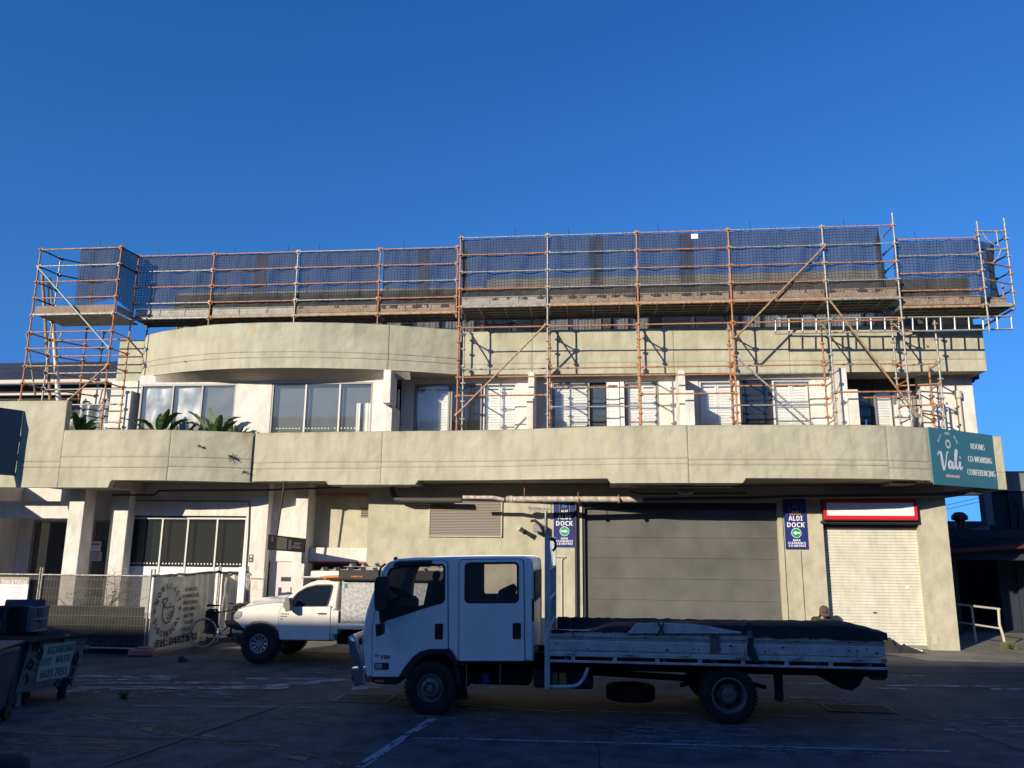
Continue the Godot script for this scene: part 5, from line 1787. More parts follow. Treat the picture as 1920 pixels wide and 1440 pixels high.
func neighbours() -> void:
	# the building across the yard, behind the viewpoint, whose roof edge throws the shade
	var t := thing("opposite_building", "long grey building across the yard behind the viewpoint", "building", Vector3(-20, 0, 34))
	bar("wall", -75, 40, 0, 10.75, 30, 42, M.grey_wall, t)
	bar("roof_edge", -75, 40, 10.75, 10.9, 29.9, 42, M.cream_metal, t)
	for k in 9:
		var w := bar("window", -60 + k * 11.0, -56 + k * 11.0, 5.5, 7.5, 29.93, 29.99, M.dark_frame, t)
		bar("pane", -59.9 + k * 11.0, -56.1 + k * 11.0, 5.6, 7.4, 29.9, 29.925, M.tint, w)
	# left: a lower building with a ribbed metal roof
	t = thing("metal_roof_building", "low building with a ribbed grey metal roof and pale gutters behind the left scaffold tower", "building", Vector3(-20, 0, -5))
	var e0 := Vector3(-30, 7.808, -2.5)
	var e1 := Vector3(-12.5, 7.808, -2.5)
	var r1 := Vector3(-12.5, 9.991, -9)
	var r0 := Vector3(-30, 9.991, -9)
	var s := Shape.new()
	s.quad(e0, e1, r1, r0, Vector3(0, 1, 1))
	s.quad(e0 - Vector3(0, 0.1, 0), e1 - Vector3(0, 0.1, 0), r1 - Vector3(0, 0.1, 0), r0 - Vector3(0, 0.1, 0), Vector3(0, -1, -1))
	var roof := part("roof", s, M.roof, t)
	s = Shape.new()
	for k in 70:
		var u := k / 70.0
		s.tube(e0.lerp(e1, u) + Vector3(0, 0.01, 0), r0.lerp(r1, u) + Vector3(0, 0.01, 0), 0.02, 4)
	part("rib", s, M.roof, roof, "", "stuff")
	bar("gutter", -30, -12.5, e0.y - 0.16, e0.y - 0.01, -2.5, -2.35, M.cream_metal, t, 0.02)
	bar("fascia", -30, -12.5, e0.y - 0.5, e0.y - 0.42, -2.7, -2.6, M.cream_metal, t, 0.01)
	bar("wall", -30, -12.5, 0, e0.y - 0.62, -3.6, -3.2, M.dark_wall, t)
	bar("upper_wall", -30, -12.5, e0.y - 0.62, e0.y - 0.1, -3.2, -2.8, M.dark_wall, t)
	for k in 5:
		var w := bar("window", -27 + k * 3.0, -24.6 + k * 3.0, 5.6, e0.y - 0.75, -3.2, -3.14, M.frame_white, t)
		bar("pane", -26.9 + k * 3.0, -24.7 + k * 3.0, 5.7, e0.y - 0.85, -3.14, -3.13, M.tint, w)
	# right: grey building high up, with an open frame, and a low red roof before it
	t = thing("grey_building", "tall dark grey building at the right edge behind the teal sign", "building", Vector3(16, 0, -8))
	var gx: float = 13.657
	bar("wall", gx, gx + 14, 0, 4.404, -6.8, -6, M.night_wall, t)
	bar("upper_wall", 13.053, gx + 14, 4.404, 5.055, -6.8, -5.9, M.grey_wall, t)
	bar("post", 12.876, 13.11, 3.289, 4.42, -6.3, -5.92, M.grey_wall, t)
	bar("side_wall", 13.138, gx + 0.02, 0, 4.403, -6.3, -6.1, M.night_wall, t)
	bar("low_parapet", 12.622, 14.289, 3.239, 3.527, -9.3, -9, M.grey_wall, t)
	var sl := Shape.new()
	sl.pipe([Vector3(13.84, 4.033, -5.9), Vector3(13.89, 3.889, -5.8), Vector3(13.792, 3.033, -5.8)], 0.05, 6)
	part("wall_lamp", sl, M.black, t)
	t = thing("red_roof_shed", "low shed with a dark red metal roof and black open front, far right", "shed", Vector3(14, 0, -6))
	s = Shape.new()
	var a := Vector3(10.447, 2.483, -3.5)
	var b := Vector3(13.775, 2.761, -3.5)
	var c := Vector3(16.63, 3.848, -8.5)
	var d := Vector3(12.572, 3.072, -8.5)
	s.quad(a, b, c, d, Vector3(0, 1, 1))
	s.quad(a - Vector3(0, 0.12, 0), b - Vector3(0, 0.12, 0), c - Vector3(0, 0.12, 0), d - Vector3(0, 0.12, 0), Vector3(0, -1, -1))
	s.quad(a, b, b - Vector3(0, 0.12, 0), a - Vector3(0, 0.12, 0), Vector3(0, 0, 1))
	var rr := part("roof", s, M.red_roof, t)
	s = Shape.new()
	for k in 4:
		var u := 0.1 + 0.28 * k
		s.tube(a.lerp(b, u), d.lerp(c, u), 0.02, 4)
	part("roof_seam", s, M.grey_wall, rr)
	bar("ridge_flashing", d.x, c.x, d.y - 0.02, d.y + 0.16, -8.7, -8.5, M.red_metal, t)
	s = Shape.new()
	s.lathe([Vector2(0.16, -0.1), Vector2(0.16, 0.22), Vector2(0.26, 0.24), Vector2(0.26, 0.38), Vector2(0.14, 0.5), Vector2(0.001, 0.52)], Transform3D(Basis(Vector3.RIGHT, -PI / 2), Vector3(12.725, 3.274, -7.5)), 14)
	part("roof_vent", s, M.red_metal, t)
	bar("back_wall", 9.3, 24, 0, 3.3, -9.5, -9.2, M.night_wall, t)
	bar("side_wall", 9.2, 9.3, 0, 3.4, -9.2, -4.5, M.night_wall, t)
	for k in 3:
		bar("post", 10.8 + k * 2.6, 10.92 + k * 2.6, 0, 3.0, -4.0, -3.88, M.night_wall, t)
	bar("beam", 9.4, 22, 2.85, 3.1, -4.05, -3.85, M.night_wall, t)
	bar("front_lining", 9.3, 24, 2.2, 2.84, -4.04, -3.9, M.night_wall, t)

# ---------------------------------------------------------------- vehicles
func warp(s: Shape, yb: float, h: float, k: float, zc: float) -> Shape:   # lean the sides inwards above yb
	for i in s.v.size():
		var p := s.v[i]
		p.z = zc + (p.z - zc) * (1.0 - k * clampf((p.y - yb) / h, 0.0, 1.2))
		s.v[i] = p
	return s

func grown(poly: Array, d: float) -> Array:
	return Shape.inset(poly, -d)

func tyre_profile(r: float, rim: float, w: float) -> Array:
	return [Vector2(rim, -w * 0.42), Vector2(rim + 0.02, -w * 0.48), Vector2(r * 0.82, -w * 0.5), Vector2(r * 0.95, -w * 0.46), Vector2(r * 0.99, -w * 0.38), Vector2(r, -w * 0.3), Vector2(r, w * 0.3), Vector2(r * 0.99, w * 0.38), Vector2(r * 0.95, w * 0.46), Vector2(r * 0.82, w * 0.5), Vector2(rim + 0.02, w * 0.48), Vector2(rim, w * 0.42)]

func wheel(parent: Node3D, at: Vector3, r: float, rim: float, w: float, style: String) -> MeshInstance3D:
	var s := Shape.new()
	var xf := Transform3D(Basis(), at)
	s.lathe(tyre_profile(r, rim, w), xf, 36)
	s.lathe([Vector2(0.02, -w * 0.44), Vector2(rim, -w * 0.42)], xf, 24)
	var n := 40
	for k in n:
		var g := TAU * k / n
		for e in 2:
			s.box(at + Vector3(cos(g) * r, sin(g) * r, (e - 0.5) * w * 0.5), Vector3(0.02, 0.028, w * 0.4), Basis(Vector3.BACK, g))
	var o := part("wheel", s, M.tyre, parent)
	s = Shape.new()
	if style == "front":
		s.lathe([Vector2(rim, w * 0.42), Vector2(rim, w * 0.5), Vector2(rim - 0.015, w * 0.5), Vector2(rim - 0.03, w * 0.36), Vector2(rim * 0.72, w * 0.36), Vector2(rim * 0.66, w * 0.52), Vector2(rim * 0.62, w * 0.56), Vector2(rim * 0.4, w * 0.56), Vector2(rim * 0.36, w * 0.4), Vector2(rim * 0.3, w * 0.4), Vector2(rim * 0.28, w * 0.62), Vector2(0.001, w * 0.66)], xf, 28)
		for k in 6:
			var g := TAU * k / 6
			s.tube(at + Vector3(cos(g), sin(g), 0) * rim * 0.52 + Vector3(0, 0, w * 0.55), at + Vector3(cos(g), sin(g), 0) * rim * 0.52 + Vector3(0, 0, w * 0.68), 0.018, 6)
		part("rim", s, M.rim, o)
	elif style == "dual":
		s.lathe([Vector2(rim, w * 0.42), Vector2(rim, w * 0.5), Vector2(rim - 0.018, w * 0.52), Vector2(rim - 0.03, w * 0.45), Vector2(rim - 0.045, -w * 0.2), Vector2(rim * 0.75, -w * 0.3), Vector2(rim * 0.6, -w * 0.12), Vector2(rim * 0.45, -w * 0.1), Vector2(rim * 0.42, w * 0.25), Vector2(0.001, w * 0.3)], xf, 32)
		part("rim", s, M.rim, o)
		for k in 6:
			s = Shape.new()
			var g := TAU * (k + 0.5) / 6
			s.tube(at + Vector3(cos(g), sin(g), 0) * rim * 0.66 + Vector3(0, 0, -w * 0.2), at + Vector3(cos(g), sin(g), 0) * rim * 0.66 + Vector3(0, 0, -w * 0.1), 0.035, 8)
			part("hole", s, M.crack, o)
	else:
		s.lathe([Vector2(rim, w * 0.42), Vector2(rim, w * 0.5), Vector2(rim - 0.02, w * 0.5), Vector2(rim - 0.035, w * 0.3), Vector2(rim - 0.05, w * 0.2)], xf, 32)
		s.lathe([Vector2(rim * 0.38, w * 0.2), Vector2(rim * 0.34, w * 0.4), Vector2(0.001, w * 0.42)], xf, 20)
		for k in 10:
			var g := TAU * k / 10
			var d := Vector3(cos(g), sin(g), 0)
			for e in [-0.12, 0.12]:
				var f := Vector3(cos(g + e), sin(g + e), 0)
				s.tube(at + d * rim * 0.36 + Vector3(0, 0, w * 0.3), at + f * (rim - 0.03) + Vector3(0, 0, w * 0.36), 0.014, 6)
		part("rim", s, M.bright_rim, o)
		s = Shape.new()
		s.lathe([Vector2(rim - 0.04, w * 0.05), Vector2(0.001, w * 0.06)], xf, 20)
		part("brake_disc", s, M.chassis, o)
	return o

func flatbed() -> void:
	var t := thing("flatbed_truck", "white crew-cab flatbed truck parked across the yard, its tray loaded under a tarp", "truck", Vector3(-0.3, 0, 8.5))
	var zn := 9.52
	var zf := 7.52
	var zc := 8.52
	var yb: float = 1.767
	var body := [Vector2(-3.398, 0.51), Vector2(-3.445, 0.689), Vector2(-3.486, 0.925), Vector2(-3.491, 1.124), Vector2(-3.477, 1.304), Vector2(-3.445, 1.486), Vector2(-3.374, 1.71), Vector2(-3.288, 1.956), Vector2(-3.209, 2.117), Vector2(-3.126, 2.205), Vector2(-2.988, 2.256), Vector2(-2.709, 2.277), Vector2(-2.111, 2.298), Vector2(-1.477, 2.31), Vector2(-1.047, 2.313), Vector2(-0.953, 2.293), Vector2(-0.903, 2.237), Vector2(-0.89, 2.047), Vector2(-0.888, 1.449), Vector2(-0.889, 0.796), Vector2(-2.029, 0.77), Vector2(-2.066, 0.832), Vector2(-2.109, 0.899), Vector2(-2.172, 0.941), Vector2(-2.453, 0.931), Vector2(-2.582, 0.893), Vector2(-2.688, 0.816), Vector2(-2.78, 0.704), Vector2(-2.848, 0.609), Vector2(-2.895, 0.522)]
	var front_hole := [Vector2(-3.085, 2.098), Vector2(-2.918, 2.133), Vector2(-2.295, 2.169), Vector2(-2.26, 2.132), Vector2(-2.252, 1.67), Vector2(-2.28, 1.626), Vector2(-2.515, 1.558), Vector2(-3.203, 1.333), Vector2(-3.178, 1.754), Vector2(-3.144, 1.958)]
	var rear_hole := Shape.rounded([Vector2(-1.922, 2.193), Vector2(-1.132, 2.21), Vector2(-1.128, 1.647), Vector2(-1.915, 1.631)], 0.06)
	var s := Shape.new()
	s.slab(body, zn - 0.07, zn, [front_hole, rear_hole], 0.028)
	s.slab(body, zf, zf + 0.07, [front_hole, rear_hole], 0.028)
	s.wall(Shape.inset(body, 0.012), zf + 0.03, zn - 0.03, false, true)
	part("cab", s, M.truck, t)
	# doors
	var doors := [
		["front_door", [Vector2(-3.306, 0.524), Vector2(-3.338, 1.207), Vector2(-3.313, 1.408), Vector2(-3.264, 1.762), Vector2(-3.199, 2.05), Vector2(-3.114, 2.18), Vector2(-2.922, 2.219), Vector2(-2.276, 2.239), Vector2(-2.211, 2.211), Vector2(-2.17, 0.949), Vector2(-2.454, 0.939), Vector2(-2.588, 0.903), Vector2(-2.697, 0.824), Vector2(-2.789, 0.714), Vector2(-2.859, 0.616), Vector2(-2.904, 0.534)], Shape.inset(front_hole, -0.02), Vector3(-2.313, 1.195, 9.53)],
		["rear_door", [Vector2(-1.996, 0.78), Vector2(-2.024, 2.206), Vector2(-1.983, 2.25), Vector2(-1.099, 2.271), Vector2(-1.045, 2.239), Vector2(-1.019, 0.802)], Shape.inset(rear_hole, -0.02), Vector3(-1.136, 1.225, 9.53)],
	]
	for side in 2:
		for d in doors:
			var z0 := zn + 0.0005 if side == 0 else zf - 0.012
			s = Shape.new()
			s.slab(grown(d[1], 0.011), z0, z0 + 0.004, [d[2]])
			var door := part(d[0], s, M.black, t)
			s = Shape.new()
			s.slab(d[1], z0 + (0.0045 if side == 0 else -0.012), z0 + (0.014 if side == 0 else -0.0005), [d[2]], 0.004)
			part("skin", s, M.truck, door)
			if side == 0:
				var hp: Vector3 = d[3]
				s = Shape.new()
				s.slab(Shape.rounded([Vector2(hp.x - 0.062, hp.y - 0.115), Vector2(hp.x + 0.062, hp.y - 0.115), Vector2(hp.x + 0.062, hp.y + 0.115), Vector2(hp.x - 0.062, hp.y + 0.115)], 0.02), zn + 0.0145, zn + 0.02)
				s.box(Vector3(hp.x, hp.y + 0.03, zn + 0.03), Vector3(0.045, 0.12, 0.02), Basis(), 0.006)
				part("handle", s, M.plastic, door)
	for q in [[front_hole, "side_window"], [rear_hole, "side_window"]]:
		for z: float in [zn - 0.03, zf + 0.03]:
			s = Shape.new()
			s.slab(Shape.inset(q[0], -0.005), z - 0.003, z + 0.003)
			var w := part(q[1], s, M.cab_glass, t)
			s = Shape.new()
			s.slab(Shape.inset(q[0], -0.022), z + (0.02 if z > zc else -0.05), z + (0.047 if z > zc else -0.02), [Shape.inset(q[0], 0.012)])
			part("seal", s, M.plastic, w)
	# glass in front and behind
	s = Shape.new()
	s.wall([Vector2(-3.458, 1.486), Vector2(-3.386, 1.71), Vector2(-3.301, 1.956), Vector2(-3.222, 2.117), Vector2(-3.213, 2.111), Vector2(-3.281, 1.952), Vector2(-3.367, 1.706), Vector2(-3.44, 1.482)], zf + 0.12, zn - 0.12)
	part("windscreen", s, M.tint, t)
	s = Shape.new()
	s.span(Vector3(-0.887, 1.635, zf + 0.25), Vector3(-0.879, 2.087, zn - 0.25))
	part("rear_window", s, M.black, t)
	# trim
	s = Shape.new()
	s.slab([Vector2(-3.059, 2.144), Vector2(-3.008, 2.214), Vector2(-2.836, 2.22), Vector2(-2.451, 2.233), Vector2(-2.439, 2.188), Vector2(-2.663, 2.173), Vector2(-2.919, 2.145)], zn + 0.015, zn + 0.05, [], 0.006)
	part("wind_deflector", s, M.plastic, t)
	s = Shape.new()
	s.slab([Vector2(-2.895, 0.526), Vector2(-2.848, 0.613), Vector2(-2.781, 0.708), Vector2(-2.688, 0.82), Vector2(-2.582, 0.897), Vector2(-2.453, 0.935), Vector2(-2.172, 0.945), Vector2(-2.109, 0.903), Vector2(-2.066, 0.835), Vector2(-2.029, 0.774), Vector2(-1.964, 0.452), Vector2(-2.015, 0.432), Vector2(-2.073, 0.72), Vector2(-2.142, 0.826), Vector2(-2.201, 0.87), Vector2(-2.409, 0.861), Vector2(-2.534, 0.827), Vector2(-2.631, 0.747), Vector2(-2.715, 0.628), Vector2(-2.763, 0.525)], zn - 0.25, zn + 0.022, [], 0.008)
	part("wheel_arch", s, M.plastic, t)
	s = Shape.new()
	s.slab([Vector2(-3.329, 0.512), Vector2(-2.889, 0.522), Vector2(-2.937, 0.418), Vector2(-3.251, 0.42), Vector2(-3.324, 0.447)], zf + 0.02, zn - 0.005, [], 0.01)
	part("front_step", s, M.plastic, t)
	s = Shape.new()
	s.slab(Shape.rounded([Vector2(-3.286, 0.726), Vector2(-3.065, 0.731), Vector2(-3.061, 0.635), Vector2(-3.282, 0.63)], 0.02), zn + 0.0145, zn + 0.026, [], 0.004)
	var ml := part("marker_lamp", s, M.plastic, t)
	s = Shape.new()
	s.slab([Vector2(-3.269, 0.713), Vector2(-3.159, 0.715), Vector2(-3.156, 0.647), Vector2(-3.265, 0.644)], zn + 0.0262, zn + 0.032, [], 0.003)
	part("lens", s, M.lamp, ml)
	s = Shape.new()
	s.slab([Vector2(-3.146, 0.715), Vector2(-3.075, 0.717), Vector2(-3.072, 0.649), Vector2(-3.143, 0.647)], zn + 0.0262, zn + 0.032, [], 0.003)
	part("lens", s, mat(0.1, 0.03, 0.03, 0.2), ml)
	s = Shape.new()
	s.slab([Vector2(-3.271, 0.478), Vector2(-3.132, 0.481), Vector2(-3.131, 0.452), Vector2(-3.269, 0.449)], zn - 0.004, zn + 0.006)
	part("reflector", s, M.amber, t)
	s = Shape.new()
	s.slab([Vector2(-3.5, 1.114), Vector2(-3.438, 1.155), Vector2(-3.42, 0.69), Vector2(-3.453, 0.679), Vector2(-3.493, 0.885)], zn - 0.2, zn - 0.01, [], 0.012)
	part("headlight", s, M.lamp, t)
	s = Shape.new()
	s.slab(Shape.rounded([Vector2(-0.911, 1.687), Vector2(-0.88, 1.687), Vector2(-0.879, 1.37), Vector2(-0.91, 1.37)], 0.01), zn - 0.05, zn + 0.004)
	part("vent", s, M.plastic, t)
	words("75-", 0.075, 0.035, M.ink, t, face(Vector3(-3.247, 0.831, 9.537) - t.position), "Droid Sans", true)
	words("190", 0.145, 0.058, M.ink, t, face(Vector3(-3.123, 0.811, 9.537) - t.position), "Droid Sans", true)
	# roof lamp
	s = Shape.new()
	s.ball(Vector3(-3.1, 2.249, 9.2), Vector3(0.035, 0.035, 0.035))
	s.tube(Vector3(-3.099, 2.232, 9.2), Vector3(-3.097, 2.183, 9.2), 0.02, 6)
	part("roof_lamp", s, M.plastic, t)
	# mirrors on their arm
	s = Shape.new()
	s.pipe([Vector3(-3.175, 2.173, 9.56), Vector3(-3.181, 2.137, 9.75), Vector3(-3.184, 2.069, 9.85), Vector3(-3.172, 1.968, 9.85), Vector3(-3.139, 1.393, 9.85), Vector3(-3.125, 1.336, 9.8), Vector3(-3.139, 1.33, 9.56)], 0.017, 8)
	var mirror := part("mirror_arm", s, M.plastic, t)
	s = Shape.new()
	s.slab(Shape.rounded([Vector2(-3.215, 1.993), Vector2(-3.054, 2.007), Vector2(-3.042, 1.971), Vector2(-3.054, 1.517), Vector2(-3.178, 1.495), Vector2(-3.222, 1.553), Vector2(-3.236, 1.909)], 0.025, 2), 9.74, 9.92, [], 0.01)
	part("mirror_head", s, M.plastic, mirror)
	s = Shape.new()
	s.slab(Shape.rounded([Vector2(-3.195, 1.315), Vector2(-3.081, 1.325), Vector2(-3.075, 1.176), Vector2(-3.172, 1.135)], 0.02, 2), 9.78, 9.92, [], 0.008)
	part("mirror_head", s, M.plastic, mirror)
	# inside the cab
	for z: float in [8.0, 9.05]:
		var x: float = -2.778
		s = Shape.new()
		s.box(Vector3(x, 1.38, z), Vector3(0.5, 0.14, 0.52), Basis(), 0.05)
		s.box(Vector3(x + 0.24, 1.66, z), Vector3(0.13, 0.56, 0.48), Basis(Vector3.BACK, -0.2), 0.05)
		s.box(Vector3(x + 0.31, 2.0, z), Vector3(0.09, 0.14, 0.24), Basis(Vector3.BACK, -0.2), 0.03)
		part("seat", s, M.seat, t)
	s = Shape.new()
	s.box(Vector3(-1.712, 1.34, 8.52), Vector3(0.5, 0.16, 1.7), Basis(), 0.05)
	s.box(Vector3(-1.712 + 0.3, 1.58, 8.52), Vector3(0.14, 0.5, 1.7), Basis(Vector3.BACK, -0.2), 0.05)
	part("rear_bench", s, M.seat, t)
	s = Shape.new()
	s.span(Vector3(-3.3, 1.2, 7.62), Vector3(-3.033, 1.6, 9.36), 0.06)
	var dash := part("dashboard", s, M.seat, t)
	s = Shape.new()
	s.span(Vector3(-3.426, 0.95, 7.6), Vector3(-0.908, 1.18, 9.44))
	part("cab_floor", s, M.seat, t)
	var sw := Transform3D(Basis(Vector3.BACK, deg_to_rad(-25)) * Basis(Vector3.RIGHT, PI / 2), Vector3(-3.039, 1.72, 9.0))
	s = Shape.new()
	var ring := []
	for k in 21:
		ring.append(sw * Vector3(cos(TAU * k / 20) * 0.2, sin(TAU * k / 20) * 0.2, 0))
	s.pipe(ring, 0.016, 6, false)
	s.tube(sw * Vector3(0, 0, 0), sw * Vector3(0, 0, 0.35), 0.03, 6)
	s.tube(sw * Vector3(-0.19, 0, 0), sw * Vector3(0.19, 0, 0), 0.014, 6)
	part("steering_wheel", s, M.plastic, dash)
	# polished bar and bumper at the front
	s = Shape.new()
	var bars := []
	for z: float in [9.45, 7.6]:
		s.pipe([Vector3(-3.504, 0.645, z), Vector3(-3.554, 0.812, z), Vector3(-3.621, 1.004, z), Vector3(-3.674, 1.065, z - 0.02 * signf(z - zc)), Vector3(-3.699, 1.049, z - 0.14 * signf(z - zc))], 0.055, 12)
	s.tube(Vector3(-3.699, 1.049, 7.74), Vector3(-3.699, 1.049, 9.31), 0.055, 12)
	s.slab([Vector2(-3.729, 1.057), Vector2(-3.693, 1.098), Vector2(-3.649, 1.079), Vector2(-3.575, 0.881), Vector2(-3.512, 0.685), Vector2(-3.521, 0.649), Vector2(-3.606, 0.653), Vector2(-3.653, 0.741), Vector2(-3.707, 0.878)], 9.4, 9.47, [], 0.02)
	part("bull_bar", s, M.chrome, t)
	s = Shape.new()
	s.slab([Vector2(-3.648, 0.634), Vector2(-3.44, 0.651), Vector2(-3.424, 0.405), Vector2(-3.588, 0.373), Vector2(-3.614, 0.398)], 7.5, 9.5, [], 0.02)
	var bump := part("bumper", s, M.chrome, t)
	s = Shape.new()
	s.slab([Vector2(-3.636, 0.525), Vector2(-3.608, 0.525), Vector2(-3.605, 0.463), Vector2(-3.632, 0.462)], 9.4, 9.505)
	part("lamp", s, M.black, bump)
	# frame, boxes, wheels
	var yr: float = 0.368
	s = Shape.new()
	for z: float in [8.05, 8.95]:
		s.span(Vector3(-3.573, 0.62, z - 0.05), Vector3(4.289, 0.86, z + 0.05))
	for k in 7:
		s.span(Vector3(-2.4 + k * 0.95, 0.66, 8.1), Vector3(-2.32 + k * 0.95, 0.82, 8.9))
	part("chassis", s, M.chassis, t)
	s = Shape.new()
	s.span(Vector3(-3.431, 0.45, 7.9), Vector3(-3.091, 0.75, 9.1), 0.03)
	s.span(Vector3(-1.9, 0.38, 7.8), Vector3(-0.95, 0.95, 9.1), 0.05)
	s.tube(Vector3(-2.41, 0.385, 7.7), Vector3(-2.41, 0.385, 9.3), 0.06, 8)
	s.tube(Vector3(1.93, 0.385, 7.7), Vector3(1.93, 0.385, 9.2), 0.08, 8)
	s.ball(Vector3(1.93, 0.4, 8.5), Vector3(0.22, 0.2, 0.2))
	s.tube(Vector3(-0.9, 0.55, 8.5), Vector3(1.8, 0.45, 8.5), 0.05, 8)
	for x: float in [1.3, 2.55]:
		s.box(Vector3((x + 1.93) / 2, 0.5, 8.95), Vector3(absf(x - 1.93) * 1.05, 0.05, 0.08), Basis(Vector3.BACK, 0.22 * signf(1.93 - x)))
	part("running_gear", s, M.chassis, t)
	s = Shape.new()
	s.span(Vector3(-0.895, 0.405, 9.4), Vector3(-0.011, 0.636, 9.4) + Vector3(0, 0, -0.5), 0.03)
	part("fuel_tank", s, M.chassis, t)
	s = Shape.new()
	s.span(Vector3(-0.614, 0.48, 9.5), Vector3(-0.528, 0.632, 9.3), 0.01)
	part("battery_box", s, mat(0.16, 0.12, 0.03, 0.6), t)
	s = Shape.new()
	s.span(Vector3(-0.512, 0.483, 9.5), Vector3(-0.4, 0.635, 9.3), 0.01)
	part("battery_box", s, mat(0.16, 0.12, 0.03, 0.6), t)
	s = Shape.new()
	s.pipe([Vector3(-2.055, 0.724, 9.45), Vector3(-1.894, 0.713, 9.45), Vector3(-1.887, 0.411, 9.45), Vector3(-1.847, 0.389, 9.45), Vector3(-1.431, 0.4, 9.45), Vector3(-1.384, 0.431, 9.45), Vector3(-1.387, 0.739, 9.45)], 0.008, 6)
	part("side_rail", s, M.galv, t)
	s = Shape.new()
	s.tube(Vector3(-1.632, 0.415, 9.2), Vector3(-1.635, 0.568, 9.2), 0.07, 10)
	part("reservoir", s, mat(0.02, 0.03, 0.22, 0.4), t)
	s = Shape.new()
	s.pipe([Vector3(-0.636, 0.446, 9.52), Vector3(-0.301, 0.462, 9.52), Vector3(-0.215, 0.494, 9.52), Vector3(-0.144, 0.577, 9.52), Vector3(-0.08, 0.727, 9.52)], 0.028, 8)
	part("underrun_bar", s, M.tray, t)
	wheel(t, Vector3(-2.42, 0.385, 9.42), 0.385, 0.2, 0.24, "front")
	wheel(t, Vector3(-2.42, 0.385, 7.66), 0.385, 0.2, 0.24, "front")
	wheel(t, Vector3(1.93, 0.39, 9.4), 0.39, 0.25, 0.22, "dual")
	wheel(t, Vector3(1.93, 0.39, 9.13), 0.39, 0.25, 0.22, "dual")
	wheel(t, Vector3(1.93, 0.39, 7.6), 0.39, 0.25, 0.22, "dual")
	s = Shape.new()
	s.lathe(tyre_profile(0.38, 0.22, 0.22), Transform3D(Basis(Vector3.RIGHT, PI / 2), Vector3(0.564, 0.256, 8.6)), 30)
	part("spare_wheel", s, M.tyre, t)
	s = Shape.new()
	s.slab([Vector2(2.637, 0.765), Vector2(2.774, 0.804), Vector2(2.771, 0.299), Vector2(2.741, 0.263), Vector2(2.646, 0.278), Vector2(2.647, 0.475)], 9.1, 9.13)
	part("mud_flap", s, M.plastic, t)
	s = Shape.new()
	s.slab([Vector2(-2.013, 0.641), Vector2(-1.961, 0.642), Vector2(-1.89, 0.201), Vector2(-2.064, 0.178)], 9.25, 9.27)
	part("mud_flap", s, M.plastic, t)
	s = Shape.new()
	s.slab([Vector2(3.365, 0.665), Vector2(3.618, 0.782), Vector2(3.966, 0.79), Vector2(3.957, 0.679), Vector2(3.861, 0.53), Vector2(3.743, 0.444), Vector2(3.595, 0.468), Vector2(3.487, 0.52)], 8.3, 9.2, [], 0.05)
	part("tow_gear", s, M.chassis, t)
	# tray
	var x0: float = -0.639
	var x1: float = 4.096
	var yt: float = 1.251
	var ym := [yt, 1.162, 1.11, 0.97, 0.89, 0.838, 0.802]
	s = Shape.new()
	s.span(Vector3(x0, ym[4], 7.44), Vector3(x1, ym[3] - 0.02, 9.57), 0.01)
	for k in 7:
		s.span(Vector3(x0 + 0.2 + k * 0.72, ym[4] - 0.1, 7.5), Vector3(x0 + 0.26 + k * 0.72, ym[4] - 0.002, 9.5))
	part("tray_floor", s, M.tray, t)
	bar("side_panel", x0, x1, ym[3] - 0.38, ym[3] - 0.02, 7.36, 7.4, M.tray, t, 0.004)
	for side in 1:
		var zo := 9.6 if side == 0 else 7.42
		var sg := 1.0 if side == 0 else -1.0
		s = Shape.new()
		var prof := [[yt + 0.012, -0.035], [yt + 0.012, 0.0], [yt - 0.005, 0.012], [ym[1] + 0.01, 0.012], [ym[1] - 0.005, -0.004], [ym[2] + 0.005, -0.02], [ym[2] - 0.012, -0.002], [ym[3] + 0.012, 0.004], [ym[3], -0.004], [ym[3], -0.04]]
		for i in prof.size() - 1:
			s.quad(Vector3(x0, prof[i][0], zo + prof[i][1] * sg), Vector3(x1, prof[i][0], zo + prof[i][1] * sg), Vector3(x1, prof[i + 1][0], zo + prof[i + 1][1] * sg), Vector3(x0, prof[i + 1][0], zo + prof[i + 1][1] * sg), Vector3(0, 0.2, sg))
		s.span(Vector3(x0, ym[3], zo - 0.04 * sg), Vector3(x1, yt + 0.012, zo - 0.036 * sg))
		var panel := part("side_panel", s, M.tray, t)
		s = Shape.new()
		s.span(Vector3(x0, ym[4], zo - 0.029 * sg), Vector3(x1 + 0.02, ym[3] - 0.008, zo + 0.006 * sg), 0.006)
		s.span(Vector3(x0, ym[6], zo - 0.024 * sg), Vector3(x1 + 0.02, ym[5], zo + 0.004 * sg), 0.006)
		for k in 7:
			var xx := lerpf(x0 + 0.34, x1 - 0.75, k / 6.0)
			s.span(Vector3(xx - 0.03, ym[5], zo - 0.02 * sg), Vector3(xx + 0.03, ym[4] + 0.002, zo - 0.002 * sg))
		part("side_rail", s, M.tray, t)
		if side == 0:
			for px in [-0.296, 0.54, 1.357, 2.125, 2.928, 3.75]:
				s = Shape.new()
				s.span(Vector3(px - 0.025, ym[3] - 0.03, 9.6055), Vector3(px + 0.025, ym[3] + 0.07, 9.625), 0.004)
				s.span(Vector3(px - 0.12, ym[3] - 0.045, 9.6065), Vector3(px + 0.02, ym[3] - 0.03, 9.63), 0.004)
				part("hinge", s, M.tray, panel)
			s = Shape.new()
			s.span(Vector3(1.673, 0.985, 9.614), Vector3(1.803, 1.238, 9.622))
			s.box(Vector3(1.695, 1.222, 9.63), Vector3(0.05, 0.04, 0.04), Basis(), 0.01)
			s.box(Vector3(1.786, 1.224, 9.63), Vector3(0.05, 0.04, 0.04), Basis(), 0.01)
			part("latch", s, M.rim, panel)
			s = Shape.new()
			var r2 := RandomNumberGenerator.new()
			r2.seed = 5
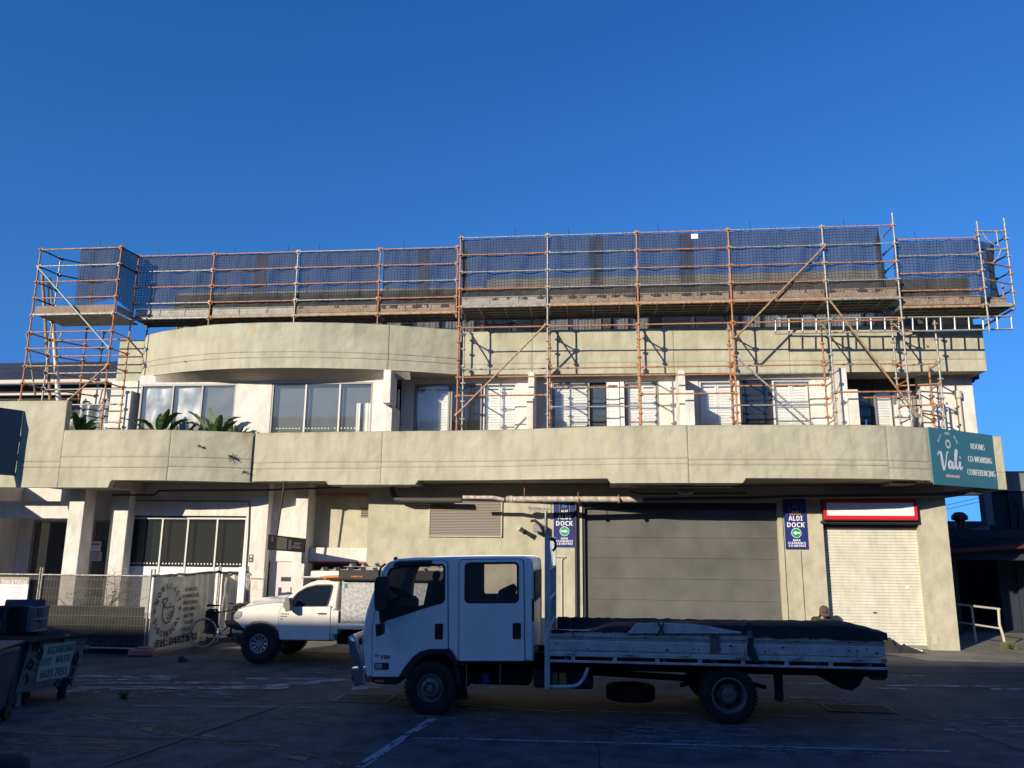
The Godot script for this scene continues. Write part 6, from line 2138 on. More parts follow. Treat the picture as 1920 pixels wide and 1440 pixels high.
			for k in 120:
				var cx := r2.randf_range(x0, x1 - 0.1)
				var cy := yt - pow(r2.randf(), 2.0) * 0.085
				if r2.randf() < 0.35:
					cy = r2.randf_range(ym[3] + 0.02, ym[2] - 0.02)
				var w := r2.randf_range(0.006, 0.03)
				var hh := r2.randf_range(0.004, 0.014)
				s.slab([Vector2(cx - w, cy), Vector2(cx, cy - hh), Vector2(cx + w, cy + hh * 0.3), Vector2(cx + w * 0.2, cy + hh)], 9.608, 9.6142)
			part("paint_chip", s, M.crack, panel, "", "stuff")
	s = Shape.new()
	s.span(Vector3(x1 - 0.02, ym[3], 7.46), Vector3(x1 + 0.015, yt, 9.56), 0.006)
	part("tailgate", s, M.tray, t)
	s = Shape.new()
	s.slab([Vector2(4.034, 0.951), Vector2(4.103, 0.952), Vector2(4.099, 0.913), Vector2(4.031, 0.912)], 9.607, 9.618)
	part("side_marker", s, M.amber, t)
	s = Shape.new()
	s.slab([Vector2(3.928, 0.941), Vector2(4.015, 0.943), Vector2(4.013, 0.911), Vector2(3.926, 0.909)], 9.59, 9.6)
	part("side_marker", s, mat(0.2, 0.06, 0.05, 0.4), t)
	s = Shape.new()
	s.pipe([Vector3(4.117, 0.842, 9.5), Vector3(4.121, 0.706, 9.5), Vector3(4.081, 0.669, 9.5), Vector3(3.901, 0.679, 9.5), Vector3(3.874, 0.714, 9.5), Vector3(3.927, 0.831, 9.5)], 0.022, 8)
	s.tube(Vector3(4.11, 0.749, 9.5), Vector3(4.781, 0.471, 7.5), 0.03, 8)
	part("rear_bar", s, M.chassis, t)
	# headboard
	var hx0: float = -0.718
	var hx1: float = -0.639
	var hy: float = 2.626
	for z: float in [9.55, 7.45]:
		s = Shape.new()
		s.span(Vector3(hx0, 0.421 if z > 9 else ym[4], z - 0.04), Vector3(hx1, hy, z + 0.04), 0.008)
		part("headboard_post", s, M.tray, t)
	s = Shape.new()
	for y: float in [hy - 0.03, hy - 0.5, hy - 0.95, yt + 0.02]:
		s.span(Vector3(hx0 + 0.01, y - 0.02, 7.49), Vector3(hx1 - 0.01, y + 0.02, 9.51), 0.004)
	for k in 4:
		s.span(Vector3(hx0 + 0.02, yt + 0.04, 7.85 + k * 0.43), Vector3(hx1 - 0.02, hy - 0.051, 7.88 + k * 0.43))
	part("headboard_bars", s, M.tray, t)
	s = Shape.new()
	for k in 26:
		s.span(Vector3(hx0 + 0.035, yt + 0.04, 7.52 + k * 0.078), Vector3(hx0 + 0.04, hy - 0.96, 7.56 + k * 0.078))
	for k in 7:
		s.span(Vector3(hx0 + 0.0405, yt + 0.05 + k * 0.055, 7.5), Vector3(hx0 + 0.045, yt + 0.075 + k * 0.055, 9.5))
	part("headboard_mesh", s, M.tray, t)
	s = Shape.new()
	s.pipe([Vector3(-0.938, 2.842, 9.5), Vector3(-0.872, 2.851, 9.5), Vector3(-0.799, 2.795, 9.5), Vector3(-0.741, 2.699, 9.5), Vector3(-0.717, 2.611, 9.5)], 0.022, 8)
	part("hose", s, M.plastic, t)
	s = Shape.new()
	s.pipe([Vector3(-0.641, 2.579, 9.55), Vector3(-0.592, 2.58, 9.55), Vector3(-0.552, 2.517, 9.55), Vector3(-0.56, 2.437, 9.55), Vector3(-0.601, 2.398, 9.55)], 0.02, 8)
	part("hose", s, M.plastic, t)
	s = Shape.new()
	s.tube(Vector3(-0.706, 2.634, 9.55), Vector3(-0.706, 3.003, 9.55), 0.018, 6)
	s.tube(Vector3(-0.684, 2.635, 9.5), Vector3(-0.684, 3.078, 9.5), 0.008, 6)
	s.tube(Vector3(-0.98, 3.053, 9.5), Vector3(-0.61, 3.022, 9.5), 0.012, 6)
	for k in 13:
		var p: Vector3 = Vector3(-0.963, 3.053, 9.5).lerp(Vector3(-0.733, 3.037, 9.5), k / 12.0)
		s.tube(p, p + Vector3(0.02, -0.06, 0.0), 0.006, 5)
	part("rack_pole", s, M.galv, t)
	# the load
	var hl := [Vector2(-0.655, 1.15), Vector2(-0.421, 1.177), Vector2(-0.18, 1.213), Vector2(0.06, 1.256), Vector2(0.268, 1.337), Vector2(0.539, 1.334), Vector2(1.17, 1.361), Vector2(1.719, 1.386), Vector2(2.646, 1.402), Vector2(3.597, 1.419), Vector2(3.82, 1.378), Vector2(4.077, 1.309), Vector2(4.237, 1.267)]
	s = Shape.new()
	var pts := []
	var nz := 16
	var nx := 60
	for j in nz + 1:
		var v := float(j) / nz
		for i in nx + 1:
			var x := lerpf(x0 + 0.02, x1 + 0.04, float(i) / nx)
			var top := 0.0
			for k in hl.size() - 1:
				if x >= hl[k].x:
					top = lerpf(hl[k].y, hl[k + 1].y, clampf((x - hl[k].x) / (hl[k + 1].x - hl[k].x), 0.0, 1.0))
			var edge := minf(1.0, minf(v, 1.0 - v) * 7.0)
			var y := lerpf(yt + 0.02, top + 0.02 - maxf(0.0, (9.25 - lerpf(7.47, 9.56, v))) * 0.12, sqrt(edge)) + 0.02 * lumps.get_noise_2d(i * 40.0, j * 60.0)
			var z := lerpf(7.47, 9.56, v)
			if j == nz:
				z = 9.645
				y = yt - (0.03 if i > 36 else -0.012) + 0.03 * lumps.get_noise_2d(i * 30.0, 3.0) - (0.02 if i > 50 else 0.0)
			if j == nz - 1:
				z = 9.62
			pts.append(Vector3(x, y, z))
	s.grid(pts, nx + 1, Vector3(0, 1, 0.3))
	solo("tarpaulin", s, M.tarp, "black tarpaulin tied over the load on the white flatbed truck", "tarp", Vector3(1.6, 1.2, 8.5))
	s = Shape.new()
	s.slab([Vector2(0.482, 1.231), Vector2(0.63, 1.374), Vector2(0.91, 1.385), Vector2(1.357, 1.384), Vector2(1.641, 1.358), Vector2(1.875, 1.316), Vector2(2.109, 1.287), Vector2(2.123, 1.259)], 9.63, 9.66, [], 0.006)
	solo("white_board", s, M.tray, "pale white sheet leaning on the side of the flatbed truck's load", "board", Vector3(0.9, 1.2, 9.6))
	s = Shape.new()
	s.pipe([Vector3(0.929, 1.398, 9.68), Vector3(0.966, 1.339, 9.68), Vector3(1.009, 1.243, 9.67)], 0.012, 5)
	s.pipe([Vector3(1.02, 1.4, 9.69), Vector3(0.98, 1.325, 9.69), Vector3(0.932, 1.242, 9.68)], 0.012, 5)
	solo("lashing", s, M.black, "crossed black lashing tied over the white sheet on the truck", "lashing", Vector3(1.0, 1.3, 9.67))
	t = thing("tie_strap", "dark green ratchet strap hanging over the side of the truck tray", "strap", Vector3(2.247, 1.251, 9.66))
	s = Shape.new()
	s.slab([Vector2(2.192, 1.419), Vector2(2.247, 1.42), Vector2(2.271, 1.29), Vector2(2.278, 1.115), Vector2(2.276, 1.085), Vector2(2.33, 0.935), Vector2(2.339, 0.875), Vector2(2.28, 0.859), Vector2(2.185, 0.97), Vector2(2.183, 1.091), Vector2(2.206, 1.159), Vector2(2.209, 1.281)], 9.655, 9.672)
	part("webbing", s, mat(0.015, 0.045, 0.05, 0.9), t)
	s = Shape.new()
	s.box(Vector3(2.226, 1.246, 9.69), Vector3(0.075, 0.1, 0.05), Basis(), 0.01)
	part("ratchet", s, M.rim, t)

func ute() -> void:
	M.cab_glass = pane(0.05, 0.07, 0.08, 0.14)
	M.ute_glass = pane(0.012, 0.02, 0.035, 0.8)
	var t := thing("pickup_truck", "white off-road pickup with a silver canopy and roof rack parked behind the flatbed truck", "pickup", Vector3(-6, 0, 4))
	var zn := 4.92
	var zf := 3.06
	var zc := 3.99
	var yb: float = 1.171
	# lower body
	var low := [Vector2(-7.63, 0.854), Vector2(-7.641, 0.936), Vector2(-7.617, 1.028), Vector2(-7.552, 1.098), Vector2(-7.393, 1.141), Vector2(-7.16, 1.185), Vector2(-6.907, 1.218), Vector2(-6.653, 1.235), Vector2(-6.556, 1.246), Vector2(-6.374, 1.165), Vector2(-5.598, 1.185), Vector2(-5.412, 1.177), Vector2(-5.412, 0.974), Vector2(-5.419, 0.481), Vector2(-5.48, 0.475), Vector2(-6.579, 0.476), Vector2(-6.618, 0.529), Vector2(-6.669, 0.645), Vector2(-6.754, 0.743), Vector2(-6.876, 0.8), Vector2(-7.034, 0.819), Vector2(-7.189, 0.798), Vector2(-7.302, 0.738), Vector2(-7.371, 0.671), Vector2(-7.435, 0.681)]
	var s := Shape.new()
	s.slab(low, zf, zn, [], 0.05)
	part("body", s, M.ute, t)
	# cabin with its window openings
	var cabin := [Vector2(-6.652, 1.23), Vector2(-6.541, 1.319), Vector2(-6.393, 1.446), Vector2(-6.206, 1.577), Vector2(-6.055, 1.66), Vector2(-5.901, 1.71), Vector2(-5.707, 1.729), Vector2(-5.454, 1.731), Vector2(-5.41, 1.702), Vector2(-5.413, 1.482), Vector2(-5.412, 1.169), Vector2(-6.374, 1.158), Vector2(-6.555, 1.235)]
	var hole := Shape.rounded([Vector2(-6.394, 1.166), Vector2(-6.381, 1.322), Vector2(-6.276, 1.451), Vector2(-6.106, 1.549), Vector2(-5.895, 1.6), Vector2(-5.549, 1.608), Vector2(-5.575, 1.389), Vector2(-5.617, 1.184)], 0.05)
	s = Shape.new()
	s.slab(cabin, zn - 0.09, zn - 0.03, [hole], 0.02)
	s.slab(cabin, zf + 0.03, zf + 0.09, [hole], 0.02)
	s.wall(Shape.inset(cabin, 0.01), zf + 0.07, zn - 0.07, false, true)
	var cab := part("cabin", warp(s, yb, 0.55, 0.17, zc), M.ute, t)
	for z: float in [zn - 0.06, zf + 0.06]:
		s = Shape.new()
		s.slab(hole, z - 0.003, z + 0.003)
		part("side_window", warp(s, yb, 0.55, 0.17, zc), M.ute_glass, cab)
	s = Shape.new()
	s.slab(Shape.inset(hole, -0.025), zn - 0.032, zn - 0.024, [Shape.inset(hole, 0.006)])
	part("window_seal", warp(s, yb, 0.55, 0.17, zc), M.plastic, cab)
	s = Shape.new()
	s.wall([Vector2(-6.624, 1.245), Vector2(-6.546, 1.327), Vector2(-6.397, 1.453), Vector2(-6.21, 1.585), Vector2(-6.071, 1.664), Vector2(-6.075, 1.671), Vector2(-6.215, 1.594), Vector2(-6.402, 1.463), Vector2(-6.55, 1.336), Vector2(-6.632, 1.252)], zf + 0.16, zn - 0.16)
	part("windscreen", warp(s, yb, 0.55, 0.17, zc), M.tint, cab)
	# bonnet with a scoop
	var line := [Vector2(-7.609, 1.024), Vector2(-7.552, 1.095), Vector2(-7.393, 1.141), Vector2(-7.16, 1.189), Vector2(-6.907, 1.224), Vector2(-6.653, 1.241), Vector2(-6.576, 1.26)]
	var pts := []
	for p in line:
		for k in 11:
			var u := k / 10.0 * 2.0 - 1.0
			pts.append(Vector3(p.x - 0.09 * (1.0 - u * u), p.y + 0.11 * (1.0 - pow(absf(u), 2.5)) * clampf((p.x - line[0].x) * 4.0, 0.1, 1.0), zc + u * (zn - zc - 0.03)))
	s = Shape.new()
	s.grid(pts, 11, Vector3(0, 1, 0))
	var bon := part("bonnet", s, M.ute, t)
	s = Shape.new()
	s.box(Vector3(-7.227, 1.268, 4), Vector3(0.34, 0.07, 0.5), Basis(Vector3.BACK, 0.1), 0.03)
	part("scoop", s, M.ute, bon)
	# door
	var dpoly := [Vector2(-6.597, 0.502), Vector2(-6.633, 0.844), Vector2(-6.634, 1.026), Vector2(-6.598, 1.154), Vector2(-6.393, 1.161), Vector2(-5.598, 1.181), Vector2(-5.517, 1.182), Vector2(-5.512, 0.973), Vector2(-5.508, 0.503), Vector2(-6.561, 0.494)]
	s = Shape.new()
	s.slab(grown(dpoly, 0.008), zn, zn + 0.003)
	var door := part("door", s, M.crack, t)
	s = Shape.new()
	s.slab(dpoly, zn + 0.0032, zn + 0.014, [], 0.006)
	part("skin", s, M.ute, door)
	s = Shape.new()
	s.slab(Shape.rounded([Vector2(-5.799, 1.049), Vector2(-5.688, 1.064), Vector2(-5.598, 1.052), Vector2(-5.608, 1.029), Vector2(-5.782, 1.026)], 0.015), zn + 0.014, zn + 0.045, [], 0.002)
	part("handle", s, M.chrome, door)
	s = Shape.new()
	for k in 3:
		var xx: float = -6.587
		for j in [6, 5, 2][k]:
			s.box(Vector3(xx + j * 0.031, 1.017 - k * 0.052, zn + 0.0155), Vector3(0.02, 0.026 if j % 2 else 0.02, 0.002))
	part("small_print", s, M.ink, door)
	# mirror
	s = Shape.new()
	s.slab(Shape.rounded([Vector2(-6.434, 1.35), Vector2(-6.338, 1.361), Vector2(-6.311, 1.261), Vector2(-6.297, 1.099), Vector2(-6.396, 1.08), Vector2(-6.429, 1.224)], 0.02, 2), 5.0, 5.2, [], 0.008)
	s.slab(Shape.rounded([Vector2(-6.522, 1.27), Vector2(-6.468, 1.28), Vector2(-6.458, 1.135), Vector2(-6.508, 1.161)], 0.01, 2), 4.95, 5.05, [], 0.006)
	s.tube(Vector3(-6.418, 1.134, 4.85), Vector3(-6.4, 1.148, 5.05), 0.03, 8)
	part("mirror", s, mat(0.16, 0.15, 0.13, 0.5), t)
	# flare, lamps, bar
	s = Shape.new()
	s.slab([Vector2(-7.433, 0.652), Vector2(-7.372, 0.675), Vector2(-7.302, 0.742), Vector2(-7.189, 0.802), Vector2(-7.034, 0.823), Vector2(-6.876, 0.804), Vector2(-6.754, 0.746), Vector2(-6.669, 0.649), Vector2(-6.618, 0.529), Vector2(-6.68, 0.519), Vector2(-6.726, 0.626), Vector2(-6.811, 0.714), Vector2(-6.912, 0.758), Vector2(-7.03, 0.772), Vector2(-7.166, 0.751), Vector2(-7.269, 0.697), Vector2(-7.332, 0.623)], zn - 0.4, zn + 0.04, [], 0.01)
	part("wheel_flare", s, M.plastic, t)
	s = Shape.new()
	s.slab(Shape.rounded([Vector2(-7.63, 0.899), Vector2(-7.616, 1.009), Vector2(-7.545, 1.062), Vector2(-7.445, 1.049), Vector2(-7.457, 0.957), Vector2(-7.541, 0.892)], 0.02), zn - 0.3, zn + 0.012, [], 0.01)
	part("headlight", s, M.lamp, t)
	s = Shape.new()
	s.slab([Vector2(-7.845, 0.823), Vector2(-7.844, 0.859), Vector2(-7.548, 0.864), Vector2(-7.342, 0.75), Vector2(-7.413, 0.649), Vector2(-7.591, 0.664), Vector2(-7.815, 0.75)], zf + 0.05, zn - 0.02, [], 0.03)
	var bb := part("bull_bar", s, M.plastic, t)
	s = Shape.new()
	for z: float in [4.75, 3.25, 4.35, 3.65]:
		s.pipe([Vector3(-7.757, 0.841, z), Vector3(-7.776, 1.06, z), Vector3(-7.725, 1.16, z), Vector3(-7.585, 1.195, z - 0.03 * signf(z - zc))], 0.03, 8)
	s.tube(Vector3(-7.757, 1.126, 3.25), Vector3(-7.757, 1.126, 4.75), 0.032, 8)
	s.tube(Vector3(-7.769, 0.983, 3.25), Vector3(-7.769, 0.983, 4.75), 0.032, 8)
	part("hoop", s, M.plastic, bb)
	s = Shape.new()
	s.tube(Vector3(-7.2, 0.45, 3.2), Vector3(-7.2, 0.45, 4.8), 0.06, 8)
	s.span(Vector3(-7.6, 0.45, 3.5), Vector3(-2.9, 0.62, 4.5))
	s.slab([Vector2(-6.565, 0.416), Vector2(-6.212, 0.414), Vector2(-6.42, 0.305), Vector2(-6.479, 0.309)], 4.3, 4.7)
	s.span(Vector3(-5.432, 0.397, 4.7), Vector3(-4.64, 0.77, 4.7) + Vector3(0, 0, -1.2), 0.03)
	part("underbody", s, M.chassis, t)
	var cx: float = -7.022
	wheel(t, Vector3(cx, 0.405, 4.83), 0.405, 0.2, 0.28, "spoke")
	wheel(t, Vector3(cx, 0.405, 3.15), 0.405, 0.2, 0.28, "spoke")
	wheel(t, Vector3(cx + 3.2, 0.405, 4.83), 0.405, 0.2, 0.28, "spoke")
	wheel(t, Vector3(cx + 3.2, 0.405, 3.15), 0.405, 0.2, 0.28, "spoke")
	# seats seen through the glass
	for z: float in [3.55, 4.45]:
		s = Shape.new()
		s.box(Vector3(-6.209, 1.2, z), Vector3(0.14, 0.62, 0.45), Basis(Vector3.BACK, -0.2), 0.05)
		s.box(Vector3(-6.19, 1.55, z), Vector3(0.1, 0.15, 0.25), Basis(), 0.04)
		part("seat", s, M.seat, t)
	# tray, canopy, rack
	var tx0: float = -5.413
	var tx1 := tx0 + 2.45
	var ty: float = 0.825
	bar("tray", tx0, tx1, ty - 0.1, ty + 0.02, 3.0, 4.95, M.ute, t, 0.01)
	bar("tray_end", tx0 - 0.03, tx0 + 0.08, 0.728 - 0.1, 1.105, 3.05, 4.955, M.ute, t, 0.01)
	bar("tank_guard", tx0 + 0.2, tx1 - 0.2, ty - 0.35, ty - 0.11, 3.3, 4.6, M.chassis, t, 0.02)
	var c := bar("canopy", tx0 + 0.1, tx1, ty + 0.022, 1.739, 3.05, 4.9, M.foil, t, 0.02)
	bar("canopy_door", tx0 + 0.16, tx1 - 0.1, ty + 0.06, 1.662, 4.9005, 4.925, M.foil, c, 0.006)
	bar("sticker", -5.24, -5.17, 1.563, 1.661, 4.9255, 4.928, M.sign_green, c)
	var aw := bar("awning_bag", tx0 + 0.06, tx1, 1.73, 1.939, 4.8, 5.05, mat(0.045, 0.04, 0.036, 0.85), t, 0.03)
	words("DARCHE", 0.25, 0.03, M.orange, aw, face(Vector3(-4.945, 1.812, 5.055) - t.position), "Droid Sans", true)
	var top: float = 1.935
	s = Shape.new()
	s.span(Vector3(-6.062, top - 0.16, 3.2), Vector3(tx1, top - 0.03, 4.75), 0.02)
	s.span(Vector3(-6.086, top - 0.2, 3.15), Vector3(tx1, top - 0.17, 4.8), 0.01)
	var rk := part("roof_rack", s, M.ute, t)
	for row in 2:
		for k in 9:
			s = Shape.new()
			var xx: float = -5.991 + k * 0.28 + row * 0.4
			var zz := 4.7 - row * 0.75
			s.slab([Vector2(xx, top - 0.03 + row * 0.08), Vector2(xx + 0.12, top - 0.02 + row * 0.08), Vector2(xx + 0.16, top + 0.05 + row * 0.08), Vector2(xx + 0.2, top - 0.02 + row * 0.08), Vector2(xx + 0.27, top - 0.03 + row * 0.08), Vector2(xx + 0.27, top - 0.035 + row * 0.08), Vector2(xx, top - 0.035 + row * 0.08)], zz - 0.35, zz)
			part("chevron", s, M.frame, rk)
	s = Shape.new()
	s.pipe([Vector3(-5.506, 1.083, 4.7), Vector3(-5.475, 1.581, 4.7), Vector3(-5.436, 1.737, 4.7)], 0.03, 8)
	s.pipe([Vector3(-5.958, 0.97, 3.3), Vector3(-5.924, 1.509, 3.3), Vector3(-5.882, 1.679, 3.3)], 0.03, 8)
	for k in 9:
		var y := lerpf(1.138, 1.692, k / 8.0)
		s.tube(Vector3(tx0 + 0.05, y, 3.3), Vector3(tx0 + 0.05, y, 4.7), 0.008, 5)
	part("headboard", s, M.chrome, t)
	s = Shape.new()
	s.slab([Vector2(-5.779, 1.79), Vector2(-5.663, 1.814), Vector2(-5.353, 1.829), Vector2(-5.35, 1.774), Vector2(-5.621, 1.763), Vector2(-5.738, 1.769)], 4.75, 4.95, [], 0.015)
	var sh := part("shovel", s, M.orange, t)
	s = Shape.new()
	s.tube(Vector3(-6.214, 1.777, 4.85), Vector3(-5.789, 1.783, 4.85), 0.02, 8)
	part("shaft", s, M.alu, sh)

# ---------------------------------------------------------------- fence, bins, bicycle
func fence_panel(a: Vector3, b: Vector3, h: float, label: String, film: bool) -> Node3D:
	var t := thing("temporary_fence", label, "fence", (a + b) / 2, "temporary fences")
	var d := (b - a)
	var up := Vector3.UP * h
	for e in [[a, 0.0], [b, 0.0]]:
		var s := Shape.new()
		s.tube(e[0] + Vector3(0, 0.03, 0), e[0] + up + Vector3(0, 0.16, 0), 0.021, 8)
		part("post", s, M.galv, t)
	var s := Shape.new()
	s.tube(a + up, b + up, 0.019, 8)
	part("rail", s, M.galv, t)
	s = Shape.new()
	s.tube(a + Vector3(0, 0.14, 0), b + Vector3(0, 0.14, 0), 0.019, 8)
	part("rail", s, M.galv, t)
	s = Shape.new()
	var n := int(d.length() / 0.075)
	for i in range(1, n):
		var p := a + d * i / n
		s.tube(p + Vector3(0, 0.14, 0), p + up, 0.002, 4, false)
	for k in 8:
		var y := 0.14 + (h - 0.14) * (k + 0.5) / 8.0
		s.tube(a + Vector3(0, y, 0), b + Vector3(0, y, 0), 0.002, 4, false)
	part("wire_mesh", s, M.frame, t, "", "stuff")
	if film:
		var pts := []
		var nn := Vector3(-d.z, 0, d.x).normalized()
		if nn.z < 0:
			nn = -nn
		for j in 25:
			for i in 41:
				var u := i / 40.0
				var v := j / 24.0
				var w := 0.02 * lumps.get_noise_2d(u * 60.0 + a.x * 50.0, v * 700.0) + 0.006 * sin(v * 40.0 + 9.0 * lumps.get_noise_2d(u * 120.0, v * 60.0))
				pts.append(a + d * u + Vector3(0, 0.1 + (h - 0.12) * v, 0) - nn * (0.02 + absf(w)))
		s = Shape.new()
		s.grid(pts, 41, nn)
		part("dark_film", s, M.film, t)
		pts = []
		for j in 9:
			for i in 41:
				var u := i / 40.0
				var v := j / 8.0
				pts.append(a + d * u + Vector3(0, 0.06 + h * 0.5 * v + (0.05 * lumps.get_noise_2d(u * 260.0, 7.0) if j == 8 else 0.0), 0) - nn * (0.09 + 0.03 * lumps.get_noise_2d(u * 200.0, v * 150.0)))
		s = Shape.new()
		s.grid(pts, 41, nn)
		part("dark_film", s, M.film, t)
	return t

func fence_and_bins() -> void:
	var p0 := Vector3(-9.985, 0, 4.133)
	var h: float = 1.727
	var pl := Vector3(-12.191, 0, 4.775)
	pl.z = p0.z + 0.02
	pl.x = -12.658
	var far := pl + Vector3(-2.4, 0, 0.0)
	fence_panel(pl, p0 + Vector3(-0.04, 0, 0), h, "temporary fence panel with torn dark plastic film, between the two left posts", true)
	fence_panel(far, pl + Vector3(-0.06, 0, 0), h, "temporary fence panel in front of the rules board at the far left", true)
	var p1 := Vector3(-9.829, 0, 1.188)
	var p2 := p1 + Vector3(0.75, 0, -0.12)
	var p3 := p2 + Vector3(0.5, 0, 0.35)
	fence_panel(p0 + Vector3(0.03, 0, -0.02), p1, h, "temporary fence panel carrying the pale electrical banner", false)
	fence_panel(p1 + Vector3(0.05, 0, 0), p2, h, "short temporary fence panel with crumpled sheeting behind the bicycle", false)
	fence_panel(p2 + Vector3(0.04, 0, 0.0), p3 + Vector3(0.1, 0, 0), h - 0.15, "narrow temporary fence panel in front of the white pickup's bonnet", false)
	# banner, its lettering laid on the cloth
	var along := (p1 - p0).normalized()
	var nn := Vector3(-along.z, 0, along.x)
	if nn.z < 0:
		nn = -nn
	var turn := -atan2(along.z, along.x)
	var len := p0.distance_to(p1) * 0.93
	var t := thing("electrical_banner", "pale cloth banner with black lettering and a cup drawing on the temporary fence", "banner", p0 + nn * 0.06)
	t.rotation.y = turn
	var pts := []
	var s := Shape.new()
	s.local = true
	for j in 13:
		for i in 41:
			var u := i / 40.0
			var v := j / 12.0
			var slack := 0.01 * sin(u * 21.0) + 0.05 * pow(u, 3.0) * sin(u * 60.0 + v * 2.0)
			pts.append(Vector3(0.05 + u * len, 0.06 + (h - 0.05) * v - 0.05 * sin(PI * u) * v, slack - 0.03))
	s.grid(pts, 41, Vector3(0, 0, 1))
	part("cloth", s, M.banner, t)
	var k := 0
	var cx := 0.62
	var cy := h * 0.53
	var zz := 0.004
	for ch in "NORCOAST":
		var g := deg_to_rad(162.0 - k * 20.5)
		words(ch, 0.0, 0.13, M.ink, t, Transform3D(Basis(Vector3.BACK, (g - PI / 2) * 0.9), Vector3(cx + cos(g) * 0.47, cy + 0.07 + sin(g) * 0.5, zz)), "Droid Sans", k < 3)
		k += 1
	k = 0
	for ch in "ELECTRICAL":
		var g := deg_to_rad(205.0 + k * 14.5)
		words(ch, 0.0, 0.13, M.ink, t, Transform3D(Basis(Vector3.BACK, (g + PI / 2) * 0.95 - TAU * 0.95 + 0.3), Vector3(cx + cos(g) * 0.5, cy + 0.03 + sin(g) * 0.55, zz)), "Droid Sans", true)
		k += 1
	for sx in [-1, 1]:
		s = Shape.new()
		s.local = true
		s.slab([Vector2(0.02, 0.1), Vector2(-0.05, -0.01), Vector2(0.0, 0.0), Vector2(-0.03, -0.1), Vector2(0.06, 0.02), Vector2(0.01, 0.01)], 0, 0.004)
		var bolt := part("bolt_mark", s, M.ink, t)
		bolt.position = Vector3(cx + sx * 0.52, cy + 0.02, zz)
	s = Shape.new()
	s.local = true
	for st in [[[-0.16, 0.14], [-0.22, 0.2], [-0.2, 0.27], [-0.1, 0.25], [-0.06, 0.28], [-0.03, 0.22], [-0.1, 0.16], [-0.14, 0.12], [-0.1, 0.06], [0.0, 0.05], [0.28, 0.07]], [[-0.16, 0.14], [-0.19, -0.02], [-0.15, -0.2], [-0.02, -0.3], [0.14, -0.27], [0.24, -0.14], [0.27, 0.04]], [[0.2, -0.03], [0.18, -0.13], [0.09, -0.2]], [[0.13, -0.03], [0.11, -0.1], [0.06, -0.13]], [[0.0, -0.16], [0.02, -0.19], [0.08, -0.21]], [[0.09, 0.1], [0.1, 0.16]]]:
		for i in st.size() - 1:
			s.tube(Vector3(st[i][0], st[i][1], 0), Vector3(st[i + 1][0], st[i + 1][1], 0), 0.011, 5)
	var cup := part("cup_drawing", s, M.ink, t)
	cup.position = Vector3(cx, cy + 0.02, zz - 0.006)
	words("PH: 0491 682", 1.72, 0.17, M.ink, t, face(Vector3(1.12, 0.22, zz + 0.01)), "Droid Sans", true, 0.006)
	var rows := ["·DOMESTIC", "·COMMERCIAL", "·INDUSTRIAL", "·APPLIANCE", " METERS", "·SOLAR", " SYSTEMS", "·AIR CON"]
	for i in rows.size():
		words(rows[i], 0.0, 0.085, M.ink, t, face(Vector3(1.55, h - 0.36 - i * 0.155, zz + 0.012)), "Droid Sans", false, 0.006)
	# creased sheeting between the next posts, dark rail cover along the top
	s = Shape.new()
	pts = []
	for j in 13:
		for i in 31:
			var u := i / 30.0
			var v := j / 12.0
			var wv := 0.07 * sin(u * 26.0 * (1.1 - 0.4 * v)) * (1.0 - v * 0.6) + 0.03 * lumps.get_noise_2d(u * 300.0, v * 200.0)
			pts.append(p1.lerp(p2, u) + Vector3(0.06, 0.12 + (h - 0.16) * v, -0.1 + wv))
	s.grid(pts, 31, Vector3(0, 0, 1))
	solo("crumpled_sheet", s, M.banner, "crumpled pale sheeting hanging on the fence behind the bicycle", "sheet", (p1 + p2) / 2)
	s = Shape.new()
	pts = []
	for i in 25:
		var u := i / 24.0
		var q := (p0.lerp(p1, u * 1.5) if u < 0.667 else p1.lerp(p2, (u - 0.667) * 3.0))
		pts.append(q + Vector3(0, h + 0.0 + 0.03 * lumps.get_noise_2d(i * 60.0, 4.0), 0.02))
	s.pipe(pts, 0.032, 7)
	solo("rail_cover", s, M.plastic, "black rolled plastic along the top rail above the electrical banner", "cover", (p0 + p1) / 2 + Vector3(0, h, 0))
	bar_solo("pale_board", Vector3(-8.641, 0.95, 2.58), Vector3(-8.465, 1.91, 2.62), M.paper, "narrow pale board upright at the end of the fence, above the pickup's bull bar", "board")
	# feet and blocks
	s = Shape.new()
	s.box(p0 + Vector3(-0.02, 0.08, 0.12), Vector3(0.52, 0.15, 0.24), Basis(Vector3.UP, 0.15), 0.03)
	s.box(p0 + Vector3(0.02, 0.17, 0.1), Vector3(0.26, 0.06, 0.2), Basis(Vector3.UP, 0.15), 0.02)
	solo("fence_foot", s, M.block, "faded red block foot under the fence post at the left end of the banner", "fence foot", p0)
	# dark planter and bed behind the fence
	bar_solo("dark_planter", Vector3(-11.854, 0, 3.3), Vector3(-10.319, 0.72, 3.9), M.black, "low black planter wall behind the left fence panel", "planter")
	bar_solo("timber_screen", Vector3(-13.17, 0.3, 2.7), Vector3(-10.915, 0.936, 2.78), M.hedge, "brown slatted timber screen behind the left fence panel", "screen")
	# notice board
	t = thing("rules_board", "white notice board with a brown heading on the fence at the far left", "notice board", Vector3(-13.244, 1.101, 4.3))
	var bx0: float = -14.086
	var bx1: float = -12.865
	var by0: float = 1.03
	var by1: float = 1.669
	bar("board", bx0, bx1, by0, by1, 4.27, 4.3, M.paper, t)
	bar("heading", bx0, bx1, by0 + (by1 - by0) * 0.76, by1, 4.3005, 4.306, mat(0.36, 0.3, 0.22, 0.6), t)
	words("Rules & Policies", 0.62, 0.1, M.paper, t, face(Vector3(-13.209 - t.position.x, by1 - 0.1 - t.position.y, 4.309 - t.position.z)), "Droid Sans", true)
	s = Shape.new()
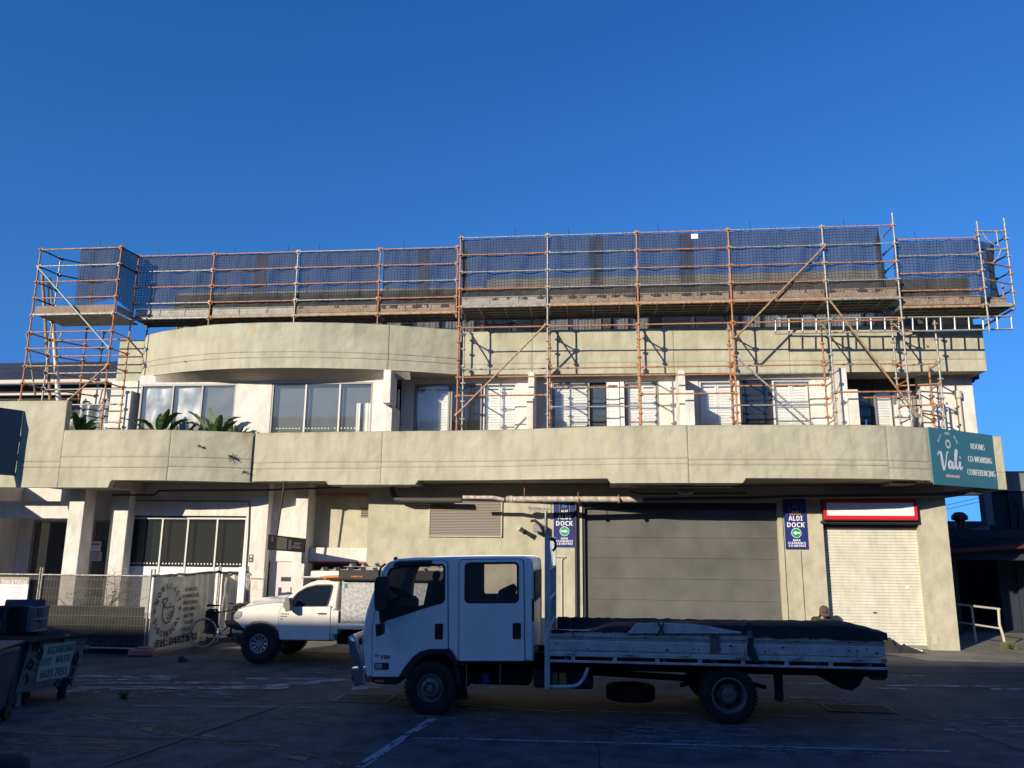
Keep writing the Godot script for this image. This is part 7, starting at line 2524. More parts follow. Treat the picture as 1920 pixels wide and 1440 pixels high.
	for c in 2:
		for i in 9:
			s.box(Vector3(bx1 - 0.3 - c * 0.5, by0 + 0.08 + i * 0.055, 4.302), Vector3(0.36 - 0.08 * ((i * 7 + c) % 3), 0.012, 0.003))
	part("print_lines", s, mat(0.45, 0.43, 0.4, 0.7), t, "", "stuff")
	for px in [-30.0, 45.0]:
		var q: float = -13.939 if px < 0 else -12.956
		bar("leg", q - 0.03, q + 0.03, 0, by0, 4.24, 4.268, M.frame, t)
	# skip with painted lettering
	var a := Vector3(-8.705, 0, 9.823)
	var b := Vector3(-8.484, 0, 9.048)
	var dir := (b - a).normalized()
	var yaw := -atan2(dir.z, dir.x)
	t = thing("waste_skip", "grey steel waste skip with green lettering and black graffiti at the left edge", "skip", a + Vector3(0, 0, 0))
	t.rotation.y = yaw
	var L := a.distance_to(b) * 1.14
	var H := 0.98
	s = Shape.new()
	s.local = true
	var lo := 0.2
	var f := [Vector3(-0.08, lo, 0.0), Vector3(L - 0.02, lo, 0.0), Vector3(L + 0.1, H, 0.12), Vector3(-0.02, H, 0.12)]
	var bk := [Vector3(-0.08, lo, -1.0), Vector3(L - 0.02, lo, -1.0), Vector3(L + 0.1, H + 0.08, -1.2), Vector3(-0.02, H + 0.08, -1.2)]
	s.quad(f[0], f[1], f[2], f[3], Vector3(0, 0, 1))
	s.quad(bk[0], bk[1], bk[2], bk[3], Vector3(0, 0, -1))
	s.quad(f[0], bk[0], bk[3], f[3], Vector3(-1, 0, 0))
	s.quad(f[1], bk[1], bk[2], f[2], Vector3(1, 0, 0))
	s.quad(f[0], f[1], bk[1], bk[0], Vector3.DOWN)
	s.quad(f[3], f[2], bk[2], bk[3], Vector3.UP)
	part("body", s, M.bin, t)
	s = Shape.new()
	s.local = true
	s.box(Vector3(L / 2 + 0.02, H + 0.03, -0.52), Vector3(L + 0.28, 0.04, 1.45), Basis(Vector3.RIGHT, 0.06), 0.01)
	for i in 9:
		s.box(Vector3(-0.05 + i * L / 8.0, H + 0.055, -0.52), Vector3(0.05, 0.02, 1.4), Basis(Vector3.RIGHT, 0.06), 0.005)
	part("lid", s, M.hedge, t)
	s = Shape.new()
	s.local = true
	s.box(Vector3(L * 0.62, H - 0.02, 0.15), Vector3(0.1, 0.1, 0.06), Basis(), 0.01)
	part("lug", s, M.bin, t)
	s = Shape.new()
	s.local = true
	s.box(Vector3(L + 0.04, 0.72, 0.0), Vector3(0.09, 0.5, 0.12), Basis(), 0.01)
	s.tube(Vector3(L + 0.09, 0.75, 0.02), Vector3(L + 0.2, 0.75, 0.02), 0.04, 8)
	part("lug", s, M.bin, t)
	for q in [Vector3(0.02, 0, -0.08), Vector3(L - 0.12, 0, -0.08), Vector3(0.02, 0, -0.9), Vector3(L - 0.12, 0, -0.9)]:
		s = Shape.new()
		s.local = true
		s.box(q + Vector3(0, 0.1, 0), Vector3(0.1, 0.2, 0.1), Basis(), 0.01)
		part("foot", s, M.bin if q.x < 0.1 else M.black, t)
	var tilt := Transform3D(Basis(Vector3.RIGHT, atan2(0.12, H - lo)), Vector3(L * 0.5, lo, 0.006))
	s = Shape.new()
	s.local = true
	s.box(tilt * Vector3(0.04, 0.42, 0.002), Vector3(L * 0.62, 0.56, 0.006), tilt.basis)
	part("sign_plate", s, mat(0.5, 0.47, 0.38, 0.7), t)
	words("RICHMOND", L * 0.5, 0.115, M.sign_green, t, tilt * face(Vector3(0.08, 0.6, 0.008)), "Droid Sans", true)
	words("WASTE", L * 0.3, 0.115, M.sign_green, t, tilt * face(Vector3(0.16, 0.44, 0.008)), "Droid Sans", true)
	words("6621 7431", L * 0.5, 0.125, M.sign_green, t, tilt * face(Vector3(0.04, 0.24, 0.008)), "Droid Sans", true)
	s = Shape.new()
	s.local = true
	for i in 5:
		s.box(tilt * Vector3(-0.25 + i * 0.045, 0.43, 0.007), Vector3(0.02, 0.12, 0.004), tilt.basis * Basis(Vector3.BACK, -0.2))
	part("stripe_mark", s, M.sign_green, t)
	for st in [[[-0.52, 0.78], [-0.5, 0.62], [-0.44, 0.78], [-0.42, 0.6], [-0.38, 0.76]], [[-0.3, 0.76], [-0.4, 0.7], [-0.28, 0.6], [-0.3, 0.48], [-0.38, 0.52], [-0.3, 0.64]], [[-0.5, 0.5], [-0.54, 0.4], [-0.46, 0.34], [-0.42, 0.44], [-0.5, 0.5]], [[-0.52, 0.28], [-0.46, 0.2], [-0.5, 0.12]], [[0.5, 0.5], [0.44, 0.42], [0.48, 0.3], [0.54, 0.4], [0.5, 0.52]], [[0.47, 0.26], [0.52, 0.2], [0.46, 0.14]], [[0.2, 0.12], [0.14, 0.04], [0.22, -0.02]], [[0.27, 0.1], [0.24, -0.02]], [[0.3, 0.0], [0.33, 0.12], [0.36, 0.0], [0.38, 0.12]], [[0.42, 0.12], [0.41, -0.02], [0.5, 0.1], [0.44, 0.06], [0.54, -0.02]]]:
		s = Shape.new()
		s.local = true
		for i in st.size() - 1:
			s.tube(tilt * Vector3(st[i][0] * L * 0.9, st[i][1], 0.004), tilt * Vector3(st[i + 1][0] * L * 0.9, st[i + 1][1], 0.004), 0.011, 5)
		part("graffiti", s, M.ink, t)
	# crates on the skip
	var cy0: float = a.y + H + 0.1
	var crate_at := [Vector3(-9.227, 1.339, 9.7), Vector3(-8.996, 1.335, 9.6), Vector3(-8.822, 1.305, 9.5)]
	for i in 3:
		var c: Vector3 = crate_at[i]
		t = thing("plastic_crate", ["black plastic crate on the skip lid at the picture's left edge", "dark blue slatted plastic crate in the middle on the skip lid", "pale grey mesh plastic crate on the right of the skip lid"][i], "crate", Vector3(c.x, cy0, c.z), "crates on the skip lid")
		var w: float = [0.34, 0.27, 0.19][i]
		var m: Material = [M.crate_black, M.crate_blue, M.crate_grey][i]
		var ch: float = 1.448 - cy0
		s = Shape.new()
		s.local = true
		s.box(Vector3(0, 0.01, 0), Vector3(w, 0.02, 0.3))
		for y: float in [ch, ch * 0.52]:
			s.box(Vector3(0, y, 0.15), Vector3(w, 0.025, 0.016))
			s.box(Vector3(0, y, -0.15), Vector3(w, 0.025, 0.016))
			s.box(Vector3(w / 2 - 0.008, y, 0), Vector3(0.016, 0.025, 0.284))
			s.box(Vector3(-w / 2 + 0.008, y, 0), Vector3(0.016, 0.025, 0.284))
		var n := [5, 6, 9][i] as int
		for q in n + 1:
			for z: float in [-0.15, 0.15]:
				s.box(Vector3(-w / 2 + 0.012 + (w - 0.024) * q / n, ch / 2, z), Vector3(0.024 if i < 2 else 0.008, ch, 0.012))
		for q in 6:
			for x: float in [-w / 2 + 0.008, w / 2 - 0.008]:
				s.box(Vector3(x, ch / 2, -0.13 + 0.052 * q), Vector3(0.012, ch, 0.02 if i < 2 else 0.008))
		if i == 2:
			for q in 5:
				s.box(Vector3(0, ch * (0.15 + 0.17 * q), 0.151), Vector3(w, 0.007, 0.008))
		part("shell", s, m, t)
		if i == 2:
			s = Shape.new()
			s.local = true
			s.box(Vector3(0.02, 0.08, 0.05), Vector3(0.1, 0.12, 0.1), Basis(Vector3.UP, 0.5), 0.02)
			part("contents", s, M.orange, t)
	# wheelie bins
	for i in 2:
		var at: Vector3 = [Vector3(-8.748, 0, 9.992) + Vector3(-0.22, 0, -0.1), Vector3(-8.334, 0, 10.754) + Vector3(-0.1, 0, 0.25)][i]
		t = thing("wheelie_bin", ["blue wheelie bin with its lid open at the left edge, nearest the skip", "dark blue wheelie bin cut by the left edge, in front of the open one"][i], "bin", at, "wheelie bins at the left edge")
		t.rotation.y = [0.25, 0.2][i]
		s = Shape.new()
		s.local = true
		var top := [Vector3(-0.29, 1.0, -0.33), Vector3(0.29, 1.0, -0.33), Vector3(0.29, 1.0, 0.3), Vector3(-0.29, 1.0, 0.3)]
		var bot := [Vector3(-0.22, 0.06, -0.24), Vector3(0.22, 0.06, -0.24), Vector3(0.22, 0.06, 0.24), Vector3(-0.22, 0.06, 0.24)]
		for e in 4:
			var e1 := (e + 1) % 4
			s.quad(top[e], top[e1], bot[e1], bot[e], (top[e] + top[e1]) * Vector3(1, 0, 1))
		s.quad(bot[0], bot[1], bot[2], bot[3], Vector3.DOWN)
		s.box(Vector3(0, 0.96, 0.3), Vector3(0.62, 0.07, 0.05), Basis(), 0.015)
		s.box(Vector3(0.29, 0.96, 0), Vector3(0.05, 0.07, 0.6), Basis(), 0.015)
		s.box(Vector3(-0.29, 0.96, 0), Vector3(0.05, 0.07, 0.6), Basis(), 0.015)
		part("body", s, M.blue_bin, t)
		s = Shape.new()
		s.local = true
		if i == 0:
			s.box(Vector3(0, 1.25, -0.4), Vector3(0.6, 0.62, 0.04), Basis(Vector3.RIGHT, -0.2), 0.02)
		else:
			s.box(Vector3(0, 1.03, -0.02), Vector3(0.64, 0.05, 0.7), Basis(Vector3.RIGHT, 0.05), 0.02)
		part("lid", s, M.blue_bin, t)
		for x: float in [-0.26, 0.26]:
			s = Shape.new()
			s.local = true
			s.lathe([Vector2(0.02, -0.025), Vector2(0.1, -0.025), Vector2(0.1, 0.025), Vector2(0.02, 0.025)], Transform3D(Basis(Vector3.UP, PI / 2), Vector3(x, 0.1, -0.26)), 14)
			part("wheel", s, M.plastic, t)
	s = Shape.new()
	s.pipe([Vector3(-8.787, 0.918, 10.4), Vector3(-8.621, 0.936, 10.4), Vector3(-8.533, 0.872, 10.35), Vector3(-8.492, 0.852, 10.3)], 0.05, 8)
	solo("bag_arm", s, mat(0.16, 0.14, 0.11, 0.9), "rolled brown bag lying over the open blue wheelie bin", "bag", Vector3(-8.619, 0.921, 10.4))
	s = Shape.new()
	s.lathe([Vector2(0.001, 0.0), Vector2(0.3, 0.0), Vector2(0.32, 0.15), Vector2(0.28, 0.33), Vector2(0.2, 0.4), Vector2(0.001, 0.42)], Transform3D(Basis(Vector3.RIGHT, -PI / 2), Vector3(-5.821, 0, 13.97)), 14)
	solo("rubbish_bag", s, M.blanket, "black rubbish bag in the bottom left corner of the picture", "bag", Vector3(-5.821, 0, 13.97))

func bar_solo(called: String, a: Vector3, b: Vector3, m: Material, label: String, category: String) -> void:
	var s := Shape.new()
	s.span(a, b, 0.006)
	solo(called, s, m, label, category, Vector3((a.x + b.x) / 2, minf(a.y, b.y), (a.z + b.z) / 2))

func bicycle() -> void:
	var t := thing("bicycle", "black bicycle with pale tyres leaning on the banner fence beside the white pickup", "bicycle", Vector3(-9.419, 0, 2.579))
	t.rotation = Vector3(0, deg_to_rad(50), 0)
	t.rotate_object_local(Vector3.RIGHT, deg_to_rad(-7))
	var r := 0.345
	for k in 2:
		var c := Vector3(k * 1.02, r, 0)
		var s := Shape.new()
		s.local = true
		var pr := []
		for i in 13:
			var g := TAU * i / 12.0
			pr.append(Vector2(r - 0.018 + 0.02 * cos(g), 0.018 * sin(g)))
		pr.reverse()
		s.lathe(pr, Transform3D(Basis(), c), 36)
		var w := part("wheel", s, M.tyre if k else M.cream_metal, t)
		s = Shape.new()
		s.local = true
		pr = []
		for i in 9:
			var g := TAU * i / 8.0
			pr.append(Vector2(r - 0.045 + 0.01 * cos(g), 0.012 * sin(g)))
		pr.reverse()
		s.lathe(pr, Transform3D(Basis(), c), 36)
		part("rim", s, M.plastic, w)
		s = Shape.new()
		s.local = true
		for i in 24:
			var g := TAU * i / 24.0
			s.tube(c + Vector3(0, 0, 0.02 if i % 2 else -0.02), c + Vector3(cos(g), sin(g), 0) * (r - 0.05), 0.0018, 4, false)
		s.tube(c + Vector3(0, 0, -0.05), c + Vector3(0, 0, 0.05), 0.02, 8)
		part("spokes", s, M.chrome, w, "", "stuff")
	var bb := Vector3(0.43, 0.28, 0)
	var st := Vector3(0.28, 0.82, 0)
	var hd := Vector3(0.82, 0.86, 0)
	var hb := Vector3(0.87, 0.7, 0)
	var s := Shape.new()
	s.local = true
	s.tube(bb, st, 0.015, 8)
	s.tube(st - Vector3(-0.01, 0.04, 0), hd, 0.015, 8)
	s.tube(bb, hb, 0.018, 8)
	s.tube(hd + Vector3(-0.01, 0.04, 0), hb, 0.018, 8)
	for z: float in [-0.05, 0.05]:
		s.tube(bb + Vector3(0, 0, z * 0.5), Vector3(0, r, z), 0.009, 6)
		s.tube(st - Vector3(0, 0.06, -z * 0.3), Vector3(0, r, z), 0.009, 6)
		s.tube(hb + Vector3(0, 0, z * 0.6), Vector3(1.02, r, z), 0.011, 6)
	part("frame", s, M.plastic, t)
	s = Shape.new()
	s.local = true
	s.tube(st, st + Vector3(-0.03, 0.14, 0), 0.013, 8)
	var post := part("seat_post", s, M.chrome, t)
	s = Shape.new()
	s.local = true
	s.slab([Vector2(-0.14, 0.0), Vector2(0.13, 0.0), Vector2(0.15, 0.025), Vector2(0.0, 0.04), Vector2(-0.12, 0.06), Vector2(-0.16, 0.04)], -0.06, 0.06, [], 0.004)
	var sd := part("saddle", s, M.black, t)
	sd.position = st + Vector3(-0.04, 0.13, 0)
	s = Shape.new()
	s.local = true
	s.tube(hd, hd + Vector3(-0.02, 0.1, 0), 0.014, 8)
	s.tube(hd + Vector3(-0.02, 0.1, 0), hd + Vector3(0.06, 0.12, 0), 0.014, 8)
	s.pipe([hd + Vector3(-0.05, 0.16, 0.3), hd + Vector3(0.03, 0.14, 0.2), hd + Vector3(0.06, 0.12, 0), hd + Vector3(0.03, 0.14, -0.2), hd + Vector3(-0.05, 0.16, -0.3)], 0.013, 8)
	part("handlebar", s, M.plastic, t)
	s = Shape.new()
	s.local = true
	s.lathe([Vector2(0.075, -0.004), Vector2(0.09, -0.004), Vector2(0.09, 0.004), Vector2(0.075, 0.004)], Transform3D(Basis(), bb + Vector3(0, 0, 0.04)), 24)
	s.tube(bb + Vector3(0, 0, 0.06), bb + Vector3(0.05, 0.16, 0.06), 0.011, 6)
	s.tube(bb + Vector3(0, 0, -0.06), bb + Vector3(-0.05, -0.16, -0.06), 0.011, 6)
	s.box(bb + Vector3(0.05, 0.17, 0.1), Vector3(0.09, 0.02, 0.07))
	s.box(bb + Vector3(-0.05, -0.17, -0.1), Vector3(0.09, 0.02, 0.07))
	part("crank", s, M.chrome, t)

# ---------------------------------------------------------------- the seated person
func blend_field(bones: Array, lo: Vector3, dims: Vector3i, cell: float, k: float) -> PackedFloat32Array:
	var f := PackedFloat32Array()
	f.resize(dims.x * dims.y * dims.z)
	f.fill(1.0)
	for b in bones:
		var a: Vector3 = b[0]
		var c: Vector3 = b[1]
		var ra: float = b[2]
		var rb: float = b[3]
		var reach := maxf(ra, rb) + k * 2.0 + cell * 2.0
		var m0 := ((Vector3(minf(a.x, c.x), minf(a.y, c.y), minf(a.z, c.z)) - lo - Vector3.ONE * reach) / cell).floor()
		var m1 := ((Vector3(maxf(a.x, c.x), maxf(a.y, c.y), maxf(a.z, c.z)) - lo + Vector3.ONE * reach) / cell).ceil()
		var ac := c - a
		var l2 := maxf(ac.length_squared(), 1e-8)
		for z in range(maxi(0, int(m0.z)), mini(dims.z, int(m1.z) + 1)):
			for y in range(maxi(0, int(m0.y)), mini(dims.y, int(m1.y) + 1)):
				for x in range(maxi(0, int(m0.x)), mini(dims.x, int(m1.x) + 1)):
					var p := lo + Vector3(x, y, z) * cell
					var t := clampf((p - a).dot(ac) / l2, 0.0, 1.0)
					var d := p.distance_to(a + ac * t) - lerpf(ra, rb, t)
					var i := (z * dims.y + y) * dims.x + x
					var h := clampf(0.5 + 0.5 * (f[i] - d) / k, 0.0, 1.0)
					f[i] = lerpf(f[i], d, h) - k * h * (1.0 - h)
	return f

func nets(s: Shape, bones: Array, cell: float, k: float) -> void:   # mesh the smooth union of tapered bones
	var lo := Vector3.ONE * 1e9
	var hi := -lo
	for b in bones:
		var r := maxf(b[2], b[3]) + cell * 3.0 + k
		for q: Vector3 in [b[0], b[1]]:
			lo = lo.min(q - Vector3.ONE * r)
			hi = hi.max(q + Vector3.ONE * r)
	var dims := Vector3i(((hi - lo) / cell).ceil()) + Vector3i.ONE
	var f := blend_field(bones, lo, dims, cell, k)
	var st := [1, dims.x, dims.x * dims.y]
	var where := {}
	var corner := []
	for c in 8:
		corner.append(Vector3(c & 1, (c >> 1) & 1, (c >> 2) & 1))
	var off := []
	for c in 8:
		off.append((c & 1) * st[0] + ((c >> 1) & 1) * st[1] + ((c >> 2) & 1) * st[2])
	var edges := [[0, 1], [2, 3], [4, 5], [6, 7], [0, 2], [1, 3], [4, 6], [5, 7], [0, 4], [1, 5], [2, 6], [3, 7]]
	for z in dims.z - 1:
		for y in dims.y - 1:
			for x in dims.x - 1:
				var i: int = (z * dims.y + y) * dims.x + x
				if absf(f[i]) > cell * 2.0:
					continue
				var mask := 0
				for c in 8:
					if f[i + off[c]] < 0.0:
						mask |= 1 << c
				if mask == 0 or mask == 255:
					continue
				var p := Vector3.ZERO
				var n := 0
				for e in edges:
					var a: float = f[i + off[e[0]]]
					var b: float = f[i + off[e[1]]]
					if (a < 0.0) != (b < 0.0):
						p += corner[e[0]].lerp(corner[e[1]], a / (a - b))
						n += 1
				where[i] = lo + (Vector3(x, y, z) + p / n) * cell
	var nrm := {}
	for i: int in where:
		nrm[i] = Vector3(f[i + 1] - f[i] + f[i + off[3]] - f[i + off[2]], f[i + st[1]] - f[i] + f[i + off[3]] - f[i + 1], f[i + st[2]] - f[i] + f[i + off[5]] - f[i + 1]).normalized()
	for i: int in where:
		for axis in 3:
			var u: int = st[(axis + 1) % 3]
			var w: int = st[(axis + 2) % 3]
			if (f[i] < 0.0) != (f[i + st[axis]] < 0.0) and where.has(i - u) and where.has(i - w) and where.has(i - u - w):
				s.quadn(where[i], where[i - u], where[i - u - w], where[i - w], nrm[i], nrm[i - u], nrm[i - u - w], nrm[i - w])

func person() -> void:
	var o := Vector3(5.738, 0, 0.32)
	var t := thing("person", "person in dark cap, dark vest and red sleeves sitting beside the roller door", "person", o)
	var up: float = 1.071 - 0.94
	var q := func(x: float, y: float, z: float) -> Vector3: return o + Vector3(x, y + (up if y > 0.3 else 0.0), z)
	var sh := [q.call(-0.17, 0.58, 0.03), q.call(0.17, 0.58, 0.05)]
	var el := [q.call(-0.2, 0.36, 0.2), q.call(0.22, 0.37, 0.22)]
	var wr := [q.call(-0.04, 0.47, 0.34), q.call(0.1, 0.43, 0.36)]
	var hip := [q.call(-0.1, 0.13, 0.04), q.call(0.1, 0.13, 0.04)]
	var kn := [q.call(0.16, 0.36, 0.36), q.call(0.5, 0.2, 0.22)]
	var an := [q.call(0.48, 0.09, 0.52), q.call(0.92, 0.08, 0.22)]
	var toe := [q.call(0.62, 0.05, 0.6), q.call(1.0, 0.17, 0.3)]
	var neck: Vector3 = q.call(0.0, 0.62, 0.08)
	var head: Vector3 = q.call(0.03, 0.79, 0.17)
	var body := [[q.call(0, 0.14, 0.02), q.call(0, 0.34, -0.02), 0.14, 0.13], [q.call(0, 0.34, -0.02), q.call(0, 0.52, 0.02), 0.13, 0.145], [sh[0], sh[1], 0.07, 0.07], [q.call(0, 0.52, 0.02), neck, 0.09, 0.06], [neck, q.call(0.01, 0.7, 0.12), 0.055, 0.055]]
	var shirt := [[q.call(0, 0.14, 0.02), q.call(0, 0.34, -0.02), 0.165, 0.155], [q.call(0, 0.34, -0.02), q.call(0, 0.52, 0.02), 0.155, 0.165], [sh[0], sh[1], 0.09, 0.09], [q.call(0, 0.52, 0.02), q.call(0, 0.59, 0.05), 0.11, 0.085]]
	var sleeves := []
	var legs := []
	for k in 2:
		body.append_array([[sh[k], el[k], 0.05, 0.04], [el[k], wr[k], 0.04, 0.026], [hip[k], kn[k], 0.085, 0.055], [kn[k], an[k], 0.055, 0.036], [an[k], toe[k], 0.04, 0.03]])
		sleeves.append_array([[sh[k], el[k], 0.078, 0.062], [el[k], wr[k].lerp(el[k], 0.12), 0.062, 0.045]])
		legs.append_array([[hip[k], kn[k], 0.11, 0.078], [kn[k], an[k].lerp(kn[k], 0.1), 0.078, 0.06]])
	legs.append([hip[0], hip[1], 0.13, 0.13])
	var s := Shape.new()
	nets(s, body, 0.016, 0.03)
	# head: skull, jaw, nose, brow, ears; looking down at the hands
	var tilt := Basis(Vector3.RIGHT, deg_to_rad(38)) 
	var at := func(x: float, y: float, z: float) -> Vector3: return head + tilt * Vector3(x, y, z)
	nets(s, [[at.call(0, 0.035, -0.015), at.call(0, 0.03, 0.01), 0.088, 0.084], [at.call(0, -0.03, 0.03), at.call(0, -0.07, 0.055), 0.062, 0.036], [at.call(0, 0.015, 0.095), at.call(0, -0.02, 0.108), 0.01, 0.015], [at.call(-0.035, 0.025, 0.082), at.call(0.035, 0.025, 0.082), 0.013, 0.013], [at.call(-0.022, -0.055, 0.082), at.call(0.022, -0.055, 0.082), 0.009, 0.009], [at.call(-0.085, 0.01, -0.005), at.call(-0.088, -0.02, 0.0), 0.014, 0.012], [at.call(0.085, 0.01, -0.005), at.call(0.088, -0.02, 0.0), 0.014, 0.012], [at.call(0, -0.06, -0.02), at.call(0, -0.13, -0.045), 0.055, 0.055]], 0.0075, 0.014)
	# hands with five fingers closed on a phone
	for k in 2:
		var d: Vector3 = (wr[k] - el[k]).normalized()
		var side := 1.0 if k == 0 else -1.0
		var across := d.cross(Vector3(0, 0.5, 1).normalized()).normalized()
		var palm: Vector3 = wr[k] + d * 0.05
		var bones := [[wr[k], palm, 0.024, 0.03], [palm - across * 0.02, palm - across * 0.02 + d * 0.03, 0.016, 0.014], [palm + across * 0.02, palm + across * 0.02 + d * 0.03, 0.016, 0.014]]
		var nn := across.cross(d).normalized() * side
		for j in 4:
			var root := palm + d * 0.04 + across * (0.03 - 0.02 * j)
			var l: float = [0.036, 0.042, 0.039, 0.03][j]
			var m0 := root + (d * 0.8 + nn * 0.6).normalized() * l
			var m1 := m0 + (d * 0.1 + nn).normalized() * l * 0.75
			bones.append_array([[root, m0, 0.0095, 0.0085], [m0, m1, 0.0085, 0.0075], [m1, m1 + (nn - d * 0.6).normalized() * l * 0.55, 0.0075, 0.0065]])
		var th := palm + across * 0.03 - d * 0.01
		bones.append_array([[th, th + (across + d * 0.7 + nn * 0.5).normalized() * 0.04, 0.012, 0.01], [th + (across + d * 0.7 + nn * 0.5).normalized() * 0.04, th + (across * 0.5 + d + nn * 0.9).normalized() * 0.068, 0.01, 0.0085]])
		nets(s, bones, 0.0045, 0.006)
	part("body", s, M.skin, t)
	s = Shape.new()
	for x: float in [-0.034, 0.034]:
		s.ball(at.call(x, 0.006, 0.082), Vector3(0.011, 0.008, 0.008), 6, 8)
	part("eyes", s, M.black, t)
	s = Shape.new()
	nets(s, shirt, 0.018, 0.03)
	part("vest", s, M.jacket, t)
	s = Shape.new()
	nets(s, sleeves, 0.016, 0.02)
	part("sleeves", s, M.jacket_red, t)
	s = Shape.new()
	nets(s, legs, 0.018, 0.025)
	part("trousers", s, M.trousers, t)
	for k in 2:
		s = Shape.new()
		var d: Vector3 = (toe[k] - an[k]).normalized()
		nets(s, [[an[k] - d * 0.05 - Vector3(0, 0.03, 0), toe[k], 0.05, 0.045], [an[k], an[k] + Vector3(0, 0.03, 0), 0.055, 0.05]], 0.014, 0.02)
		part("shoe", s, M.black, t)
	s = Shape.new()
	nets(s, [[at.call(0, 0.04, -0.03), at.call(0, 0.0, -0.05), 0.097, 0.09], [at.call(-0.07, 0.0, 0.01), at.call(-0.085, -0.1, 0.03), 0.04, 0.03], [at.call(0.07, 0.0, 0.01), at.call(0.085, -0.1, 0.03), 0.04, 0.03], [at.call(0, -0.03, -0.06), at.call(0, -0.14, -0.07), 0.08, 0.06]], 0.011, 0.02)
	part("hair", s, M.hair, t)
	s = Shape.new()
	var cx := Transform3D(tilt * Basis(Vector3.RIGHT, -PI / 2), at.call(0, 0.045, -0.008))
	s.lathe([Vector2(0.112, 0.0), Vector2(0.113, 0.03), Vector2(0.105, 0.06), Vector2(0.085, 0.088), Vector2(0.05, 0.104), Vector2(0.012, 0.108), Vector2(0.012, 0.113), Vector2(0.0005, 0.114)], cx, 24)
	var pts := []
	for j in 6:
		for i in 13:
			var g := PI * (0.12 + 0.76 * i / 12.0)
			var rr := 0.108 + 0.075 * j / 5.0 * pow(sin(g), 0.7)
			pts.append(at.call(cos(g) * rr, 0.05 - 0.05 * pow(cos(g), 2.0) * 0.5 - 0.02 * j / 5.0, sin(g) * rr))
	s.grid(pts, 13, Vector3.UP)
	part("cap", s, M.cap, t)
	s = Shape.new()
	s.box((wr[0] + wr[1]) / 2 + Vector3(0.0, 0.04, 0.08), Vector3(0.075, 0.15, 0.01), Basis(Vector3.RIGHT, -0.7), 0.004)
	solo("phone", s, M.black, "small black phone held by the seated person", "phone", (wr[0] + wr[1]) / 2)
	# blanket heap and bag beside the feet
	s = Shape.new()
	pts = []
	var bx0: float = 6.558
	var bx1: float = 8.035
	for j in 25:
		for i in 49:
			var u := i / 48.0
			var v := j / 24.0
			var hh := 0.012
			for m in [[0.02, 0.45, 0.4, 0.16], [0.2, 0.6, 0.45, 0.12], [0.36, 0.35, 0.4, 0.13], [0.5, 0.6, 0.36, 0.1], [0.62, 0.4, 0.3, 0.11], [0.76, 0.5, 0.2, 0.1], [0.9, 0.5, 0.1, 0.09]]:
				var dd := Vector2((u - m[0]) / m[3], (v - m[1]) / 0.42).length()
				hh = maxf(hh, m[2] * sqrt(maxf(0.0, 1.0 - dd * dd * 0.6)) * (0.6 + 0.4 * clampf(1.0 - dd, 0.0, 1.0)))
			hh *= 0.85 + 0.3 * sin(u * 55.0 + 9.0 * v + 6.0 * lumps.get_noise_2d(u * 200.0, v * 160.0)) * 0.5
			hh *= clampf((1.0 - absf(v * 2.0 - 1.0)) * 6.0, 0.02, 1.0)
			pts.append(Vector3(lerpf(bx0, bx1, u), hh, lerpf(-0.02, 0.8, v) + 0.04 * lumps.get_noise_2d(u * 300.0, v * 20.0)))
	s.grid(pts, 49, Vector3.UP)
	solo("blanket", s, M.blanket, "rumpled dark grey blanket heap at the foot of the white roller door", "blanket", Vector3((bx0 + bx1) / 2, 0, 0.4))
	s = Shape.new()
	s.box(Vector3(7.616, 0, 0.317) + Vector3(0, 0.03, 0.02), Vector3(0.9, 0.05, 0.35), Basis(), 0.02)
	solo("white_cloth", s, M.paper, "white cloth edge showing under the dark blanket", "cloth", Vector3(7.616, 0, 0.317))

# ---------------------------------------------------------------- plants
func blade(s: Shape, base: Vector3, dir: Vector3, length: float, width: float, droop: float, stalk: float) -> void:
	var d := dir.normalized()
	var side := d.cross(Vector3.UP)
	side = side.normalized() if side.length() > 0.05 else Vector3.RIGHT
	var pts := []
	var p := base
	var n := 9
	var root := base + d * stalk
	s.tube(base, root, 0.014, 5, false, 0.01)
	p = root
	for i in n + 1:
		var u := float(i) / n
		var w := width * pow(sin(PI * clampf(u * 0.93 + 0.05, 0.0, 1.0)), 0.7)
		var up := side.cross(d).normalized()
		for k in 5:
			var v := (k - 2) / 2.0
			pts.append(p + side * v * w * 0.5 + up * absf(v) * w * 0.22 + d * 0.0 + up * 0.012 * sin(u * 30.0 + k))
		d = (d + Vector3.DOWN * droop / n).normalized()
		p += d * length / n
	s.grid(pts, 5, Vector3.ZERO)

func big_leaf_plant(at: Vector3, label: String, n: int, size: float, sd: int) -> void:
	var t := thing("strelitzia", label, "plant", at, "broad-leaved plants on the balcony")
	var r := RandomNumberGenerator.new()
	r.seed = sd
	for i in n:
		var s := Shape.new()
		var g := r.randf() * TAU
		var lean := r.randf_range(0.15, 1.3)
		var dir := Vector3(cos(g) * lean, 1.0, sin(g) * lean * 0.5)
		blade(s, at + Vector3(cos(g) * 0.05, 0, sin(g) * 0.04), dir, size * r.randf_range(0.7, 1.15), size * r.randf_range(0.2, 0.34), r.randf_range(0.2, 1.7), size * r.randf_range(0.25, 0.7))
		part("leaf", s, M.leaf_light if r.randf() < 0.45 else M.leaf, t)

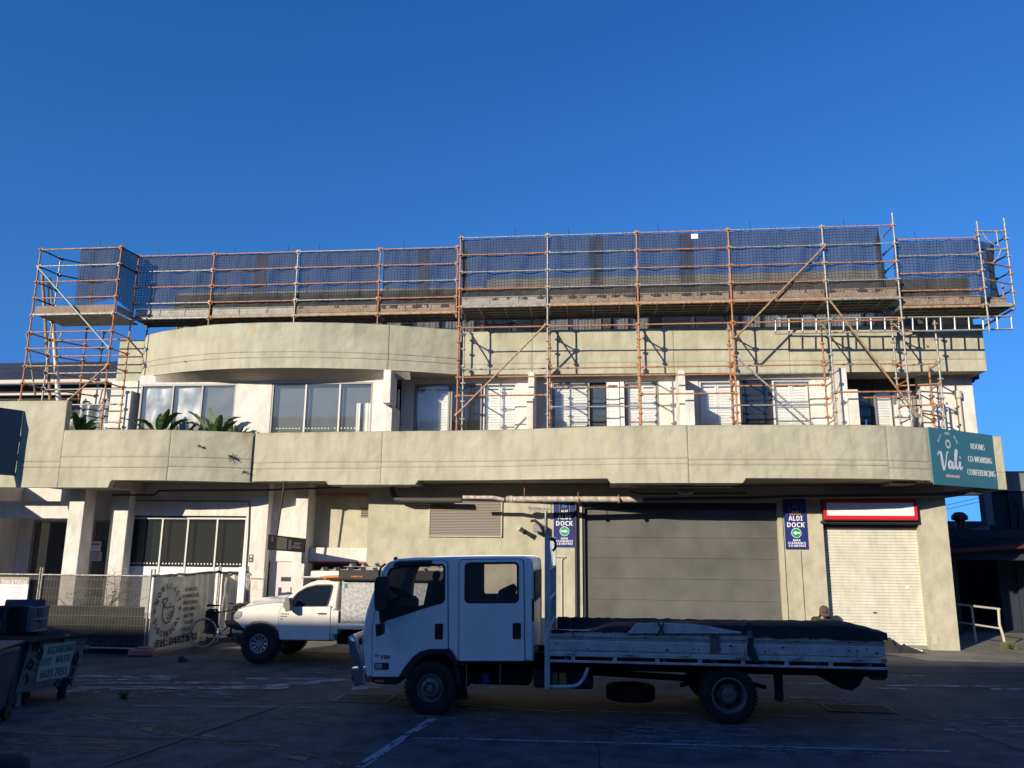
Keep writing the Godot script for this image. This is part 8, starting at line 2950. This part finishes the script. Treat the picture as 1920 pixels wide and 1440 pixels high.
func tuft(called: String, at: Vector3, n: int, size: float, sd: int, label: String, out: Vector3, m: Material) -> void:
	var r := RandomNumberGenerator.new()
	r.seed = sd
	var s := Shape.new()
	for i in n:
		var d := (out + Vector3(r.randfn(), r.randfn() * 0.7 + 0.3, r.randfn() * 0.5) * 0.8).normalized()
		var side := d.cross(Vector3(0.3, 0.2, 1)).normalized() * size * 0.07
		var l := size * r.randf_range(0.5, 1.0)
		var mid := at + d * l * 0.55 + Vector3(0, 0.0, 0)
		var tip := at + d * l + Vector3(0, -l * 0.25, 0)
		s.quad(at - side * 0.6, at + side * 0.6, mid + side, mid - side, Vector3(0, 0.4, 1))
		s.tri(mid - side, mid + side, tip, Vector3(0, 0.4, 1).normalized())
	solo(called, s, m, label, "weed", at)

func on_wall(p: Vector3) -> Vector3:
	var line: Array = upper_curve if p.y > 6.5 else left_line
	return Vector3(p.x, p.y, on_line(line, p.x).y + 0.015)

func plants() -> void:
	var y := 5.12
	big_leaf_plant(Vector3(-12.011, y, 0.95), "green broad-leaved plant in front of the left pane of the balcony window", 12, 0.78, 3)
	big_leaf_plant(Vector3(-11.333, y, 0.85), "low dark broad-leaved plant between the two taller balcony plants", 9, 0.5, 8)
	big_leaf_plant(Vector3(-10.47, y, 0.8), "green broad-leaved plant in front of the right pane of the balcony window", 10, 0.76, 5)
	big_leaf_plant(Vector3(-9.872, y, 0.78), "small low broad-leaved plant at the right end of the planted balcony", 8, 0.42, 6)
	big_leaf_plant(Vector3(-14.486, y, 0.75), "tall broad-leaved plant inside the opening below the left scaffold tower", 11, 0.7, 9)
	big_leaf_plant(Vector3(-15.211, 5.6, -0.6), "dark broad-leaved plant high up behind the left scaffold tower", 10, 0.6, 12)
	# white plastic behind that opening
	var pts := []
	for j in 11:
		for i in 15:
			pts.append(Vector3(lerpf(-15.78, -14.348, i / 14.0), lerpf(4.4, 6.765, j / 10.0) - 0.25 * absf(sin(i * 0.5)) * (1.0 if j == 10 else 0.0), -0.3 + 0.09 * lumps.get_noise_2d(i * 70.0, j * 60.0) + 0.05 * sin(i * 1.1)))
	var s := Shape.new()
	s.grid(pts, 15, Vector3(0, 0, 1))
	solo("plastic_sheet", s, M.window_film, "pale plastic sheeting hanging in the opening below the left scaffold tower", "plastic sheet", Vector3(-14, 4.5, -0.3))
	# weeds
	tuft("wall_weed", on_wall(Vector3(-10.495, 5.026, 1.66)), 26, 0.14, 1, "small weed growing from the balcony front, upper one of three", Vector3(0, 0.1, 1), M.weed)
	tuft("wall_weed", on_wall(Vector3(-9.71, 4.755, 1.38)), 34, 0.2, 2, "largest spiky weed growing from the balcony front", Vector3(0, 0.2, 1), M.weed)
	tuft("wall_weed", on_wall(Vector3(-9.364, 4.363, 1.28)), 18, 0.14, 3, "small weed low on the balcony front near the joint", Vector3(0, 0.1, 1), M.weed)
	tuft("wall_weed", on_wall(Vector3(-11.451, 7.517, 1.05)), 12, 0.08, 4, "tiny weed on the round upper balcony", Vector3(0, 0.1, 1), M.weed)
	tuft("ground_weed", Vector3(-8.707, 0, 4.936), 50, 0.2, 5, "green weed growing from the yard right of the red fence foot", Vector3(0, 0.6, 0), M.leaf_dark)
	tuft("ground_weed", Vector3(-7.535, 0, 8.95), 40, 0.2, 6, "dark weed growing in the yard right of the waste skip", Vector3(0, 0.4, 0), M.leaf)
	tuft("grass_tuft", Vector3(10.627, 0, -0.637), 130, 0.34, 7, "dry green grass tuft at the foot of the bent handrail post", Vector3(0, 0.8, 0.1), M.weed)
	# bare shrub behind the fence
	var r := RandomNumberGenerator.new()
	r.seed = 31
	var root := Vector3(-12.135, 0, 3.857) + Vector3(0, 0, -1.0)
	var t := thing("bare_shrub", "thin bare shrub with a few leaves behind the left fence panel", "shrub", root)
	s = Shape.new()
	var lv := Shape.new()
	for i in 16:
		var d := Vector3(r.randfn() * 0.35, 1.0, r.randfn() * 0.3).normalized()
		var l := r.randf_range(1.0, 1.9)
		var p := root + Vector3(r.randf_range(-0.5, 0.5), 0, r.randf_range(-0.2, 0.2))
		var line := [p]
		for k in 6:
			d = (d + Vector3(r.randfn(), r.randfn() * 0.3, r.randfn()) * 0.22).normalized()
			p += d * l / 6.0
			line.append(p)
			for e in 2:
				var q := p + Vector3(r.randfn(), r.randfn() * 0.6 + 0.3, r.randfn()) * 0.16
				s.tube(p, q, 0.004, 4, false)
				for m in 2:
					var c := q + Vector3(r.randfn(), r.randfn(), r.randfn()) * 0.05
					var u := Vector3(r.randfn(), r.randfn(), r.randfn()).normalized() * 0.03
					var v := Vector3(r.randfn(), r.randfn(), r.randfn()).normalized() * 0.02
					lv.quad(c - u, c + v, c + u, c - v, Vector3(0, 0.3, 1))
		s.pipe(line, 0.008, 5)
	part("stems", s, M.twig, t)
	part("leaves", lv, M.leaf_light, t, "", "stuff")

func small_things() -> void:
	# bent handrail at the right
	var a := Vector3(10.586, 0, -0.739)
	var b := Vector3(10.422, 0, -2.002)
	var top: float = Vector3(10.51, 0.967, -0.74).y
	var t := thing("hand_rail", "bent pale steel handrail beside the right corner of the building", "handrail", a)
	var s := Shape.new()
	s.pipe([a, a + Vector3(-0.03, 0.3, 0), a + Vector3(-0.09, 0.6, 0.0), Vector3(10.511, 0.981, -0.74)], 0.034, 8)
	part("post", s, M.cream_metal, t)
	s = Shape.new()
	s.tube(b, Vector3(b.x - 0.02, top + 0.02, b.z), 0.03, 8)
	part("post", s, M.cream_metal, t)
	s = Shape.new()
	var far := Vector3(9.9, top + 0.03, -3.4)
	s.tube(Vector3(10.538, 0.981, -0.74), far, 0.03, 8)
	part("top_rail", s, M.cream_metal, t)
	s = Shape.new()
	s.tube(Vector3(10.472, 0.5, -0.74), far + Vector3(0, -0.48, 0), 0.026, 8)
	part("mid_rail", s, M.cream_metal, t)
	# red timber and crates by the bicycle
	s = Shape.new()
	s.box(Vector3(-9.565, 0, 1.728) + Vector3(0, 0.06, -0.2), Vector3(0.9, 0.12, 0.12), Basis(Vector3.UP, 0.25), 0.01)
	solo("barrier_foot", s, M.block, "low dull red barrier lying under the bicycle", "barrier", Vector3(-9.565, 0, 1.728))
	s = Shape.new()
	s.box(Vector3(-9.132, 0, 1.418) + Vector3(0, 0.1, -0.2), Vector3(0.5, 0.2, 0.35), Basis(Vector3.UP, 0.1), 0.02)
	solo("blue_tub", s, M.crate_blue, "dark blue plastic tub under the pickup's front bumper", "tub", Vector3(-9.132, 0, 1.418))
	s = Shape.new()
	s.box(Vector3(-9.476, 0.566, 2.1), Vector3(0.3, 0.6, 0.25), Basis(Vector3.UP, 0.2), 0.06)
	solo("black_bag", s, M.blanket, "tall black bag standing behind the bicycle frame", "bag", Vector3(-10.108, 0, 0.616))
	# power lines far off at the right
	for k in 2:
		s = Shape.new()
		s.pipe([Vector3(19.39, 4.407, -30) + Vector3(0, k * 0.25, 0), Vector3(27.397, 6.293, -30) + Vector3(0, k * 0.25, 0), Vector3(38.384, 8.888, -30) + Vector3(0, k * 0.25, 0)], 0.015, 4)
		solo("power_line", s, M.black, ["lower thin power line crossing the gap of sky at the right", "upper thin power line crossing the gap of sky at the right"][k], "power line", Vector3(22.936, 5.304, -30))
